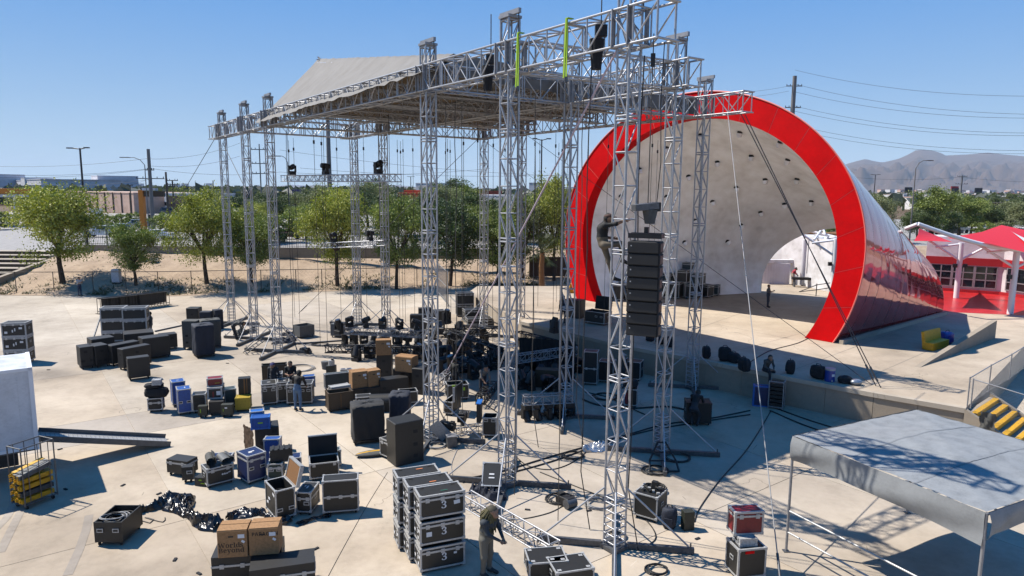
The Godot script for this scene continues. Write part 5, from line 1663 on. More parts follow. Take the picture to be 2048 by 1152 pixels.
	# cases round the stage
	for q in [[914, 634, 948, 633, 0.95, "olive_case", "stacked pair of grey-lidded black cases at the platform wall, lower left", 0.0], [914, 634, 948, 633, 0.85, "laminate", "stacked pair of grey-lidded black cases at the platform wall, upper left", 0.97], [930, 646, 968, 644, 0.95, "laminate", "black case before the stacked pair at the platform wall", 0.0], [935, 652, 985, 650, 0.5, "laminate", "low black case at the far back tower's foot", 0.0]]:
		flight_case(q[6], [q[0], q[1]], [q[2], q[3]], 0.9, q[4], q[5], {"rise": q[7], "wheels": q[7] == 0.0, "handles": [], "seam": 0.15})
	sub_speaker("black flat screen panel case standing near the middle row", [820, 668], [852, 668], 0.5, 1.3, {"wheels": false, "cups": []})
	sub_speaker("black panel case behind another near the middle row", [838, 655], [864, 654], 0.5, 1.35, {"wheels": false, "cups": []})
	flight_case("black case with silver lid edge behind the panel cases", [866, 645], [890, 644], 0.7, 0.85, "laminate", {"handles": []})
	t = flight_case("open silver-edged black case with lid up on the platform edge", [1168, 646], [1208, 652], 0.9, 0.8, "black", {"base": STAGE, "open": true, "handles": [0.1, 0.35]})
	blk(t, "lid", Vector3(0.1, 1.25, -0.5), Vector3(t.get_meta("w") * 0.8, 0.85, 0.1), M.black_matte, Basis(Vector3.RIGHT, -0.15))
	sub_speaker("black case standing behind a worker on the platform edge", [1128, 634], [1160, 638], 0.7, 1.2, {"base": STAGE, "wheels": false, "cups": []})
	# pile of cases inside the shell
	var pile := [[1322, 594, 0.0, 1.1, 1.2], [1352, 596, 0.0, 1.2, 1.3], [1384, 596, 0.0, 1.1, 1.15], [1412, 594, 0.0, 0.9, 1.0], [1428, 590, 0.0, 0.7, 0.85], [1335, 594, 1.2, 1.0, 0.7], [1366, 596, 1.3, 1.0, 0.9], [1395, 596, 1.15, 1.0, 0.8], [1374, 594, 2.2, 0.6, 0.55], [1240, 600, 0.0, 1.1, 1.3], [1262, 600, 0.0, 0.9, 1.0]]
	for q in pile:
		var p := G(q[0], q[1], STAGE)
		t = thing("road_case", "dark case in the pile stored at the shell's left side", "road case", p + Vector3(0, q[2], 0), 0.9 + 0.15 * sin(q[0]), "cases stored inside the shell")
		case_body(t, q[3], 0.8, q[4], M.laminate if int(q[0]) % 3 else M.teal_case, {"wheels": q[2] == 0.0, "handles": [], "end_handles": false, "seam": 0.15})
	# dark cases in the roof's shade
	flight_case("black two-part cabinet standing behind the middle row tower", [1166, 770], [1194, 772], 0.6, 1.7, "black", {"seam": 0.85, "handles": []})
	flight_case("black case in deep shade beside the two-part cabinet", [1196, 765], [1226, 768], 0.7, 1.1, "black", {"handles": []})
	flight_case("black case by the stage wall in the shade", [1246, 760], [1280, 764], 0.7, 1.0, "black", {"handles": []})
	flight_case("red-fronted black case with gear piled on it in the shade", [1248, 815], [1274, 817], 0.55, 0.85, "black", {"handles": [], "stickers": [[-0.35, 0.45, 0.12, 0.5, "red_case"]]})
	soft_bag("dark bundle of gear on the red-fronted case", G(1262, 815) + Vector3(0, 0.85, -0.25), Vector3(0.6, 0.4, 0.5), 0.3)
	flight_case("black trunk a crouching worker bends over in the shade", [1372, 850], [1422, 852], 0.7, 0.95, "black", {"handles": [], "trim": "laminate"})
	flight_case("olive case with tan top lying among the piled lights", [1070, 775], [1125, 778], 0.6, 0.9, "brown_case", {"handles": [], "trims": false, "wheels": false})

func cable_coil(t: Node, c: Vector3, r: float, m: Material, tilt := 0.0, turns := 3) -> void:
	var mb := MB.new()
	var pts := []
	for i in 16 * turns + 1:
		var a := TAU * i / 16.0
		pts.append(c + Basis(Vector3.RIGHT, tilt) * Vector3(cos(a) * r * (1.0 + 0.05 * sin(a * 0.31 + c.x)), 0.012 * i / 16.0 + 0.01 * sin(a * 1.3), sin(a) * r * 0.9))
	mb.path(pts, 0.013, 5)
	inst(t, "cable_coil", mb.mesh(), m)
func soft_bag(label: String, at: Vector3, s: Vector3, yaw: float, m := "fabric_dark", called := "gear_bag", cat := "bag") -> Node3D:
	var t := thing(called, label, cat, at, yaw)
	var nz := FastNoiseLite.new()
	nz.seed = int(absf(at.x) * 100.0)
	nz.frequency = 1.2
	var pts := []
	for j in 13:
		for i in 25:
			var a := TAU * i / 24.0
			var f := PI * (j / 12.0 - 0.5)
			var ca := cos(a)
			var sa := sin(a)
			var cf := pow(cos(f), 0.45)
			var p := Vector3(signf(ca) * pow(absf(ca), 0.55) * cf, signf(sin(f)) * pow(absf(sin(f)), 0.7), -signf(sa) * pow(absf(sa), 0.55) * cf)
			p *= 1.0 + 0.16 * nz.get_noise_3d(p.x, p.y, p.z)
			pts.append(Vector3(p.x * s.x * 0.5, maxf(0.0, (p.y * 0.5 + 0.5) * s.y), p.z * s.z * 0.5))
	var mb := MB.new()
	mb.grid(pts, 25)
	inst(t, "body", mb.mesh(), M[m])
	mb = MB.new()
	mb.path([Vector3(-s.x * 0.2, s.y * 0.93, 0), Vector3(-s.x * 0.14, s.y * 1.12, 0.02), Vector3(s.x * 0.12, s.y * 1.12, 0.03), Vector3(s.x * 0.2, s.y * 0.93, 0)], 0.016, 5)
	inst(t, "strap", mb.mesh(), M.black)
	blk(t, "pocket", Vector3(0, s.y * 0.38, s.z * 0.47), Vector3(s.x * 0.55, s.y * 0.35, 0.06), M[m], Basis(), unit_bevel)
	return t
func crumple(called: String, label: String, cat: String, path: Array, width: float, high: float, m: Material, sd: int) -> void:
	var o := G(path[0][0], path[0][1])
	var t := thing(called, label, cat, o)
	var nz := FastNoiseLite.new()
	nz.seed = sd
	nz.frequency = 1.1
	nz.fractal_octaves = 4
	var P := []
	for p in path:
		P.append(G(p[0], p[1]) - o)
	var n := (P.size() - 1) * 14 + 1
	var pts := []
	for j in 23:
		for i in n:
			var f := float(i) / 14.0
			var k := mini(int(f), P.size() - 2)
			var c: Vector3 = P[k].lerp(P[k + 1], f - k)
			var d: Vector3 = (P[k + 1] - P[k]).normalized()
			var s := Vector3(-d.z, 0, d.x)
			var x := j / 22.0 * 2.0 - 1.0
			var ww := width * (0.6 + 0.4 * sin(f * 2.1 + sd)) * (0.35 + 0.65 * sin(PI * clampf(float(i) / (n - 1), 0.04, 0.96)))
			var p := c + s * x * ww * 0.5
			var hh := high * (1.0 - x * x) * (0.35 + 0.65 * absf(nz.get_noise_2d(p.x * 2.2, p.z * 2.2)) * 2.0) + absf(nz.get_noise_2d(p.x * 4.0, p.z * 4.0 + 40.0)) * high * 0.35
			pts.append(p + Vector3(nz.get_noise_2d(p.x * 5, 3) * 0.08, 0.012 + hh * (0.0 if j == 0 or j == 22 else 1.0), nz.get_noise_2d(p.z * 5, 7) * 0.08))
	var mb := MB.new()
	mb.grid(pts, n)
	inst(t, "sheet", mb.mesh(), m)
func floor_cable(label: String, px: Array, r: float, m: Material, h := 0.0) -> void:
	var o := G(px[0][0], px[0][1], h)
	var t := thing("floor_cable", label, "cable", o)
	var cv := Curve3D.new()
	for i in px.size():
		var p := G(px[i][0], px[i][1], h) - o + Vector3(0, r, 0)
		var a := G(px[maxi(i - 1, 0)][0], px[maxi(i - 1, 0)][1], h)
		var b := G(px[mini(i + 1, px.size() - 1)][0], px[mini(i + 1, px.size() - 1)][1], h)
		var tg := (b - a) / 6.0
		cv.add_point(p, -tg, tg)
	cv.bake_interval = 0.25
	var mb := MB.new()
	mb.path(Array(cv.get_baked_points()), r, 5)
	inst(t, "cable", mb.mesh(), m)
func ground_coil(label: String, x: float, y: float, r: float, m: Material) -> void:
	var t := thing("cable_coil_pile", label, "cable", G(x, y))
	cable_coil(t, Vector3(0, 0.02, 0), r, m, 0.0, 4)
	cable_coil(t, Vector3(0.03, 0.06, 0.02), r * 0.85, m, 0.05, 3)
func lying_truss(label: String, a: Vector3, b: Vector3, sz: float, m: Material, split := false) -> Node3D:
	var t := thing("lighting_truss", label, "truss", Vector3(a.x, a.y - sz * 0.5, a.z))
	long_truss(t, a, b, sz, sz, 2.4, 0.45, m, 0.034 if m == M.black_truss else 0.026, 0.02 if m == M.black_truss else 0.015, 0.0 if split else -1.0)
	return t

func build_props() -> void:
	# cart of yellow barrier parts
	var t := seat_on("barrier_cart", "tall steel cage cart loaded with yellow barrier panels beside the truck", "cart", [52, 1022], [116, 996], 0.62)
	var w: float = t.get_meta("w")
	var d := 0.62
	var H := 1.9
	for sx in [-1, 1]:
		for sz in [-1, 1]:
			bar(t, "corner_post", Vector3(sx * w * 0.5, 0.12, sz * d * 0.5), Vector3(sx * w * 0.5, H, sz * d * 0.5), 0.022, M.steel)
	for y in [0.16, H]:
		for s in [-1, 1]:
			bar(t, "rail", Vector3(-w * 0.5, y, s * d * 0.5), Vector3(w * 0.5, y, s * d * 0.5), 0.02, M.steel)
			bar(t, "rail", Vector3(s * w * 0.5, y, -d * 0.5), Vector3(s * w * 0.5, y, d * 0.5), 0.02, M.steel)
	for f in [-0.25, 0.0, 0.25]:
		for s in [-1, 1]:
			bar(t, "upright", Vector3(w * f * 1.3, 0.16, s * d * 0.5), Vector3(w * f * 1.3, H, s * d * 0.5), 0.014, M.steel)
	casters(t, w, d, 0.07)
	var k := 0
	for L in 5:
		for i in 3:
			var bp := thing("stacked_barricade", "yellow ribbed barrier panel stacked flat in the cage cart" if L < 4 else "grey perforated plank lying on the yellow panels in the cart", "panel", t.position + t.basis * Vector3(0.0, 0.2 + 0.2 * L, -0.19 + 0.19 * i), t.rotation.y, "panels in the cart" if L < 4 else "planks in the cart")
			var mm: Material = M.yellow_paint if L < 4 and (L + i) % 4 != 3 else M.cover_grey
			if L == 4:
				mm = M.grey_case if i > 0 else M.yellow_paint
				bp.rotation.z = 0.16
				bp.position.y += 0.02
			blk(bp, "board", Vector3(-0.03 * k, 0.08, 0), Vector3(w * 1.0, 0.13, 0.16), mm)
			for e in 3:
				blk(bp, "rib", Vector3(-0.03 * k, 0.04 + 0.04 * e, 0.083), Vector3(w * 1.0, 0.012, 0.012), mm)
			for e in [0.0, 0.06]:
				bar(bp, "hook", Vector3(-w * 0.5 - 0.02, 0.05 + e, 0.0), Vector3(-w * 0.5 - 0.1, 0.07 + e, 0.02), 0.018, M.yellow_paint)
			k = (k + 1) % 3
	# crowd barriers standing nested
	for i in 15:
		var p := G(226 + 6.2 * i, 624 - 0.75 * i)
		var b := thing("crowd_barrier", "black steel crowd barrier nested in the long row before the trees", "barrier", p, 1.05 + 0.01 * sin(i * 3.0), "nested crowd barriers")
		var hw := 1.15
		var hh := 1.2
		for s in [-1, 1]:
			bar(b, "leg", Vector3(s * hw, 0, 0), Vector3(s * hw, hh, 0), 0.024, M.black_truss)
			bar(b, "foot", Vector3(s * hw, 0.03, -0.3), Vector3(s * hw, 0.03, 0.3), 0.02, M.black_truss)
		for y in [0.2, hh]:
			bar(b, "rail", Vector3(-hw, y, 0), Vector3(hw, y, 0), 0.024, M.black_truss)
		for q in 9:
			bar(b, "bar", Vector3(-hw + 0.23 * (q + 1), 0.2, 0), Vector3(-hw + 0.23 * (q + 1), hh, 0), 0.012, M.black_truss)
		if i % 3 == 1:
			blk(b, "sheet", Vector3(0, 0.72, 0.03), Vector3(2.2, 0.9, 0.012), M.black)
		blk(b, "tread_plate", Vector3(0, hh - 0.03, 0.14), Vector3(2.2, 0.02, 0.3), M.black)
	var pole := thing("steel_tube", "long grey steel tube lying past the white-edged cases", "tube", G(310, 664))
	bar(pole, "tube", Vector3(0, 0.05, 0), G(1120 / 4.0 + 85, 652) - pole.position + Vector3(0, 0.05, 0), 0.05, M.steel)
	var pole2 := thing("steel_tube", "long steel tube leaning against the white-edged cases", "tube", G(186, 681))
	bar(pole2, "tube", Vector3(0, 0.05, 0), G(206, 668) - pole2.position + Vector3(0, 1.35, 0), 0.05, M.steel)
	var pole3 := thing("steel_tube", "long dark tube lying between the front and middle towers", "tube", G(575, 690))
	bar(pole3, "tube", Vector3(0, 0.05, 0), G(690, 682) - pole3.position + Vector3(0, 0.05, 0), 0.05, M.steel)
	# sheets and cloth
	crumple("plastic_sheet", "crumpled glossy black plastic sheet trailing over the plaza", "sheet", [[272, 1030], [318, 1015], [350, 1003], [372, 1030], [402, 1047], [442, 1058]], 1.2, 0.34, M.plastic_sheet, 4)
	crumple("plastic_sheet", "end of black plastic sheet bunched behind the cardboard boxes", "sheet", [[452, 1040], [480, 1028], [520, 1028], [552, 1040], [580, 1048]], 0.7, 0.2, M.plastic_sheet, 6)
	crumple("plastic_sheet", "flat black plastic under the split black case", "sheet", [[596, 1050], [628, 1038], [662, 1030]], 0.9, 0.05, M.plastic_sheet, 9)
	crumple("foil_bundle", "crumpled silver foil bundle lying on the edge of the shadow", "sheet", [[1165, 905], [1190, 897], [1215, 896], [1240, 900]], 0.9, 0.26, M.silver_sheet, 12)
	crumple("dark_blanket", "dark navy blanket heaped under the tilted case", "blanket", [[940, 985], [965, 988], [992, 998], [1002, 990]], 0.9, 0.34, M.cover_blue, 15)
	crumple("dark_blanket", "dark blue cloth dropped beside the grey open bin", "blanket", [[563, 672], [580, 671], [600, 668]], 0.8, 0.3, M.cover_blue, 18)
	crumple("net_heap", "grey net and webbing heaped at the front tower's foot", "netting", [[472, 672], [490, 668], [510, 664]], 1.2, 0.5, M.cover_grey, 21)
	crumple("net_heap", "purple-grey webbing pile on the floor between the front towers", "netting", [[545, 690], [565, 684], [590, 680]], 1.4, 0.3, M.cover_blue, 24)
	crumple("net_heap", "heap of dark rigging gear among the piled moving lights", "netting", [[1075, 760], [1100, 752], [1135, 750]], 1.5, 0.8, M.fabric_dark, 27)
	# cables
	floor_cable("thick black cable running from the numbered cases into the roof's shade", [[925, 960], [1000, 945], [1100, 915], [1170, 895], [1250, 872], [1330, 850], [1420, 838], [1500, 822]], 0.03, M.cable)
	floor_cable("thick black cable lying beside the one from the numbered cases", [[925, 966], [1020, 947], [1110, 922], [1200, 890], [1300, 862], [1400, 845], [1500, 830]], 0.028, M.cable)
	floor_cable("black cable looping below the silver foil", [[1030, 912], [1055, 932], [1100, 940], [1140, 928], [1172, 905], [1182, 885]], 0.018, M.cable)
	floor_cable("black cable curving round the climbed tower's foot", [[1080, 945], [1130, 965], [1180, 985], [1240, 1010], [1290, 1040], [1312, 1075], [1290, 1095]], 0.018, M.cable)
	floor_cable("black supply cable from the distribution box to the stage wall", [[1389, 1045], [1398, 1020], [1425, 980], [1448, 952], [1490, 905], [1520, 860], [1542, 822]], 0.02, M.cable)
	floor_cable("thin dark cable stretched straight across the near plaza", [[650, 1165], [690, 1090], [735, 1010], [775, 945]], 0.007, M.cable)
	floor_cable("black cable along the foot of the stage wall", [[1545, 815], [1620, 842], [1700, 866], [1760, 880]], 0.03, M.cable)
	floor_cable("second black cable along the stage wall foot", [[1540, 822], [1610, 852], [1690, 878]], 0.03, M.cable)
	floor_cable("bundle of black cables in the shade behind the climbed tower", [[1165, 800], [1200, 812], [1260, 818], [1340, 815], [1400, 830]], 0.04, M.cable)
	floor_cable("black cable wandering between shaded towers", [[1170, 785], [1215, 795], [1250, 812], [1290, 830]], 0.025, M.cable)
	floor_cable("thin grey rope from the near speaker stack to the numbered cases", [[905, 950], [903, 930], [912, 905], [920, 890]], 0.014, M.cable_grey)
	floor_cable("black cable over the platform floor towards the shell", [[1500, 725], [1540, 702], [1600, 685], [1642, 662]], 0.02, M.cable, STAGE)
	floor_cable("red and black lead on the concrete beside the cable trunk", [[270, 1048], [282, 1042], [300, 1047], [308, 1040], [290, 1036], [326, 1045], [330, 1036]], 0.014, M.cable)
	floor_cable("chain lying in a curve between the lying truss and the tower", [[1000, 1042], [1050, 1038], [1100, 1026], [1130, 1010]], 0.016, M.chain)
	for q in [[1145, 913, 0.4, "black cable coiled on the sunlit floor left of the foil"], [1310, 943, 0.45, "grey cable coiled at the foot of the black trolley frame"], [1352, 917, 0.5, "flat black cable coil in the roof's shade beside the trolley frame"], [1312, 1142, 0.28, "small black cable ring near the climbed tower's long foot"], [872, 893, 0.35, "pale cable coil at the foot of the tower by the speaker stack"], [1120, 1000, 0.45, "tangled black cable near the lying truss"], [1195, 1010, 0.4, "cable tangle against the climbed tower's left foot"], [1230, 1075, 0.3, "coiled cable stuffed inside the climbed tower's base"], [598, 738, 0.8, "brown rope coil behind the crew on the concrete"], [640, 690, 0.5, "dark coil by the third tower's outrigger"], [1210, 795, 0.6, "black cable heap in the shade beyond the climbed tower"], [1315, 985, 0.3, "cable coil beside the plug-covered case"], [838, 632, 0.4, "dark rope heap near the panel cases"]]:
		ground_coil(q[3], q[0], q[1], q[2], M.cable if q[3].contains("black") or q[3].contains("dark") else M.cable_grey)
	# trusses on the ground and on their dollies
	lying_truss("silver truss lying on the floor by the numbered cases", G(932, 996, 0.2), G(1110, 1100, 0.2), 0.38, M.alu, true)
	lying_truss("short silver truss lying behind the open upright-lid case", G(908, 862, 0.15), G(1000, 852, 0.15), 0.3, M.alu, true)
	lying_truss("pale dusty truss on stands at the back of the light pile", G(683, 660, 1.1), G(850, 668, 1.1), 0.4, M.alu_dull)
	lying_truss("grey truss on stands in front of the dusty one", G(652, 697, 0.5), G(862, 700, 0.7), 0.4, M.black_truss)
	lying_truss("black truss slanting down toward the beside-tower pile", G(902, 668, 1.0), G(1000, 706, 1.0), 0.45, M.black_truss)
	lying_truss("black truss across the back of the light pile", G(845, 668, 1.0), G(1000, 662, 1.0), 0.45, M.black_truss)
	lying_truss("black truss behind the near tower pair toward the stage", G(1036, 670, 1.2), G(1150, 700, 1.2), 0.45, M.black_truss)
	lying_truss("blue-lit silver truss spanning the shade before the stage wall", G(1030, 718, 1.2), G(1152, 700, 1.2), 0.4, M.alu_dull)
	lying_truss("low black truss between the light pile and the tower", G(905, 735, 0.7), G(972, 722, 0.7), 0.4, M.black_truss)
	lying_truss("silver truss low in the shade with lights clamped beneath", G(1045, 800, 0.9), G(1145, 795, 0.9), 0.36, M.alu_dull)
	lying_truss("short purple-grey truss corner beside the tower", G(872, 770, 0.5), G(912, 735, 0.5), 0.35, M.alu_dull)
	lying_truss("black truss standing on end among the lights", G(985, 770, 0.4), G(960, 800, 0.4), 0.4, M.black_truss)
	var gl := "moving lights in the ground pile"
	for q in [[690, 690, 0], [708, 692, 0], [728, 690, 1], [748, 690, 0], [772, 692, 1], [795, 694, 0], [815, 695, 1], [838, 696, 0], [713, 722, 0], [740, 716, 1], [772, 718, 0], [805, 720, 1], [836, 718, 0], [858, 712, 1], [878, 705, 0], [890, 722, 1], [905, 702, 0], [920, 715, 1], [940, 735, 0], [955, 728, 1], [975, 742, 0], [992, 738, 1], [865, 690, 0], [900, 690, 1], [935, 705, 0], [882, 745, 1], [905, 752, 0], [870, 728, 0], [925, 745, 1], [965, 755, 0], [880, 668, 1], [920, 676, 0], [945, 682, 1], [968, 690, 0], [985, 712, 1], [912, 730, 0], [948, 758, 1], [898, 768, 0], [984, 728, 1], [856, 735, 1], [872, 712, 1], [960, 708, 0], [930, 690, 1], [1000, 722, 0]]:
		moving_head("black moving light in the pile between the towers", G(q[0], q[1]) + Vector3(0, 0.0, 0), q[0] * 0.7, false, 1.35 + 0.25 * sin(q[0] * 1.3), 0.4 + 0.9 * q[2], gl)
	for f in [0.08, 0.3, 0.52, 0.74, 0.95]:
		moving_head("black moving light clamped under the low truss in the roof shade", G(1045, 800, 0.9).lerp(G(1145, 795, 0.9), f) + Vector3(0, -0.18, 0.05), 0.4 + f * 3.0, true, 1.05, 0.5, "lights under the shaded low truss")
	for f in [0.1, 0.3, 0.5, 0.7, 0.9]:
		moving_head("black moving light standing on the dusty back truss", G(683, 660, 1.1).lerp(G(850, 668, 1.1), f) + Vector3(0, 0.2, 0), 0.4 + f * 5.0, false, 1.1, 1.2, "lights on the dusty truss")
	for q in [[893, 648, 1.5], [1108, 666, 1.6], [678, 668, 0.9]]:
		moving_head("black moving light on a raised truss end", G(q[0], q[1], q[2]), q[0], false, 1.3, 0.3, "lights on raised truss ends")
	for q in [[1050, 770], [1062, 752], [1085, 765], [1110, 765], [1128, 775], [1140, 760], [1055, 735], [1100, 740], [1042, 755], [1072, 738], [1118, 745], [1136, 735], [1060, 780], [1095, 782], [1120, 788], [1158, 745], [1044, 778]]:
		moving_head("black moving light heaped in the shade right of the near tower", G(q[0], q[1]), q[0] * 0.9, false, 1.35, 0.3 + sin(q[0]), "lights heaped in the shade")
	# a black drape hung in front of the stage
	var dr := thing("black_drape", "black stage drape stretched below a truss in the shade", "drape", G(1040, 735))
	var mb := MB.new()
	var pts := []
	for j in 5:
		for i in 40:
			var p := G(1038, 738).lerp(G(1150, 748), i / 39.0) - dr.position
			pts.append(p + Vector3(0, 1.75 - 0.43 * j, 0.05 * sin(i * 1.3)))
	mb.grid(pts, 40)
	inst(dr, "cloth", mb.mesh(), M.black_matte)
	# chain hoists lying on the floor
	for q in [[895, 880, 0.7, "black chain hoist hanging low over a steel tub, left one"], [925, 870, 1.0, "black chain hoist hanging low beside another over the tower's outrigger"], [1130, 1010, 0.0, "black chain hoist lying among cables near the lying truss"], [612, 706, 0.0, "dark hoist resting on the third tower's outrigger"]]:
		var p := G(q[0], q[1])
		var h := thing("chain_hoist", q[3], "hoist", p + Vector3(0, q[2] * 0.6, 0), q[0])
		blk(h, "motor_body", Vector3(0, 0.16, 0), Vector3(0.62, 0.26, 0.28), M.black, Basis(Vector3.BACK, 0.12), unit_bevel)
		bar(h, "drum", Vector3(0.25, 0.16, -0.17), Vector3(0.25, 0.16, 0.17), 0.15, M.steel, unit_tube)
		blk(h, "cable_guide", Vector3(-0.2, 0.3, 0), Vector3(0.16, 0.08, 0.2), M.rubber)
		if q[2] > 0.0:
			bar(h, "chain", Vector3(0, 0.28, 0), Vector3(0, 12.6 - h.position.y, 0), 0.012, M.chain)
			mb = MB.new()
			mb.tube(Vector3(0.05, -0.25, 0), Vector3(0.05, 0.08, 0), 0.06, 0.17, 10)
			inst(h, "chain_bag", mb.mesh(), M.cover_grey)
	var tub := thing("steel_tub", "galvanised square tub on the floor below the hoists", "tub", G(903, 893))
	blk(tub, "body", Vector3(0, 0.22, 0), Vector3(0.36, 0.44, 0.36), M.steel, Basis(0.0 * Vector3.UP + Vector3.UP, 0.3), unit_bevel)
	blk(tub, "rim", Vector3(0, 0.44, 0), Vector3(0.4, 0.03, 0.4), M.alu_dull, Basis(Vector3.UP, 0.3))
	var ba := thing("leaning_board", "pale board leaning against the tower by the speaker stack", "board", G(884, 885))
	blk(ba, "board", Vector3(0, 0.4, 0), Vector3(0.5, 1.0, 0.04), M.white_case, Basis(Vector3(0.3, 0.0, 1.0).normalized(), 0.75))
	var mbx := thing("metal_bench_frame", "small purple-grey folding frame lying near the third tower", "frame", G(510, 706), 0.6)
	for s in [-1, 1]:
		bar(mbx, "side_tube", Vector3(-0.6, 0.05, s * 0.3), Vector3(0.5, 0.75, s * 0.3), 0.03, M.black_truss)
		bar(mbx, "leg_tube", Vector3(-0.3, 0.25, s * 0.3), Vector3(0.4, 0.03, s * 0.3), 0.03, M.black_truss)
	for i in 5:
		bar(mbx, "slat", Vector3(-0.5 + 0.22 * i, 0.12 + 0.13 * i, -0.3), Vector3(-0.5 + 0.22 * i, 0.12 + 0.13 * i, 0.3), 0.03, M.cover_blue)
	# trolley frame at the shaded tower
	var tf := thing("trolley_frame", "black ladder-like trolley frame leaning at a middle row tower", "trolley", G(1325, 938))
	for s in [-1, 1]:
		bar(tf, "side_rail", Vector3(s * 0.5, 0.04, 0.3), Vector3(s * 0.46, 0.3, 0.0), 0.035, M.black_truss)
		bar(tf, "side_rail", Vector3(s * 0.46, 0.3, 0.0), Vector3(s * 0.14, 0.85, -0.3), 0.035, M.black_truss)
	for y in [[0.05, 0.5, 0.3], [0.3, 0.46, 0.0], [0.55, 0.32, -0.14], [0.85, 0.14, -0.3]]:
		bar(tf, "cross_bar", Vector3(-y[1], y[0], y[2]), Vector3(y[1], y[0], y[2]), 0.03, M.black_truss)
	# backpacks and bags along the stage edge
	for q in [[1340, 694, 0.5, 0.55, "black backpack lying on the stage edge behind the shaded tower"], [1412, 716, 0.55, 0.6, "small black backpack on the stage edge nearest the back tower"], [1449, 722, 0.6, 0.7, "upright black backpack paired with a slumped bag on the stage edge"], [1466, 725, 0.7, 0.5, "slumped black bag against an upright backpack on the stage edge"], [1488, 742, 0.7, 0.62, "black bag drooping over the stage edge near a seated worker"], [1580, 747, 0.5, 0.62, "lone pointed black bag on the stage edge"], [1636, 757, 0.7, 0.6, "black bag beside the blue water cooler"], [1690, 766, 0.6, 0.3, "flat black bag on the stage edge beyond the water cooler"], [1320, 688, 0.5, 0.4, "dark bag farther along the stage edge"], [1300, 682, 0.45, 0.35, "dark bundle beside the dark bag on the stage edge"]]:
		soft_bag(q[4], G(q[0], q[1], STAGE), Vector3(q[2], q[3], 0.4), q[0] * 0.13, "fabric_dark", "backpack", "bag")
	soft_bag("navy and grey backpack leaning against the plug-covered case", G(1338, 1055), Vector3(0.42, 0.62, 0.36), -0.4, "cover_blue", "backpack", "bag")
	var pb := thing("plastic_bag", "pale blue clear plastic bag on the stage edge", "bag", G(1712, 770, STAGE))
	mb = MB.new()
	mb.ball(Vector3(0, 0.13, 0), Vector3(0.26, 0.14, 0.18), 12, 7)
	inst(pb, "film", mb.mesh(), M.car_silver)
	var wc := thing("water_cooler", "blue insulated water jug with white lid on the stage edge", "cooler", G(1659, 762, STAGE))
	bar(wc, "jug", Vector3.ZERO, Vector3(0, 0.5, 0), 0.21, M.blue_plastic, unit_tube)
	bar(wc, "lid", Vector3(0, 0.5, 0), Vector3(0, 0.58, 0), 0.215, M.white_case, unit_tube)
	blk(wc, "label", Vector3(0.05, 0.3, 0.205), Vector3(0.12, 0.1, 0.02), M.paper)
	blk(wc, "tap", Vector3(0, 0.07, 0.23), Vector3(0.05, 0.07, 0.06), M.white_case)
	# yellow stage furniture
	var yb := thing("yellow_bench", "yellow concrete bench standing in the shell's shadow", "bench", G(1868, 696, STAGE), 0.62)
	blk(yb, "seat", Vector3(0, 0.22, 0.12), Vector3(1.9, 0.42, 0.45), M.yellow_paint, Basis(), unit_bevel)
	blk(yb, "backrest", Vector3(0, 0.5, -0.17), Vector3(1.9, 0.95, 0.16), M.yellow_paint, Basis(Vector3.RIGHT, -0.15), unit_bevel)
	soft_bag("dark blue bag propped at the end of the yellow bench", G(1892, 688, STAGE), Vector3(0.8, 0.7, 0.5), 0.4, "blue_plastic")
	var y2 := thing("yellow_bench", "yellow concrete block at the shell's left foot", "bench", G(1144, 585, STAGE), 0.2)
	blk(y2, "seat", Vector3(0, 0.2, 0.1), Vector3(0.8, 0.4, 0.5), M.yellow_paint, Basis(), unit_bevel)
	blk(y2, "backrest", Vector3(0.1, 0.55, -0.1), Vector3(0.6, 0.35, 0.25), M.yellow_paint, Basis(), unit_bevel)
	# dark trolley rack by the wall
	var rk := thing("equipment_rack", "narrow black rack with dangling connectors at the stage wall", "rack", G(1552, 815), -0.5)
	for sx in [-1, 1]:
		for sz in [-1, 1]:
			bar(rk, "upright", Vector3(sx * 0.3, 0, sz * 0.3), Vector3(sx * 0.3, 1.25, sz * 0.3), 0.025, M.alu_dull)
	for i in 6:
		blk(rk, "unit", Vector3(0, 0.2 + 0.18 * i, 0), Vector3(0.56, 0.13, 0.56), M.black)
	for y in [0.1, 1.25]:
		blk(rk, "frame", Vector3(0, y, 0.3), Vector3(0.62, 0.04, 0.04), M.alu_dull)
		blk(rk, "frame", Vector3(0.3, y, 0), Vector3(0.04, 0.04, 0.62), M.alu_dull)
	# barrier gate on the plaza near the platform
	var gt := thing("gate_panel", "grey steel mesh gate panel standing by the platform ramp", "gate", G(885, 610))
	for e in [0.0, 1.0]:
		bar(gt, "post", G(876, 590).lerp(G(896, 614), e) - gt.position, G(876, 590).lerp(G(896, 614), e) - gt.position + Vector3(0, 3.0, 0), 0.05, M.alu_dull)
	for i in 12:
		var p := G(876, 590).lerp(G(896, 614), (i + 0.5) / 12.0) - gt.position
		bar(gt, "bar", p + Vector3(0, 0.3, 0), p + Vector3(0, 2.9, 0), 0.025, M.alu_dull)
	for y in [0.3, 1.6, 2.9]:
		bar(gt, "rail", G(876, 590) - gt.position + Vector3(0, y, 0), G(896, 614) - gt.position + Vector3(0, y, 0), 0.03, M.alu_dull)
	# small litter
	for q in [[131, 979], [120, 899], [246, 971], [455, 727], [97, 740], [318, 988], [398, 1148], [350, 1120], [632, 1098], [1178, 1022], [1055, 1020], [1864, 783], [1395, 1078]]:
		var l := thing("litter_scrap", "small dark scrap of litter lying on the concrete", "litter", G(q[0], q[1]), q[0], "litter scraps")
		blk(l, "scrap", Vector3(0, 0.015, 0), Vector3(0.16, 0.03, 0.07), M.fabric_dark, Basis(Vector3.UP, 0.4), unit_bevel)
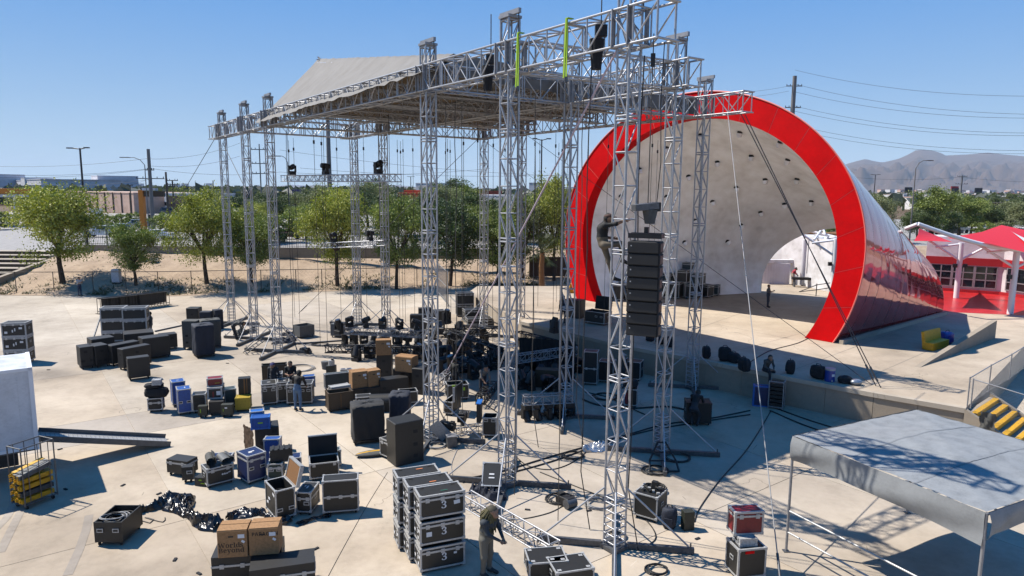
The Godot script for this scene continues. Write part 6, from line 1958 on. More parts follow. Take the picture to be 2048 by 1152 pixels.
# people: bones become one skin by smooth union, meshed as surface nets
func person(label: String, at: Vector3, yaw: float, tall: float, pose: Dictionary, cols: Dictionary, cell := 0.024, extra := "") -> Node3D:
	var t := thing("person", label, "person", at, yaw)
	var J := {"pelvis": Vector3(0, 0.95, 0), "belly": Vector3(0, 1.12, 0.01), "chest": Vector3(0, 1.33, 0), "neck": Vector3(0, 1.5, 0.0), "head": Vector3(0, 1.64, 0.02), "chin": Vector3(0, 1.565, 0.055),
		"sl": Vector3(0.19, 1.43, 0), "sr": Vector3(-0.19, 1.43, 0), "el": Vector3(0.25, 1.15, -0.02), "er": Vector3(-0.25, 1.15, -0.02), "wl": Vector3(0.26, 0.9, 0.06), "wr": Vector3(-0.26, 0.9, 0.06),
		"hl": Vector3(0.09, 0.93, 0), "hr": Vector3(-0.09, 0.93, 0), "kl": Vector3(0.11, 0.5, 0.02), "kr": Vector3(-0.11, 0.5, 0.02), "al": Vector3(0.11, 0.09, 0), "ar": Vector3(-0.11, 0.09, 0), "tl": Vector3(0.13, 0.04, 0.17), "tr": Vector3(-0.13, 0.04, 0.17)}
	for k in pose:
		J[k] = pose[k]
	var s := tall / 1.76
	for k in J:
		J[k] *= s
	var skin: Color = cols.get("skin", Color(0.32, 0.18, 0.11))
	var shirt: Color = cols.shirt
	var pants: Color = cols.pants
	var shoe: Color = cols.get("shoe", Color(0.03, 0.03, 0.03))
	var hair: Color = cols.get("hair", Color(0.015, 0.012, 0.01))
	var slv: Color = shirt if cols.get("long", false) else skin
	var bones := [["pelvis", "belly", 0.135, 0.13, pants], ["belly", "chest", 0.13, 0.15, shirt], ["chest", "neck", 0.13, 0.06, shirt], ["sl", "sr", 0.075, 0.075, shirt], ["neck", "head", 0.055, 0.06, skin], ["head", "chin", 0.098, 0.06, skin],
		["sl", "el", 0.062, 0.048, shirt], ["sr", "er", 0.062, 0.048, shirt], ["el", "wl", 0.044, 0.032, slv], ["er", "wr", 0.044, 0.032, slv],
		["hl", "kl", 0.095, 0.066, pants], ["hr", "kr", 0.095, 0.066, pants], ["kl", "al", 0.064, 0.046, pants], ["kr", "ar", 0.064, 0.046, pants], ["al", "tl", 0.052, 0.04, shoe], ["ar", "tr", 0.052, 0.04, shoe]]
	var lo := Vector3(9, 9, 9)
	var hi := -lo
	for k in J:
		lo = lo.min(J[k])
		hi = hi.max(J[k])
	lo -= Vector3.ONE * 0.22
	hi += Vector3.ONE * 0.22
	var nx := int((hi.x - lo.x) / cell) + 2
	var ny := int((hi.y - lo.y) / cell) + 2
	var nz := int((hi.z - lo.z) / cell) + 2
	var F := PackedFloat32Array()
	F.resize(nx * ny * nz)
	F.fill(1.0)
	var own := PackedByteArray()
	own.resize(nx * ny * nz)
	var best := F.duplicate()
	var hd: Vector3 = J["head"]
	var all := []
	for b in bones:
		all.append([J[b[0]], J[b[1]], b[2] * s, b[3] * s, b[4]])
	all.append([hd + Vector3(0, 0.045, -0.025) * s, hd + Vector3(0, 0.02, -0.045) * s, 0.1 * s, 0.092 * s, hair])
	var ux: Vector3 = (J["chin"] - hd).normalized()
	all.append([hd + (J["chin"] - hd) * 0.55 + Vector3(ux.x, 0, ux.z) * 0.055 * s, hd + (J["chin"] - hd) * 0.75 + Vector3(ux.x, 0, ux.z) * 0.07 * s, 0.014 * s, 0.018 * s, skin])
	var kk := 0.05 * s
	for bi in all.size():
		var b = all[bi]
		var A: Vector3 = b[0]
		var AB: Vector3 = b[1] - A
		var l2 := maxf(AB.length_squared(), 1e-6)
		var rm: float = maxf(b[2], b[3]) + kk + cell * 2.0
		var p0 := ((A.min(b[1]) - Vector3.ONE * rm - lo) / cell).floor()
		var p1 := ((A.max(b[1]) + Vector3.ONE * rm - lo) / cell).ceil()
		for k in range(maxi(0, int(p0.z)), mini(nz, int(p1.z))):
			for j in range(maxi(0, int(p0.y)), mini(ny, int(p1.y))):
				for i in range(maxi(0, int(p0.x)), mini(nx, int(p1.x))):
					var P := lo + Vector3(i, j, k) * cell
					var q := clampf((P - A).dot(AB) / l2, 0.0, 1.0)
					var dd: float = P.distance_to(A + AB * q) - lerpf(b[2], b[3], q)
					var id := (k * ny + j) * nx + i
					if dd < best[id]:
						best[id] = dd
						own[id] = bi
					var f := F[id]
					var h := maxf(kk - absf(f - dd), 0.0) / kk
					F[id] = minf(f, dd) - h * h * kk * 0.25
	var vid := {}
	var V := []
	var C := []
	for k in nz - 1:
		for j in ny - 1:
			for i in nx - 1:
				var id := (k * ny + j) * nx + i
				var n := 0
				var sum := Vector3.ZERO
				var f8 := [F[id], F[id + 1], F[id + nx], F[id + nx + 1], F[id + nx * ny], F[id + nx * ny + 1], F[id + nx * ny + nx], F[id + nx * ny + nx + 1]]
				var neg := 0
				for q in 8:
					if f8[q] < 0.0:
						neg += 1
				if neg == 0 or neg == 8:
					continue
				for e in [[0, 1], [2, 3], [4, 5], [6, 7], [0, 2], [1, 3], [4, 6], [5, 7], [0, 4], [1, 5], [2, 6], [3, 7]]:
					var fa: float = f8[e[0]]
					var fb: float = f8[e[1]]
					if (fa < 0.0) != (fb < 0.0):
						var w := fa / (fa - fb)
						var pa := Vector3(e[0] & 1, (e[0] >> 1) & 1, e[0] >> 2)
						var pb := Vector3(e[1] & 1, (e[1] >> 1) & 1, e[1] >> 2)
						sum += pa.lerp(pb, w)
						n += 1
				vid[id] = V.size()
				V.append(lo + (Vector3(i, j, k) + sum / n) * cell)
				C.append(all[own[id]][4])
	var N := []
	N.resize(V.size())
	N.fill(Vector3.ZERO)
	var tris := []
	var st := [1, nx, nx * ny]
	for k in range(1, nz - 1):
		for j in range(1, ny - 1):
			for i in range(1, nx - 1):
				var id := (k * ny + j) * nx + i
				var fa := F[id]
				for ax in 3:
					var fb := F[id + st[ax]]
					if (fa < 0.0) == (fb < 0.0):
						continue
					var s1: int = st[(ax + 1) % 3]
					var s2: int = st[(ax + 2) % 3]
					var qd := [id - s1 - s2, id - s2, id, id - s1]
					var ok := true
					for w in qd:
						if not vid.has(w):
							ok = false
					if not ok:
						continue
					var a: int = vid[qd[0]]
					var b: int = vid[qd[1]]
					var c: int = vid[qd[2]]
					var d: int = vid[qd[3]]
					if fa > 0.0:
						var x := b
						b = d
						d = x
					for tr in [[a, b, c], [a, c, d]]:
						tris.append(tr)
						var nn: Vector3 = (V[tr[1]] - V[tr[0]]).cross(V[tr[2]] - V[tr[0]])
						for w in tr:
							N[w] += nn
	var mb := MB.new()
	mb.use_col = true
	for tr in tris:
		for w in [tr[0], tr[2], tr[1]]:
			mb.v.append(V[w])
			mb.n.append((N[w] as Vector3).normalized())
			mb.c.append(C[w])
	# hands: a palm and five bent fingers each
	mb.col = skin
	for sd in ["l", "r"]:
		var wv: Vector3 = J["w" + sd]
		var fd: Vector3 = (wv - J["e" + sd]).normalized()
		if pose.has("hand_" + sd):
			fd = (pose["hand_" + sd] as Vector3).normalized()
		var side := fd.cross(Vector3(0.2, 0.3, 1)).normalized()
		var curl := side.cross(fd).normalized()
		mb.tube(wv, wv + fd * 0.085 * s, 0.03 * s, 0.034 * s, 6)
		for q in 4:
			var r0 := wv + fd * 0.08 * s + side * (q - 1.5) * 0.019 * s
			var r1: Vector3 = r0 + (fd + curl * 0.35).normalized() * [0.036, 0.042, 0.04, 0.032][q] * s
			var r2: Vector3 = r1 + (fd * 0.6 + curl).normalized() * 0.034 * s
			mb.tube(r0, r1, 0.009 * s, 0.0085 * s, 5)
			mb.tube(r1, r2, 0.0085 * s, 0.007 * s, 5)
		var th := wv + fd * 0.03 * s + side * 0.032 * s
		mb.tube(th, th + (side * 0.8 + fd).normalized() * 0.035 * s, 0.011 * s, 0.01 * s, 5)
		mb.tube(th + (side * 0.8 + fd).normalized() * 0.035 * s, th + (side * 0.8 + fd).normalized() * 0.035 * s + (fd + curl * 0.5).normalized() * 0.03 * s, 0.01 * s, 0.008 * s, 5)
	var head_right := Vector3.UP.cross(ux if absf(ux.y) < 0.95 else Vector3(0, 0, 1)).normalized()
	for e in [-1, 1]:
		mb.ball(hd + head_right * 0.095 * s * e + Vector3(0, -0.01, 0) * s, Vector3(0.014, 0.03, 0.02) * s, 6, 4)
	mb.col = Color(0.02, 0.015, 0.012)
	var face := Vector3(ux.x, 0, ux.z).normalized()
	for e in [-1, 1]:
		mb.ball(hd + face * 0.088 * s + head_right * 0.036 * s * e + Vector3(0, -0.012, 0) * s, Vector3(0.012, 0.007, 0.008) * s, 6, 4)
	mb.col = Color(0.2, 0.07, 0.05)
	mb.ball(J["chin"] + face * 0.05 * s + Vector3(0, 0.012, 0) * s, Vector3(0.024, 0.007, 0.01) * s, 6, 4)
	inst(t, "body", mb.mesh(), M.vertex)
	if extra != "":
		mb = MB.new()
		mb.use_col = true
		mb.col = cols.get("hat", Color(0.02, 0.02, 0.02))
		if extra.contains("cap"):
			mb.ball(hd + Vector3(0, 0.06, -0.01) * s, Vector3(0.112, 0.075, 0.118) * s, 14, 8)
			mb.ball(hd + face * 0.12 * s + Vector3(0, 0.045, 0) * s, Vector3(0.085, 0.014, 0.085) * s, 12, 5)
			inst(t, "cap", mb.mesh(), M.vertex)
		elif extra.contains("hat"):
			mb.ball(hd + Vector3(0, 0.075, 0) * s, Vector3(0.11, 0.08, 0.115) * s, 14, 8)
			mb.tube(hd + Vector3(0, 0.04, 0) * s, hd + Vector3(0, 0.055, 0) * s, 0.2 * s, 0.19 * s, 16)
			inst(t, "hat", mb.mesh(), M.vertex)
		elif extra.contains("locks"):
			rng.seed = 5
			mb.col = Color(0.09, 0.075, 0.03)
			for q in 46:
				var a := rng.randf() * TAU
				var p := hd + Vector3(cos(a) * 0.09, 0.03 + 0.05 * rng.randf(), sin(a) * 0.09 - 0.03) * s
				var L := 0.34 + 0.22 * rng.randf()
				var p1 := p + Vector3(cos(a) * 0.07, -L * 0.4, sin(a) * 0.05 - 0.07) * s
				mb.tube(p, p1, 0.017 * s, 0.019 * s, 5)
				mb.tube(p1, p1 + Vector3(0.03 * rng.randf(), -L * 0.7, -0.03 + 0.04 * rng.randf()) * s, 0.019 * s, 0.012 * s, 5)
			inst(t, "hair", mb.mesh(), M.vertex)
	return t

func build_people() -> void:
	var blk_ := Color(0.006, 0.006, 0.007)
	var jean := Color(0.09, 0.16, 0.27)
	var dark := Color(0.022, 0.024, 0.032)
	# the climber on the near tower
	var T7 := S(0, 0, 0)
	var cl := {"pelvis": Vector3(0, 0.98, -0.12), "belly": Vector3(0.02, 1.14, -0.16), "chest": Vector3(0.02, 1.36, -0.15), "neck": Vector3(0.0, 1.51, -0.1), "head": Vector3(-0.01, 1.62, 0.0), "chin": Vector3(-0.02, 1.54, 0.06),
		"sl": Vector3(0.2, 1.43, -0.14), "sr": Vector3(-0.17, 1.45, -0.1), "er": Vector3(-0.22, 1.5, 0.18), "wr": Vector3(-0.14, 1.58, 0.4), "el": Vector3(0.27, 1.14, -0.14), "wl": Vector3(0.12, 1.12, 0.12), "hl": Vector3(0.1, 0.96, -0.12), "hr": Vector3(-0.1, 0.96, -0.1),
		"kr": Vector3(-0.12, 1.0, 0.32), "ar": Vector3(-0.12, 0.58, 0.36), "tr": Vector3(-0.12, 0.5, 0.52), "kl": Vector3(0.1, 0.52, 0.03), "al": Vector3(0.09, 0.1, 0.14), "tl": Vector3(0.09, 0.05, 0.32)}
	var ac := PD(1213, 560, 17.55)
	person("climber in black T-shirt and brown cap hanging on the near tower", Vector3(ac.x + 0.02, ac.y - 0.06, ac.z), deg_to_rad(82), 1.78, cl, {"shirt": blk_, "pants": Color(0.13, 0.105, 0.07), "skin": Color(0.36, 0.2, 0.12), "hat": Color(0.07, 0.03, 0.022)}, 0.02, "cap")
	# near man with long locks, seen from behind at the left
	person("person with long dreadlocks, dark jacket and camouflage trousers beside the numbered cases", G(972, 1149), deg_to_rad(60), 1.86, {"er": Vector3(-0.2, 1.16, 0.16), "wr": Vector3(-0.06, 1.0, 0.34), "el": Vector3(0.22, 1.16, 0.14), "wl": Vector3(0.06, 1.0, 0.34), "chest": Vector3(0, 1.33, 0.06), "neck": Vector3(0, 1.49, 0.1), "head": Vector3(0, 1.62, 0.15), "chin": Vector3(0, 1.54, 0.21), "sl": Vector3(0.19, 1.42, 0.07), "sr": Vector3(-0.19, 1.42, 0.07)}, {"shirt": Color(0.03, 0.036, 0.045), "pants": Color(0.13, 0.125, 0.1), "long": true, "hair": Color(0.05, 0.04, 0.02)}, 0.022, "locks").scale = Vector3(1.22, 1.0, 1.22)
	# crew round the black cases
	person("worker in black sweater and blue jeans leaning over a wide case, seen from behind", G(596, 822), deg_to_rad(172), 1.82, {"chest": Vector3(0, 1.32, 0.1), "neck": Vector3(0, 1.47, 0.17), "head": Vector3(0, 1.57, 0.24), "chin": Vector3(0, 1.49, 0.3), "sl": Vector3(0.2, 1.4, 0.13), "sr": Vector3(-0.2, 1.4, 0.13), "er": Vector3(-0.27, 1.16, 0.2), "wr": Vector3(-0.2, 0.98, 0.42), "el": Vector3(0.27, 1.16, 0.2), "wl": Vector3(0.15, 1.0, 0.42)}, {"shirt": blk_, "pants": jean, "long": true}, 0.024)
	person("worker in dark grey top and blue cap standing behind the row of cases", G(549, 797), deg_to_rad(-5), 1.74, {"head": Vector3(0, 1.6, 0.06), "chin": Vector3(0, 1.53, 0.12)}, {"shirt": Color(0.016, 0.018, 0.02), "pants": dark, "long": true, "hat": Color(0.03, 0.03, 0.12)}, 0.026, "cap")
	person("worker in black printed T-shirt looking down at his hands behind the cases", G(583, 795), deg_to_rad(10), 1.74, {"er": Vector3(-0.24, 1.16, 0.08), "wr": Vector3(-0.04, 1.14, 0.3), "el": Vector3(0.24, 1.16, 0.08), "wl": Vector3(0.05, 1.15, 0.3), "head": Vector3(0, 1.62, 0.05), "chin": Vector3(0, 1.54, 0.1)}, {"shirt": blk_, "pants": dark, "skin": Color(0.3, 0.16, 0.1)}, 0.026)
	person("person in pale shirt looking at a phone at the plaza's far edge", G(160, 592), deg_to_rad(70), 1.72, {"er": Vector3(-0.22, 1.18, 0.1), "wr": Vector3(-0.08, 1.28, 0.32), "el": Vector3(0.22, 1.18, 0.1), "wl": Vector3(0.06, 1.28, 0.32), "head": Vector3(0, 1.62, 0.06), "chin": Vector3(0, 1.54, 0.11)}, {"shirt": Color(0.55, 0.5, 0.47), "pants": Color(0.03, 0.04, 0.08)}, 0.032)
	person("worker in dark grey hoodie leaning on the white-edged cases", G(303, 678), deg_to_rad(-60), 1.76, {"er": Vector3(-0.24, 1.16, 0.1), "wr": Vector3(-0.2, 1.0, 0.28)}, {"shirt": Color(0.05, 0.06, 0.065), "pants": Color(0.1, 0.1, 0.1), "long": true}, 0.03)
	person("worker in grey shirt bending down at a front tower's foot", G(474, 680), deg_to_rad(95), 1.74, {"pelvis": Vector3(0, 0.92, -0.2), "hl": Vector3(0.09, 0.9, -0.2), "hr": Vector3(-0.09, 0.9, -0.2), "kl": Vector3(0.1, 0.48, -0.1), "kr": Vector3(-0.1, 0.48, -0.1), "belly": Vector3(0, 1.05, -0.06), "chest": Vector3(0, 1.14, 0.16), "neck": Vector3(0, 1.12, 0.34), "head": Vector3(0, 1.08, 0.47), "chin": Vector3(0, 0.99, 0.48), "sl": Vector3(0.19, 1.14, 0.24), "sr": Vector3(-0.19, 1.14, 0.24), "el": Vector3(0.22, 0.88, 0.34), "er": Vector3(-0.22, 0.88, 0.34), "wl": Vector3(0.14, 0.68, 0.46), "wr": Vector3(-0.14, 0.68, 0.46)}, {"shirt": Color(0.09, 0.09, 0.085), "pants": dark, "long": true}, 0.03)
	person("person in dark clothes standing at the platform edge, back turned", G(1126, 648, STAGE), deg_to_rad(200), 1.78, {}, {"shirt": Color(0.025, 0.028, 0.04), "pants": Color(0.02, 0.022, 0.03), "long": true}, 0.03)
	person("person with a phone standing on the shaded shell floor", G(1535, 615, STAGE), deg_to_rad(55), 1.66, {"er": Vector3(-0.22, 1.18, 0.1), "wr": Vector3(-0.08, 1.3, 0.34), "el": Vector3(0.22, 1.18, 0.1), "wl": Vector3(0.06, 1.3, 0.34)}, {"shirt": Color(0.12, 0.11, 0.12), "pants": Color(0.03, 0.04, 0.07)}, 0.034)
	person("person in red shirt and pale trousers bending beside the white hall", G(1584, 571, STAGE), deg_to_rad(80), 1.72, {"chest": Vector3(0, 1.3, 0.12), "neck": Vector3(0, 1.44, 0.2), "head": Vector3(0, 1.55, 0.28), "chin": Vector3(0, 1.47, 0.33), "sl": Vector3(0.19, 1.38, 0.15), "sr": Vector3(-0.19, 1.38, 0.15), "el": Vector3(0.22, 1.1, 0.25), "er": Vector3(-0.22, 1.1, 0.25), "wl": Vector3(0.18, 0.95, 0.42), "wr": Vector3(-0.18, 0.95, 0.42)}, {"shirt": Color(0.35, 0.02, 0.04), "pants": Color(0.42, 0.34, 0.25)}, 0.034)
	person("worker in black shirt with pale back print crouching at a trunk", G(1389, 852), deg_to_rad(150), 1.75, {"pelvis": Vector3(0, 0.8, -0.2), "hl": Vector3(0.1, 0.78, -0.2), "hr": Vector3(-0.1, 0.78, -0.2), "kl": Vector3(0.16, 0.45, 0.12), "kr": Vector3(-0.16, 0.45, 0.12), "belly": Vector3(0, 0.98, -0.08), "chest": Vector3(0, 1.18, 0.08), "neck": Vector3(0, 1.28, 0.24), "head": Vector3(0, 1.34, 0.36), "chin": Vector3(0, 1.26, 0.41), "sl": Vector3(0.19, 1.22, 0.16), "sr": Vector3(-0.19, 1.22, 0.16), "el": Vector3(0.24, 1.0, 0.3), "er": Vector3(-0.24, 1.0, 0.3), "wl": Vector3(0.15, 0.92, 0.5), "wr": Vector3(-0.15, 0.92, 0.5)}, {"shirt": blk_, "pants": dark}, 0.026)
	person("worker in wide pale hat in the shade by the stage wall", G(1244, 775), deg_to_rad(-40), 1.72, {}, {"shirt": Color(0.03, 0.03, 0.03), "pants": dark, "hat": Color(0.4, 0.38, 0.34)}, 0.03, "hat")
	person("worker in grey clothes perched on the stage edge beside the rack", G(1532, 742, STAGE) + Vector3(0, -0.5, 0.1), deg_to_rad(20), 1.72, {"pelvis": Vector3(0, 0.62, -0.1), "hl": Vector3(0.1, 0.6, -0.08), "hr": Vector3(-0.1, 0.6, -0.08), "kl": Vector3(0.12, 0.58, 0.34), "kr": Vector3(-0.12, 0.58, 0.34), "al": Vector3(0.12, 0.16, 0.36), "ar": Vector3(-0.12, 0.16, 0.36), "tl": Vector3(0.13, 0.1, 0.52), "tr": Vector3(-0.13, 0.1, 0.52), "belly": Vector3(0, 0.8, -0.05), "chest": Vector3(0, 1.0, 0.05), "neck": Vector3(0, 1.13, 0.13), "head": Vector3(0, 1.23, 0.2), "chin": Vector3(0, 1.15, 0.26), "sl": Vector3(0.19, 1.06, 0.08), "sr": Vector3(-0.19, 1.06, 0.08), "el": Vector3(0.26, 0.8, 0.15), "er": Vector3(-0.26, 0.8, 0.15), "wl": Vector3(0.1, 0.7, 0.34), "wr": Vector3(-0.1, 0.7, 0.34)}, {"shirt": Color(0.06, 0.065, 0.06), "pants": dark, "long": true}, 0.028)
	person("dark clad worker standing among piled lights in the roof shade", G(910, 788), deg_to_rad(140), 1.74, {}, {"shirt": Color(0.02, 0.022, 0.018), "pants": Color(0.02, 0.02, 0.02), "long": true}, 0.028)
	person("worker bending over lights beside the near tower in the shade", G(965, 795), deg_to_rad(30), 1.74, {"chest": Vector3(0, 1.28, 0.16), "neck": Vector3(0, 1.4, 0.26), "head": Vector3(0, 1.48, 0.35), "chin": Vector3(0, 1.4, 0.4), "sl": Vector3(0.19, 1.34, 0.2), "sr": Vector3(-0.19, 1.34, 0.2), "el": Vector3(0.22, 1.06, 0.3), "er": Vector3(-0.22, 1.06, 0.3), "wl": Vector3(0.15, 0.9, 0.45), "wr": Vector3(-0.15, 0.9, 0.45)}, {"shirt": Color(0.16, 0.15, 0.14), "pants": dark}, 0.028)
# trees: prototypes one metre in crown radius scale, then copied with their own size
var tree_kinds := {}
const KIND := {"yellow_a": "pale yellow-green feathery tree", "yellow_b": "yellow-green round tree", "green_a": "mid green round tree", "dark_a": "dense dark green tree", "dark_b": "narrow dark green tree", "grey_a": "loose grey-green tree", "tall_a": "tall slender green tree", "bush_a": "leafy green bush", "bush_g": "grey-green bush", "conifer": "pointed dark conifer"}
func make_tree(sd: int, form: String, hue: Array, leaves: int, leaf: float) -> Node3D:
	# form: "round" shade tree, "tall" upright, "bush", "conifer"; unit height 1, trunk base at origin
	rng.seed = sd
	var root := Node3D.new()
	var tr := MB.new()
	var trunk_h := 0.34 if form == "round" else 0.22
	if form == "bush":
		trunk_h = 0.06
	var top := Vector3(rng.randf_range(-0.03, 0.03), trunk_h, rng.randf_range(-0.03, 0.03))
	var r0 := 0.026
	tr.tube(Vector3(0, -0.02, 0), top * 0.5 + Vector3(0.008, 0, 0), r0 * 1.15, r0 * 0.9, 7)
	tr.tube(top * 0.5 + Vector3(0.008, 0, 0), top, r0 * 0.9, r0 * 0.75, 7)
	var clumps := []
	var nb := 9 if form != "bush" else 6
	var rx := {"round": 0.42, "tall": 0.27, "bush": 0.5, "conifer": 0.22}[form] as float
	for i in nb:
		var a := TAU * i / nb + rng.randf() * 0.6
		var up := rng.randf_range(0.25, 1.0)
		var e := top + Vector3(cos(a) * rx * rng.randf_range(0.45, 0.8), (0.94 - trunk_h) * (0.25 + 0.55 * up), sin(a) * rx * rng.randf_range(0.45, 0.8))
		var m := top.lerp(e, 0.5) + Vector3(rng.randf_range(-0.03, 0.03), 0.03, rng.randf_range(-0.03, 0.03))
		tr.tube(top, m, r0 * 0.55, r0 * 0.38, 5)
		tr.tube(m, e, r0 * 0.38, r0 * 0.12, 5)
		for q in 2:
			var e2 := e + Vector3(rng.randf_range(-0.12, 0.12), rng.randf_range(0.0, 0.12), rng.randf_range(-0.12, 0.12))
			tr.tube(m.lerp(e, 0.5), e2, r0 * 0.2, r0 * 0.06, 4)
			clumps.append(e2)
		clumps.append(e)
	var n := 40
	for i in n:   # more clumps through an uneven crown volume
		var a := rng.randf() * TAU
		var y := rng.randf()
		var w := rx
		if form == "conifer":
			w = rx * (1.05 - y)
		elif form == "tall":
			w = rx * sqrt(sin(PI * clampf(y * 0.9 + 0.1, 0, 1)))
		else:
			w = rx * sqrt(sin(PI * clampf(y * 0.82 + 0.14, 0, 1)))
		var rr := sqrt(rng.randf_range(0.12, 1.0)) * w * (0.86 + 0.22 * sin(a * 3.0 + sd))
		rr *= 0.78 + 0.4 * rng.randf()
		clumps.append(Vector3(cos(a) * rr, lerpf(trunk_h * 0.8, 0.9, y) + 0.1 * rng.randf() * rng.randf(), sin(a) * rr))
	var mb := MB.new()
	mb.use_col = true
	var per := leaves / clumps.size()
	for c in clumps:
		var cr := rng.randf_range(0.045, 0.12) * (1.15 if form == "round" else 1.0)
		var tone := rng.randf()
		for i in per:
			var d := Vector3(rng.randfn(), rng.randfn() * 0.75, rng.randfn()) * cr * 0.62
			var p: Vector3 = c + d
			var ax := Vector3(rng.randfn(), rng.randfn(), rng.randfn()).normalized()
			var bx := ax.cross(Vector3(rng.randfn(), rng.randfn(), rng.randfn())).normalized()
			var s := leaf * rng.randf_range(0.7, 1.4)
			var h: Color = (hue[0] as Color).lerp(hue[1], clampf(tone * 0.7 + rng.randf() * 0.45 - 0.1, 0, 1))
			mb.col = h
			var nn := (ax.cross(bx)).normalized()
			mb.v.append(p - ax * s); mb.v.append(p + bx * s * 0.55); mb.v.append(p + ax * s)
			mb.v.append(p - ax * s); mb.v.append(p + ax * s); mb.v.append(p - bx * s * 0.55)
			for q in 6:
				mb.n.append(nn)
				mb.c.append(h)
	inst(root, "trunk", tr.mesh(), M.bark)
	inst(root, "crown", mb.mesh(), M.leaf)
	return root
func plant(kind: String, called: String, label: String, cat: String, at: Vector3, h: float, wide: float, turn: float, group := "") -> void:
	var t: Node3D = tree_kinds[kind].duplicate()
	t.name = numbered(called)
	add_child(t)
	t.position = at
	t.rotation.y = turn
	t.scale = Vector3(h * wide, h, h * wide)
	tag(t, label, cat, group)
func palm(label: String, at: Vector3, h: float) -> void:
	var t := thing("palm_tree", label, "palm tree", at)
	var mb := MB.new()
	for i in 8:
		mb.tube(Vector3(0.03 * sin(i), h * i / 8.0, 0), Vector3(0.03 * sin(i + 1), h * (i + 1) / 8.0, 0), 0.3 - 0.008 * i, 0.27 - 0.008 * i, 9, false)
	inst(t, "trunk", mb.mesh(), M.wood)
	rng.seed = 44
	for k in 26:
		var a := TAU * k / 26.0 + rng.randf() * 0.2
		var el := rng.randf_range(-0.7, 1.2)
		var d := Vector3(cos(a) * cos(el), sin(el), sin(a) * cos(el))
		mb = MB.new()
		mb.use_col = true
		var L := rng.randf_range(1.1, 1.6)
		var c0 := Vector3(0, h, 0)
		var c1 := c0 + d * L
		mb.col = Color(0.1, 0.12, 0.05)
		mb.tube(c0, c1, 0.03, 0.02, 4)
		var sx := d.cross(Vector3.UP).normalized()
		for q in 15:
			var f := (q / 14.0 - 0.5) * 2.4
			var tip := c1 + (d * cos(f) + sx * sin(f)).normalized() * 0.85 + Vector3(0, -0.3 * absf(sin(f)) - 0.15, 0)
			var col := Color(0.07, 0.105, 0.035).lerp(Color(0.16, 0.17, 0.07), rng.randf())
			mb.col = col
			var px := sx * 0.05
			mb.tri(c1 - px, c1 + px, tip)
			mb.tri(c1 + px, c1 - px, tip)
		inst(t, "frond", mb.mesh(), M.leaf)

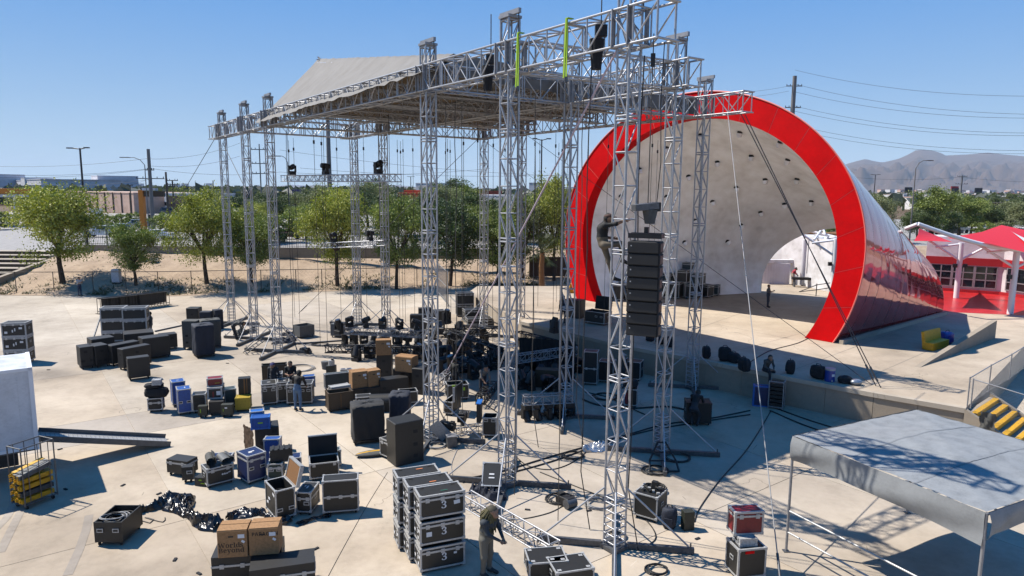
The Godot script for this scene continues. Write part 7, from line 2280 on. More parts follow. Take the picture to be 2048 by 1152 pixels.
func build_trees() -> void:
	var yel := [Color(0.2, 0.23, 0.03), Color(0.58, 0.58, 0.11)]
	var grn := [Color(0.11, 0.15, 0.03), Color(0.36, 0.42, 0.09)]
	var drk := [Color(0.045, 0.075, 0.025), Color(0.15, 0.2, 0.065)]
	var gry := [Color(0.12, 0.145, 0.06), Color(0.32, 0.34, 0.16)]
	tree_kinds.yellow_a = make_tree(11, "round", yel, 24000, 0.0105)
	tree_kinds.yellow_b = make_tree(12, "round", yel, 24000, 0.0105)
	tree_kinds.green_a = make_tree(13, "round", grn, 22000, 0.011)
	tree_kinds.dark_a = make_tree(14, "round", drk, 15000, 0.0135)
	tree_kinds.dark_b = make_tree(15, "tall", drk, 12000, 0.012)
	tree_kinds.grey_a = make_tree(16, "round", gry, 15000, 0.012)
	tree_kinds.tall_a = make_tree(17, "tall", grn, 12000, 0.012)
	tree_kinds.bush_a = make_tree(18, "bush", grn, 6000, 0.024)
	tree_kinds.bush_g = make_tree(19, "bush", gry, 6000, 0.024)
	tree_kinds.conifer = make_tree(20, "conifer", drk, 8000, 0.014)
	# the row at the foot of the dirt bank
	var row := [["yellow_a", 127, 578, 202, 0.98, "wide yellow-green tree leaning over the bank behind the person with a phone"], ["green_a", 273, 581, 132, 0.9, "small dark green tree beside the grey utility cabinet"], ["yellow_b", 415, 580, 190, 0.86, "yellow-green tree on the bank beside the outer tower"], ["green_a", 503, 576, 140, 0.95, "loose olive tree behind the second and third front towers"], ["yellow_a", 675, 577, 205, 0.76, "broad yellow-green tree behind the flown light bar"], ["green_a", 793, 578, 190, 0.72, "full green tree behind the middle row towers"], ["dark_a", 900, 573, 165, 0.85, "dense dark green tree behind the mesh gate panel"], ["green_a", 995, 572, 160, 0.85, "green tree between the gate panel and the palm"], ["yellow_b", 1108, 566, 205, 0.62, "tall pale feathery tree beside the shell's left rim"], ["grey_a", 1045, 566, 170, 0.7, "grey-green tree just behind the palm"]]
	for q in row:
		var p := G(q[1], q[2])
		p.y = bank_h(p.x, p.z)
		plant(q[0], "shade_tree", q[5], "tree", p, q[3] * -p.z / FOC, q[4], q[1] * 0.37)
	var pp := G(1083, 582, 0.2)
	palm("short fan palm with brown trunk beside the shell's left rim", pp, 3.6)
	# bushes and trees on the upper ground: pixel x, depth, height, kind
	rng.seed = 91
	var back := [[330, 96, 4.5, "bush_a"], [455, 84, 6.0, "bush_g"], [480, 92, 7.5, "dark_a"], [430, 100, 8.0, "grey_a"], [510, 88, 6.5, "yellow_b"], [540, 110, 8.0, "dark_a"], [565, 90, 5.0, "bush_a"], [610, 96, 6.5, "green_a"], [640, 120, 9.5, "grey_a"], [700, 110, 8.5, "dark_a"], [735, 130, 10.5, "grey_a"], [756, 150, 12.0, "dark_b"], [790, 105, 8.0, "dark_a"], [820, 98, 7.5, "green_a"], [850, 92, 8.0, "dark_a"], [880, 120, 10.0, "grey_a"], [915, 140, 12.0, "dark_b"], [945, 100, 8.0, "dark_a"], [930, 128, 10.0, "tall_a"], [975, 96, 7.0, "green_a"], [1010, 92, 7.5, "dark_a"], [1040, 110, 8.0, "grey_a"], [1075, 100, 8.5, "green_a"], [1120, 94, 8.0, "yellow_a"], [1140, 105, 9.0, "grey_a"], [240, 120, 3.2, "bush_a"], [215, 118, 3.0, "bush_a"], [262, 122, 3.4, "bush_a"], [20, 120, 3.0, "bush_a"], [-10, 112, 4.0, "bush_a"], [50, 160, 9.0, "dark_a"], [600, 140, 8.0, "grey_a"], [675, 150, 9.0, "dark_a"], [870, 170, 11.0, "conifer"], [665, 160, 8.5, "grey_a"]]
	for q in back:
		var p := PD(q[0], 400, q[1])
		p.y = 2.6
		var kd: String = q[3]
		var bush := kd.begins_with("bush")
		plant(kd, "roadside_bush" if bush else "roadside_tree", KIND[kd] + " growing beside the road above the dirt bank", "bush" if bush else "tree", p, q[2] * 0.8, 1.1 + 0.35 * rng.randf(), rng.randf() * 6.0, KIND[kd] + " by the road")
	var right := [[1870, 105, 11.5, "tall_a"], [1925, 112, 9.8, "green_a"], [1948, 120, 8.5, "green_a"], [2022, 122, 8.0, "grey_a"], [2060, 112, 8.5, "grey_a"], [1752, 98, 9.5, "grey_a"], [1842, 104, 6.6, "dark_a"], [1985, 118, 7.2, "dark_a"], [2040, 190, 10.5, "dark_b"], [1990, 200, 10.0, "dark_b"], [1905, 108, 6.0, "dark_a"], [1970, 106, 4.0, "bush_a"], [2012, 108, 4.0, "bush_g"], [1640, 82, 5.0, "bush_a"], [1665, 84, 5.0, "bush_a"], [1620, 82, 4.5, "bush_a"]]
	for q in right:
		var p := PD(q[0], 400, q[1])
		p.y = 2.6
		var kd: String = q[3]
		var bush := kd.begins_with("bush")
		plant(kd, "street_bush" if bush else "street_tree", KIND[kd] + " in the street behind shell and fabric roofs", "bush" if bush else "tree", p, q[2] * 0.72, 0.95 + 0.35 * rng.randf(), rng.randf() * 6.0, KIND[kd] + " behind the shell")
	# the far tree belt towards the horizon is one mass
	var mb := MB.new()
	mb.use_col = true
	rng.seed = 17
	for i in 5200:
		var px := rng.randf_range(-300, 2400)
		var dp := 260.0 + 1500.0 * pow(rng.randf(), 2.0)
		if px > 1650 and rng.randf() < 0.72:
			continue
		var p := PD(px, 400, dp)
		var r := rng.randf_range(2.0, 5.5) * (1.0 + dp / 1800.0)
		p.y = 2.5
		var col := Color(0.03, 0.045, 0.02).lerp(Color(0.09, 0.1, 0.05), rng.randf())
		for q in 7:
			mb.col = col.lightened(rng.randf() * 0.15)
			var c := p + Vector3(rng.randfn() * r * 0.5, rng.randf_range(0.3, 1.3) * r * 0.8, rng.randfn() * r * 0.5)
			var ax := Vector3(rng.randfn(), rng.randfn(), rng.randfn()).normalized() * r * 0.55
			var bx := ax.cross(Vector3(rng.randfn(), rng.randfn(), rng.randfn())).normalized() * r * 0.5
			mb.quad(c - ax, c + bx, c + ax, c - bx)
	var far := inst(self, "far_tree_belt", mb.mesh(), M.leaf)
	tag(far, "low dark belt of distant trees stretching along the whole horizon", "trees")
	far.set_meta("kind", "stuff")
	# weeds in the dirt bank's foot
	mb = MB.new()
	mb.use_col = true
	for i in 2600:
		var x := rng.randf_range(-50, 8)
		var z := toe_z(x) - 0.2 - 5.0 * pow(rng.randf(), 2.0)
		var p := Vector3(x, bank_h(x, z), z)
		if sin(x * 1.3) + sin(x * 0.41 + 2.0) < -0.2:
			continue
		for q in 3:
			mb.col = Color(0.07, 0.085, 0.03).lerp(Color(0.2, 0.17, 0.09), rng.randf())
			var d := Vector3(rng.randfn() * 0.16, rng.randf_range(0.1, 0.34), rng.randfn() * 0.16)
			mb.tri(p + Vector3(-0.05, 0, 0), p + Vector3(0.05, 0, 0.02), p + d)
	var wd := inst(self, "dry_weeds", mb.mesh(), M.leaf)
	tag(wd, "dry grass and weeds along the foot of the dirt bank", "weeds")
	wd.set_meta("kind", "stuff")

func car(label: String, at: Vector3, yaw: float, m: Material, kind := "sedan", group := "") -> void:
	var t := thing("parked_car", label, "car", at, yaw, group)
	var L := 4.5
	var W := 1.78
	var prof := [[-2.2, 0.35], [-2.22, 0.72], [-2.1, 0.92], [-1.1, 1.0], [-0.95, 1.02], [1.75, 1.0], [2.15, 0.95], [2.22, 0.7], [2.2, 0.35]]
	var cab := [[-0.95, 1.0], [-0.35, 1.42], [1.0, 1.44], [1.7, 1.0]]
	if kind == "suv":
		cab = [[-1.0, 1.0], [-0.5, 1.62], [1.85, 1.66], [2.12, 1.0]]
	elif kind == "pickup":
		cab = [[-1.0, 1.0], [-0.55, 1.62], [0.5, 1.64], [0.72, 1.0]]
	elif kind == "van":
		cab = [[-1.9, 1.0], [-1.3, 1.95], [2.05, 2.0], [2.16, 1.0]]
	var ext := func(pts: Array, w0: float, w1: float, name: String, mt: Material) -> void:
		var mb := MB.new()
		var n := pts.size()
		for i in n:
			var a: Array = pts[i]
			var b: Array = pts[(i + 1) % n]
			var wa := w1 if a[1] > 1.2 else w0
			var wb := w1 if b[1] > 1.2 else w0
			mb.quad(Vector3(a[0], a[1], -wa), Vector3(a[0], a[1], wa), Vector3(b[0], b[1], wb), Vector3(b[0], b[1], -wb))
		for s in [1.0, -1.0]:
			for i in range(1, n - 1):
				var q := [pts[0], pts[i], pts[i + 1]]
				var v := []
				for e in q:
					v.append(Vector3(e[0], e[1], s * (w1 if e[1] > 1.2 else w0)))
				if s < 0:
					mb.tri(v[0], v[1], v[2])
				else:
					mb.tri(v[0], v[2], v[1])
		inst(t, name, mb.mesh(), mt)
	ext.call(prof, W * 0.5, W * 0.5, "body", m)
	ext.call(cab, W * 0.48, W * 0.4, "cabin", m)
	var mid := (cab[1][0] + cab[2][0]) * 0.5 as float
	var top: float = cab[1][1]
	for s in [-1.0, 1.0]:
		for e in [-0.25, 0.25]:
			blk(t, "side_window", Vector3(mid + (cab[2][0] - cab[1][0]) * e, (1.03 + top) * 0.5, s * W * 0.445), Vector3((cab[2][0] - cab[1][0]) * 0.46, (top - 1.0) * 0.7, 0.03), M.window_glass, Basis(Vector3.RIGHT, -s * 0.2))
	for q in [[0, 1, -1.0], [3, 2, 1.0]]:
		var a: Array = cab[q[0]]
		var b: Array = cab[q[1]]
		var an := atan2(b[0] - a[0], b[1] - a[1])
		blk(t, "windscreen", Vector3((a[0] + b[0]) * 0.5 + q[2] * 0.02, (a[1] + b[1]) * 0.5 + 0.02, 0), Vector3(0.03, (b[1] - a[1]) * 0.95, W * 0.76), M.window_glass, Basis(Vector3.BACK, -an))
	for x in [-1.4, 1.4]:
		for s in [-1.0, 1.0]:
			var wh := bar(t, "wheel", Vector3(x, 0.34, s * W * 0.42), Vector3(x, 0.34, s * W * 0.51), 0.34, M.rubber, unit_tube)
			blk(wh, "rim", Vector3(0, 0.35 * s * -1.0, 0), Vector3(0.9, 0.5, 0.9), M.chrome)
	for s in [-0.6, 0.6]:
		blk(t, "headlight", Vector3(-2.2, 0.78, s), Vector3(0.06, 0.14, 0.34), M.chrome)
		blk(t, "tail_light", Vector3(2.2, 0.84, s * 1.15), Vector3(0.06, 0.2, 0.2), M.red_paint)

func lamp_post(label: String, base: Vector3, h: float, arms: Array, m: Material, r := 0.09) -> void:
	var t := thing("street_lamp", label, "street lamp", base)
	var mb := MB.new()
	mb.tube(Vector3.ZERO, Vector3(0, h, 0), r, r * 0.65, 8)
	inst(t, "pole", mb.mesh(), m)
	for a in arms:
		mb = MB.new()
		if a[2]:
			mb.path([Vector3(0, h, 0), Vector3(a[0] * 0.25, h + a[1] * 0.7, 0), Vector3(a[0] * 0.6, h + a[1], 0), Vector3(a[0], h + a[1], 0)], r * 0.5, 6)
		else:
			mb.tube(Vector3(0, h - 0.1, 0), Vector3(a[0], h + a[1], 0), r * 0.45, r * 0.45, 6)
		inst(t, "arm", mb.mesh(), m)
		blk(t, "lamp_head", Vector3(a[0] * 1.12, h + a[1], 0), Vector3(absf(a[0]) * 0.5 + 0.2, 0.12, 0.3), m, Basis(), unit_bevel)
func utility_pole(label: String, base: Vector3, h: float, r: float, m: Material, arms: Array) -> void:
	var t := thing("utility_pole", label, "utility pole", base)
	var mb := MB.new()
	mb.tube(Vector3.ZERO, Vector3(0, h, 0), r, r * 0.7, 8)
	inst(t, "pole", mb.mesh(), m)
	for a in arms:   # height, half width
		blk(t, "cross_arm", Vector3(0, a[0], 0), Vector3(a[1] * 2.0, 0.14, 0.14), m)
		for e in [-0.95, -0.5, 0.5, 0.95]:
			bar(t, "insulator", Vector3(a[1] * e, a[0], 0), Vector3(a[1] * e, a[0] + 0.3, 0), 0.06, M.rubber)
func span_wire(label: String, a: Vector3, b: Vector3, sag: float, r: float, group: String) -> void:
	var t := thing("power_line", label, "power line", a, 0.0, group)
	var pts := []
	for i in 25:
		var f := i / 24.0
		pts.append((b - a) * f - Vector3(0, sag * 4.0 * f * (1.0 - f), 0))
	var mb := MB.new()
	mb.path(pts, r, 4)
	inst(t, "wire", mb.mesh(), M.wire)
func slab_building(called: String, label: String, x0: float, x1: float, ytop: float, depth: float, thick: float, m: Material, bands: Array, base := 2.5, yaw := -0.5) -> Node3D:
	var a := PD(x0, 400, depth)
	var b := PD(x1, 400, depth)
	var top := PD((x0 + x1) * 0.5, ytop, depth).y
	a.y = base
	b.y = base
	var t := thing(called, label, "building", (a + b) * 0.5, yaw)
	var W := a.distance_to(b) / cos(yaw)
	var h := top - base
	blk(t, "wall", Vector3(0, h * 0.5, -thick * 0.5), Vector3(W, h, thick), m)
	blk(t, "parapet", Vector3(0, h + 0.15, -thick * 0.5), Vector3(W * 1.005, 0.3, thick * 1.01), m)
	for q in bands:   # window bands as single panes: height share, pane height, count
		for i in q[2]:
			blk(t, "window", Vector3(W * ((i + 0.5) / q[2] - 0.5), h * q[0], 0.05), Vector3(W / q[2] * 0.9, q[1], 0.12), M.window_glass)
	return t

func build_background() -> void:
	# low wall and iron fence above the bank
	var o := G(180, 503, 2.6)
	var t := thing("retaining_wall", "long low concrete wall along the top of the dirt bank", "wall", o)
	var wl := [[172, 503], [260, 505], [400, 507], [560, 509], [720, 510], [860, 511], [1010, 512]]
	for i in wl.size() - 1:
		var a := G(wl[i][0], wl[i][1], 2.6) - o
		var b := G(wl[i + 1][0], wl[i + 1][1], 2.6) - o
		var d := (b - a).normalized()
		blk(t, "wall_section", (a + b) * 0.5 + Vector3(0, 0.2, 0), Vector3(a.distance_to(b) - 0.02, 1.1, 0.3), M.wall, Basis(d, Vector3.UP, d.cross(Vector3.UP)))
	var f := thing("iron_fence", "dark iron bar fence on top of the low wall beside the parked cars", "fence", o + Vector3(0, 0.75, 0))
	for i in wl.size() - 1:
		var a := G(wl[i][0], wl[i][1], 2.6) - o
		var b := G(wl[i + 1][0], wl[i + 1][1], 2.6) - o
		var np := maxi(1, roundi(a.distance_to(b) / 2.6))
		for k in np:
			var p := a.lerp(b, float(k) / np)
			var q := a.lerp(b, float(k + 1) / np)
			bar(f, "post", p, p + Vector3(0, 1.75, 0), 0.05, M.dark_pole)
			var mb := MB.new()
			for y in [0.15, 1.55]:
				mb.tube(p + Vector3(0, y, 0), q + Vector3(0, y, 0), 0.025, 0.025, 4)
			for j in 12:
				var s := p.lerp(q, (j + 0.5) / 12.0)
				mb.tube(s, s + Vector3(0, 1.7, 0), 0.018, 0.018, 4)
			inst(f, "bar_panel", mb.mesh(), M.dark_pole)
	# sloping stair cheek and wide brown steps at the far left
	var sl := thing("stair_wall", "sloping concrete cheek wall beside the wide brown steps", "wall", G(0, 567, 0.6))
	var p0 := Vector3(-48.6, 0, -58.0)
	var p1 := Vector3(-47.9, 0, -77.0)
	var mb2 := MB.new()
	for s in [0.0, 0.45]:
		var e := Vector3(s, 0, 0) - sl.position
		if s == 0.0:
			mb2.quad(p1 + e, p0 + e, p0 + e + Vector3(0, 0.3, 0), p1 + e + Vector3(0, 3.1, 0))
		else:
			mb2.quad(p0 + e, p1 + e, p1 + e + Vector3(0, 3.1, 0), p0 + e + Vector3(0, 0.3, 0))
	mb2.quad(p0 - sl.position + Vector3(0, 0.3, 0), p0 - sl.position + Vector3(0.45, 0.3, 0), p1 - sl.position + Vector3(0.45, 3.1, 0), p1 - sl.position + Vector3(0, 3.1, 0))
	inst(sl, "wall", mb2.mesh(), M.wall)
	var bs := thing("wide_steps", "wide brown tiled steps climbing from the plaza at the far left", "staircase", Vector3(-58, 0, -62))
	for i in 9:
		var h := 0.3 * (i + 1)
		blk(bs, "step", Vector3(0, h * 0.5, -1.4 * i - 0.7), Vector3(18.5, h, 1.42), M.concrete, Basis())
		blk(bs, "riser_tiles", Vector3(0, h - 0.15, -1.4 * i + 0.015), Vector3(18.5, 0.28, 0.03), M.brown_case)
	# chain link fence at the foot of the bank
	var cf := []
	for x in [-10, 27, 103, 182, 248, 313, 380, 450, 520, 590, 642, 705, 770, 833, 898]:
		var g := G(x, 589.0 - maxf(0.0, (x - 330.0) * 0.026))
		g.z -= 0.4
		g.y = bank_h(g.x, g.z)
		cf.append(g)
	chain_fence("chain_link_fence", "long rusty wire fence with thin posts at the foot of the dirt bank", cf, 1.9, 0.4, M.wood_pole, 0.03)
	var ec := thing("utility_cabinet", "pale grey metal utility cabinet standing before the wire fence", "cabinet", G(235, 579), 0.05)
	ec.position.y = bank_h(ec.position.x, ec.position.z)
	blk(ec, "body", Vector3(0, 0.75, 0), Vector3(0.72, 1.25, 0.5), M.grey_wall, Basis(), unit_bevel)
	for e in [-0.28, 0.28]:
		blk(ec, "leg", Vector3(e, 0.08, 0), Vector3(0.08, 0.16, 0.4), M.steel)
	blk(ec, "door", Vector3(0, 0.75, 0.255), Vector3(0.6, 1.1, 0.02), M.grey_wall)
	for q in [[282, 537, "dark flat panel lying on the bank beside the small tree"], [308, 538, "dark flat panel on the dirt bank farther from the small tree"]]:
		var g := G(q[0], q[1], 1.3)
		var sp := thing("ground_panel", q[2], "panel", Vector3(g.x, bank_h(g.x, g.z) + 0.12, g.z))
		blk(sp, "panel", Vector3(0, 0.25, 0), Vector3(0.95, 0.05, 0.8), M.black, Basis(Vector3.RIGHT, 0.35))
		for e in [-0.35, 0.35]:
			bar(sp, "leg", Vector3(e, -0.15, -0.2), Vector3(e, 0.3, -0.2), 0.03, M.steel)
	# cars
	var cars := [[205, 474, 0.2, "car_white", "suv", "white off-road car parked behind the iron fence"], [236, 466, 0.6, "car_blue", "sedan", "grey-blue saloon parked beside the white off-road car"], [270, 458, 0.5, "car_silver", "suv", "silver car parked beside the orange column"], [312, 480, 0.1, "car_white", "sedan", "white saloon parked close behind the small dark tree"], [312, 446, 0.3, "car_dark", "sedan", "dark saloon on the road behind the pale pole"], [338, 440, 0.2, "car_silver", "sedan", "pale car driving away beyond the dark saloon"], [336, 429, 0.2, "car_dark", "van", "dark van on the far road"], [178, 463, 0.1, "car_white", "van", "white van half hidden by the wide yellow-green tree"], [522, 440, 0.4, "car_white", "suv", "white car glimpsed between the front towers"], [575, 478, 0.2, "car_red", "sedan", "dark red car glimpsed through the olive tree"]]
	for q in cars:
		car(q[5], G(q[0], q[1], 2.61), q[2], M[q[3]], q[4])
	var rc := [[1868, 468, 0.1, "car_white", "pickup", "white pickup with tool body parked behind the red fabric roofs"], [1912, 466, 0.2, "car_white", "sedan", "white saloon parked beside the pickup"], [1895, 470, 0.1, "car_dark", "sedan", "dark car parked between white cars"], [2012, 470, -0.2, "car_silver", "pickup", "silver pickup parked beyond the fabric roof's peak"], [1838, 458, 0.0, "car_dark", "suv", "dark car just right of the glossy shell flank"], [2046, 472, 0.3, "car_white", "sedan", "white saloon farthest along the street right of the peak"]]
	for q in rc:
		car(q[5], G(q[0], q[1], 2.61), q[2], M[q[3]], q[4])
	# orange column with brown sign beam, and sign board
	var oc := thing("orange_column", "tall orange square column with brown sign beam at the fuel station", "sign", PD(284, 400, 112) * Vector3(1, 0, 1) + Vector3(0, 2.6, 0))
	blk(oc, "column", Vector3(0, 3.3, 0), Vector3(0.75, 6.6, 0.75), M.orange)
	blk(oc, "sign_beam", Vector3(2.1, 6.0, 0), Vector3(3.2, 0.9, 0.5), M.brown_case)
	blk(oc, "cap_slab", Vector3(1.4, 6.75, 0), Vector3(2.2, 0.4, 0.8), M.grey_wall)
	blk(oc, "price_board", Vector3(1.3, 1.6, 0), Vector3(1.0, 2.2, 0.3), M.black)
	var ob := thing("station_canopy", "orange and white fuel station canopy at the far left", "canopy", PD(-10, 400, 125) * Vector3(1, 0, 1) + Vector3(0, 2.6, 0))
	blk(ob, "fascia", Vector3(0, 6.2, 0), Vector3(9.0, 0.9, 6.0), M.orange)
	blk(ob, "soffit", Vector3(0, 5.4, 0), Vector3(8.6, 0.5, 5.6), M.white_paint)
	for e in [-3.5, 3.5]:
		bar(ob, "column", Vector3(e, 0, 0), Vector3(e, 5.3, 0), 0.2, M.white_steel)
	var sb := thing("sign_board", "white upright sign board with dark round emblem beside the parked cars", "sign", PD(191, 400, 120) * Vector3(1, 0, 1) + Vector3(0, 2.6, 0))
	blk(sb, "board", Vector3(0, 1.9, 0), Vector3(2.2, 2.9, 0.25), M.white_paint)
	for e in [-0.8, 0.8]:
		blk(sb, "leg", Vector3(e, 0.25, 0), Vector3(0.12, 0.5, 0.12), M.steel)
	var em := MB.new()
	var ring := []
	for i in 25:
		ring.append(Vector3(cos(TAU * i / 24.0) * 0.32, 2.0 + sin(TAU * i / 24.0) * 0.46, 0.14))
	em.path(ring, 0.05, 4)
	em.path([Vector3(-0.2, 2.3, 0.14), Vector3(-0.06, 1.9, 0.14), Vector3(0.06, 1.9, 0.14), Vector3(0.2, 2.3, 0.14)], 0.04, 4)
	em.path([Vector3(-0.2, 1.85, 0.14), Vector3(0.0, 1.68, 0.14), Vector3(0.2, 1.85, 0.14)], 0.04, 4)
	inst(sb, "emblem", em.mesh(), M.dark_pole)
	# buildings on the skyline
	slab_building("office_block", "long pale grey office block with dark window bands at the far left", -120, 215, 361.0, 330.0, 30.0, M.grey_wall, [[0.72, 1.3, 26], [0.32, 1.3, 26]], 2.5, -0.85)
	slab_building("office_block", "taller white corner block in front of the grey office building", 30, 68, 356.5, 322.0, 12.0, M.white_paint, [], 2.5, -0.85)
	slab_building("office_block", "round-topped grey wing at the end of the office building", 172, 212, 352.5, 345.0, 18.0, M.grey_wall, [[0.8, 1.6, 8]], 2.5, -0.85)
	slab_building("office_block", "pale penthouse block above the office roof at the frame edge", -40, 12, 349.5, 345.0, 12.0, M.grey_wall, [])
	var tw := slab_building("factory_wall", "long tan warehouse wall with dark pilasters behind the road", 60, 330, 385.5, 205.0, 20.0, M.tan_wall, [], 2.5, -0.7)
	for i in 9:
		blk(tw, "pilaster", Vector3(-24.0 + 6.0 * i, 2.9, 0.1), Vector3(0.35, 5.8, 0.25), M.brown_case)
	slab_building("far_house", "low pink shed row behind the utility poles", 318, 395, 388.0, 190.0, 14.0, M.white_paint, [[0.5, 1.0, 6]])
	slab_building("far_house", "dark workshop front beneath the pink shed row", 322, 400, 394.0, 186.0, 3.0, M.brown_case, [[0.4, 1.8, 5]])
	slab_building("far_house", "deep blue flat-roofed building above the trees", 578, 655, 381.0, 230.0, 16.0, M.blue_wall, [[0.5, 1.4, 5]])
	slab_building("far_house", "orange block beside the deep blue building", 632, 662, 380.0, 236.0, 16.0, M.brick_red, [[0.5, 1.2, 2]])
	slab_building("far_house", "green flat-roofed building between blue and orange ones", 690, 735, 382.0, 230.0, 16.0, M.green_wall, [[0.5, 1.3, 4]])
	slab_building("far_house", "bright orange house group before the white hall", 793, 850, 387.0, 215.0, 14.0, M.brick_red, [[0.5, 1.2, 5]])
	slab_building("far_house", "orange parapet block stepping behind the bright orange houses", 806, 842, 382.0, 220.0, 10.0, M.brick_red, [[0.6, 1.0, 3]])
	slab_building("far_house", "white tall hall behind the orange houses", 830, 878, 367.5, 270.0, 18.0, M.white_paint, [])
	slab_building("far_house", "orange house right of the white hall", 938, 968, 383.0, 225.0, 12.0, M.brick_red, [[0.5, 1.2, 3]])
	slab_building("far_house", "grey box building left of the shell rim", 1058, 1090, 366.5, 300.0, 18.0, M.grey_wall, [])
	slab_building("far_house", "pale low shop row glimpsed through the towers", 925, 1010, 391.5, 200.0, 12.0, M.white_paint, [[0.5, 1.2, 9]])
	slab_building("far_house", "brown flat shop behind the street trees at the right", 1985, 2025, 408.0, 165.0, 10.0, M.brown_case, [[0.5, 1.2, 4]])
	slab_building("far_house", "white peaked market hall among the street trees", 1925, 1950, 412.0, 150.0, 8.0, M.white_paint, [[0.4, 1.0, 3]])
	slab_building("far_house", "tan and red corner building behind the shell opening", 1625, 1700, 472.0, 78.0, 6.0, M.wood, [])
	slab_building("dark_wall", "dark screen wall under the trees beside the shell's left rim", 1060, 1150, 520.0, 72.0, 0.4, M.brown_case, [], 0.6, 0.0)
	# houses of the far town, counted one by one where they show
	rng.seed = 61
	var proto := []
	for q in 4:
		var h := Node3D.new()
		var s := Vector3(rng.randf_range(9, 15), rng.randf_range(5, 8), rng.randf_range(9, 14))
		var mm: Material = [M.white_paint, M.tan_wall, M.grey_wall, M.white_paint][q]
		blk(h, "wall", Vector3(0, s.y * 0.5, 0), s, mm)
		blk(h, "roof", Vector3(0, s.y + 0.2, 0), Vector3(s.x * 1.04, 0.4, s.z * 1.04), [M.grey_wall, M.brick_red, M.white_paint, M.tan_wall][q])
		for e in [-0.28, 0.28]:
			blk(h, "window", Vector3(s.x * e, s.y * 0.5, s.z * 0.5 + 0.03), Vector3(1.8, 1.6, 0.1), M.window_glass)
		proto.append(h)
	for i in 190:
		var px := rng.randf_range(1690, 2090) if i < 140 else rng.randf_range(-20, 1130)
		var dp := 320.0 + 2600.0 * pow(rng.randf(), 1.4)
		var p := PD(px, 400, dp)
		var h: Node3D = proto[rng.randi() % 4].duplicate()
		h.name = numbered("town_house")
		add_child(h)
		h.position = Vector3(p.x, 2.5 + maxf(0.0, dp - 1500.0) * 0.012, p.z)
		h.rotation.y = rng.randf_range(-0.4, 0.4)
		h.scale = Vector3.ONE * (0.7 + dp / 2600.0)
		tag(h, "small flat-roofed house of the far town under the mountains" if i < 140 else "small flat-roofed house far behind the trees on the left", "house", "far town houses" if i < 140 else "far left houses")
	for q in [[1908, 382, 430, "dark billboard on a post over the far town, nearer one"], [1955, 381, 460, "dark billboard on a post beside the pale power pole"], [1907, 377, 520, "red billboard rising over the far town"], [1815, 380, 430, "narrow dark billboard left of the street lamp"]]:
		var p := PD(q[0], 400, q[2])
		var b := thing("billboard", q[3], "billboard", Vector3(p.x, 2.5, p.z))
		var top: float = PD(q[0], q[1] - 0.0, q[2]).y - 2.5
		bar(b, "post", Vector3.ZERO, Vector3(0, top, 0), 0.4, M.dark_pole)
		blk(b, "panel", Vector3(0, top, 0), Vector3(4.5 * q[2] / 430.0, 3.4, 0.6), M.red_band if q[3].begins_with("red") else M.dark_pole)
	# poles and lines
	lamp_post("dark twin-armed lamp post on the low wall behind the wide tree", G(176, 502, 2.6), PD(160, 298, 77).y - 2.6, [[-0.95, 0.0, false], [0.65, 0.05, false]], M.dark_pole, 0.14)
	lamp_post("grey lamp post with curved arm beside the concrete power pole", PD(294, 400, 105) * Vector3(1, 0, 1) + Vector3(0, 2.6, 0), PD(294, 330, 105).y - 2.6, [[-2.6, 1.1, true]], M.pole, 0.1)
	lamp_post("pale lamp post with curved arm seen between front towers", PD(578, 400, 100) * Vector3(1, 0, 1) + Vector3(0, 2.6, 0), PD(578, 325, 100).y - 2.6, [[-1.2, 0.9, true]], M.pole, 0.09)
	lamp_post("dark twin lamp post rising behind the near towers", PD(1082, 400, 84) * Vector3(1, 0, 1) + Vector3(0, 2.6, 0), PD(1082, 279, 84).y - 2.6, [[-0.75, 0.1, false], [0.75, 0.1, false]], M.dark_pole, 0.12)
	lamp_post("small twin floodlight mast over the orange houses", PD(822, 400, 260) * Vector3(1, 0, 1) + Vector3(0, 2.6, 0), PD(822, 353, 260).y - 2.6, [[-1.0, 0.0, false], [1.0, 0.0, false]], M.dark_pole, 0.2)
	lamp_post("grey street lamp with curved arm before the mountains", PD(1826, 400, 96) * Vector3(1, 0, 1) + Vector3(0, 2.6, 0), PD(1826, 337, 96).y - 2.6, [[1.6, 1.1, true]], M.pole, 0.11)
	lamp_post("small floodlight mast left of the curved street lamp", PD(1747, 400, 190) * Vector3(1, 0, 1) + Vector3(0, 2.6, 0), PD(1747, 349, 190).y - 2.6, [[-0.9, 0.0, false], [0.9, 0.0, false]], M.dark_pole, 0.16)
	var P := func(x: float, dp: float) -> Vector3: return PD(x, 400, dp) * Vector3(1, 0, 1) + Vector3(0, 2.6, 0)
	var H := func(x: float, y: float, dp: float) -> float: return PD(x, y, dp).y - 2.6
	utility_pole("pale concrete power pole with cross arm beside the orange column", P.call(303, 108.0), H.call(298, 298, 108.0), 0.34, M.pole, [[H.call(298, 357, 108.0), 2.2], [H.call(298, 340, 108.0), 0.7]])
	utility_pole("grey wooden pole right of the concrete power pole", P.call(335, 125.0), H.call(338, 344, 125.0), 0.24, M.wood_pole, [])
	utility_pole("dark pole with stacked cross arms and transformer", P.call(347, 130.0), H.call(346, 360, 130.0), 0.2, M.wood_pole, [[H.call(346, 361, 130.0), 1.0], [H.call(346, 369, 130.0), 0.9], [H.call(346, 373, 130.0), 0.9]])
	utility_pole("thin wooden pole before the tan warehouse wall", P.call(262, 180.0), H.call(260, 370, 180.0), 0.18, M.wood_pole, [[H.call(260, 371, 180.0), 0.7]])
	utility_pole("thick grey steel mast rising behind the flown light bar", P.call(660, 130.0), H.call(660, 235, 130.0), 0.52, M.pole, [])
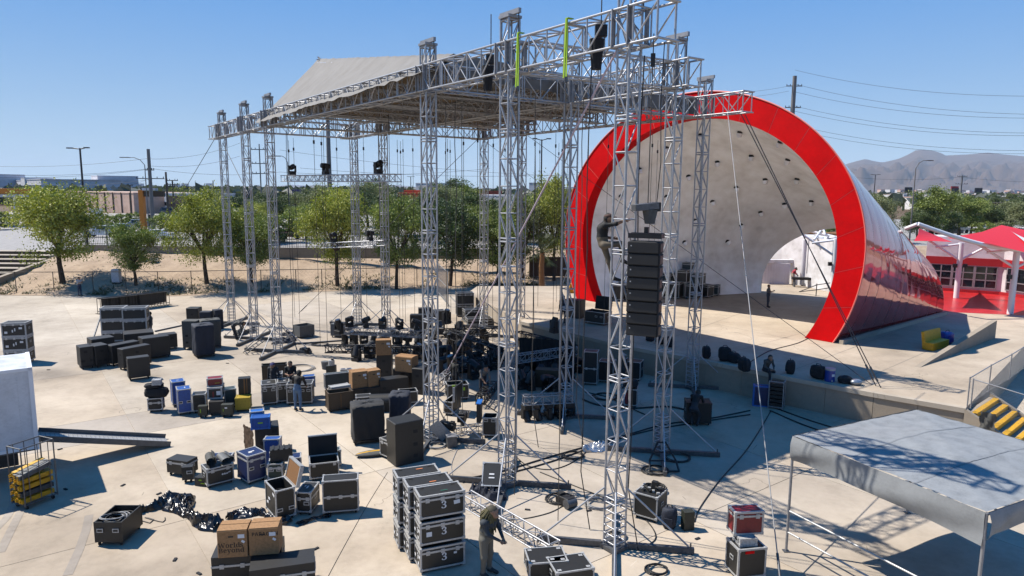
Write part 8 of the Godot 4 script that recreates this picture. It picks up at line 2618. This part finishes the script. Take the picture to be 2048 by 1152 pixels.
	utility_pole("tall steel power pole with paired arms behind the shell", P.call(1574, 118.0), H.call(1582, 152, 118.0), 0.5, M.pole, [[H.call(1581, 172, 118.0), 1.3], [H.call(1579, 215, 118.0), 1.3]])
	utility_pole("pale twin-armed power pole before the far mountains", P.call(1920, 210.0), H.call(1923, 351, 210.0), 0.3, M.pole, [[H.call(1923, 353, 210.0), 1.5], [H.call(1923, 368, 210.0), 1.8]])
	utility_pole("thin pole at the edge of the olive trees left of the front towers", P.call(428, 200.0), H.call(428, 361, 200.0), 0.2, M.wood_pole, [])
	utility_pole("tall thin mast among the front tower tops", P.call(523, 120.0), H.call(523, 288, 120.0), 0.14, M.pole, [[H.call(523, 299, 120.0), 1.4], [H.call(523, 327, 120.0), 1.4], [H.call(523, 347, 120.0), 1.4]])
	var lines := [[1590, 168, 2100, 229], [1591, 184, 2100, 236], [1589, 212, 2100, 266], [1588, 222, 2100, 271], [1588, 250, 2100, 301], [1588, 260, 2100, 307], [1590, 140, 2100, 192], [1578, 172, 1440, 186], [1578, 182, 1440, 197], [1577, 215, 1440, 228]]
	for l in lines:
		span_wire("thin high-voltage line spanning from the steel pole across the blue sky", PD(l[0], l[1], 118.0), PD(l[2], l[3], 96.0 if l[2] > 1600 else 126.0), 1.2 if l[2] > 1600 else 0.3, 0.022, "high-voltage lines")
	for l in [[303, 316, -60, 330], [303, 337, -60, 346], [303, 338, -60, 352], [303, 358, 60, 365], [303, 337, 560, 344], [303, 318, 480, 286], [303, 332, 480, 312], [170, 375, 300, 357], [560, 300, 1140, 352], [600, 336, 1150, 349], [560, 344, 980, 337]]:
		span_wire("thin overhead line crossing the sky from the concrete power pole" if l[0] < 400 else "thin overhead line crossing the sky behind the lattice towers", PD(l[0], l[1], 108.0), PD(l[2], l[3], 118.0), 0.7, 0.02, "lines from the concrete pole" if l[0] < 400 else "lines behind the towers")
	span_wire("single telephone line strung before the mountains", PD(1700, 354, 210.0), PD(1923, 354, 210.0), 0.8, 0.03, "lines before the mountains")
	span_wire("single telephone line strung before the mountains", PD(1923, 354, 210.0), PD(2150, 362, 210.0), 0.8, 0.03, "lines before the mountains")
func _ready() -> void:
	setup_view()
	make_materials()
	build_ground()
	build_stage_platform()
	build_shell()
	build_white_building()
	build_roof()
	build_tent()
	build_truck()
	build_background()
	build_trees()
	build_rigging()
	build_cases()
	build_props()
	build_people()
	for k in tree_kinds:
		tree_kinds[k].free()
	for c in get_children():
		if c.has_meta("w"):
			c.remove_meta("w")
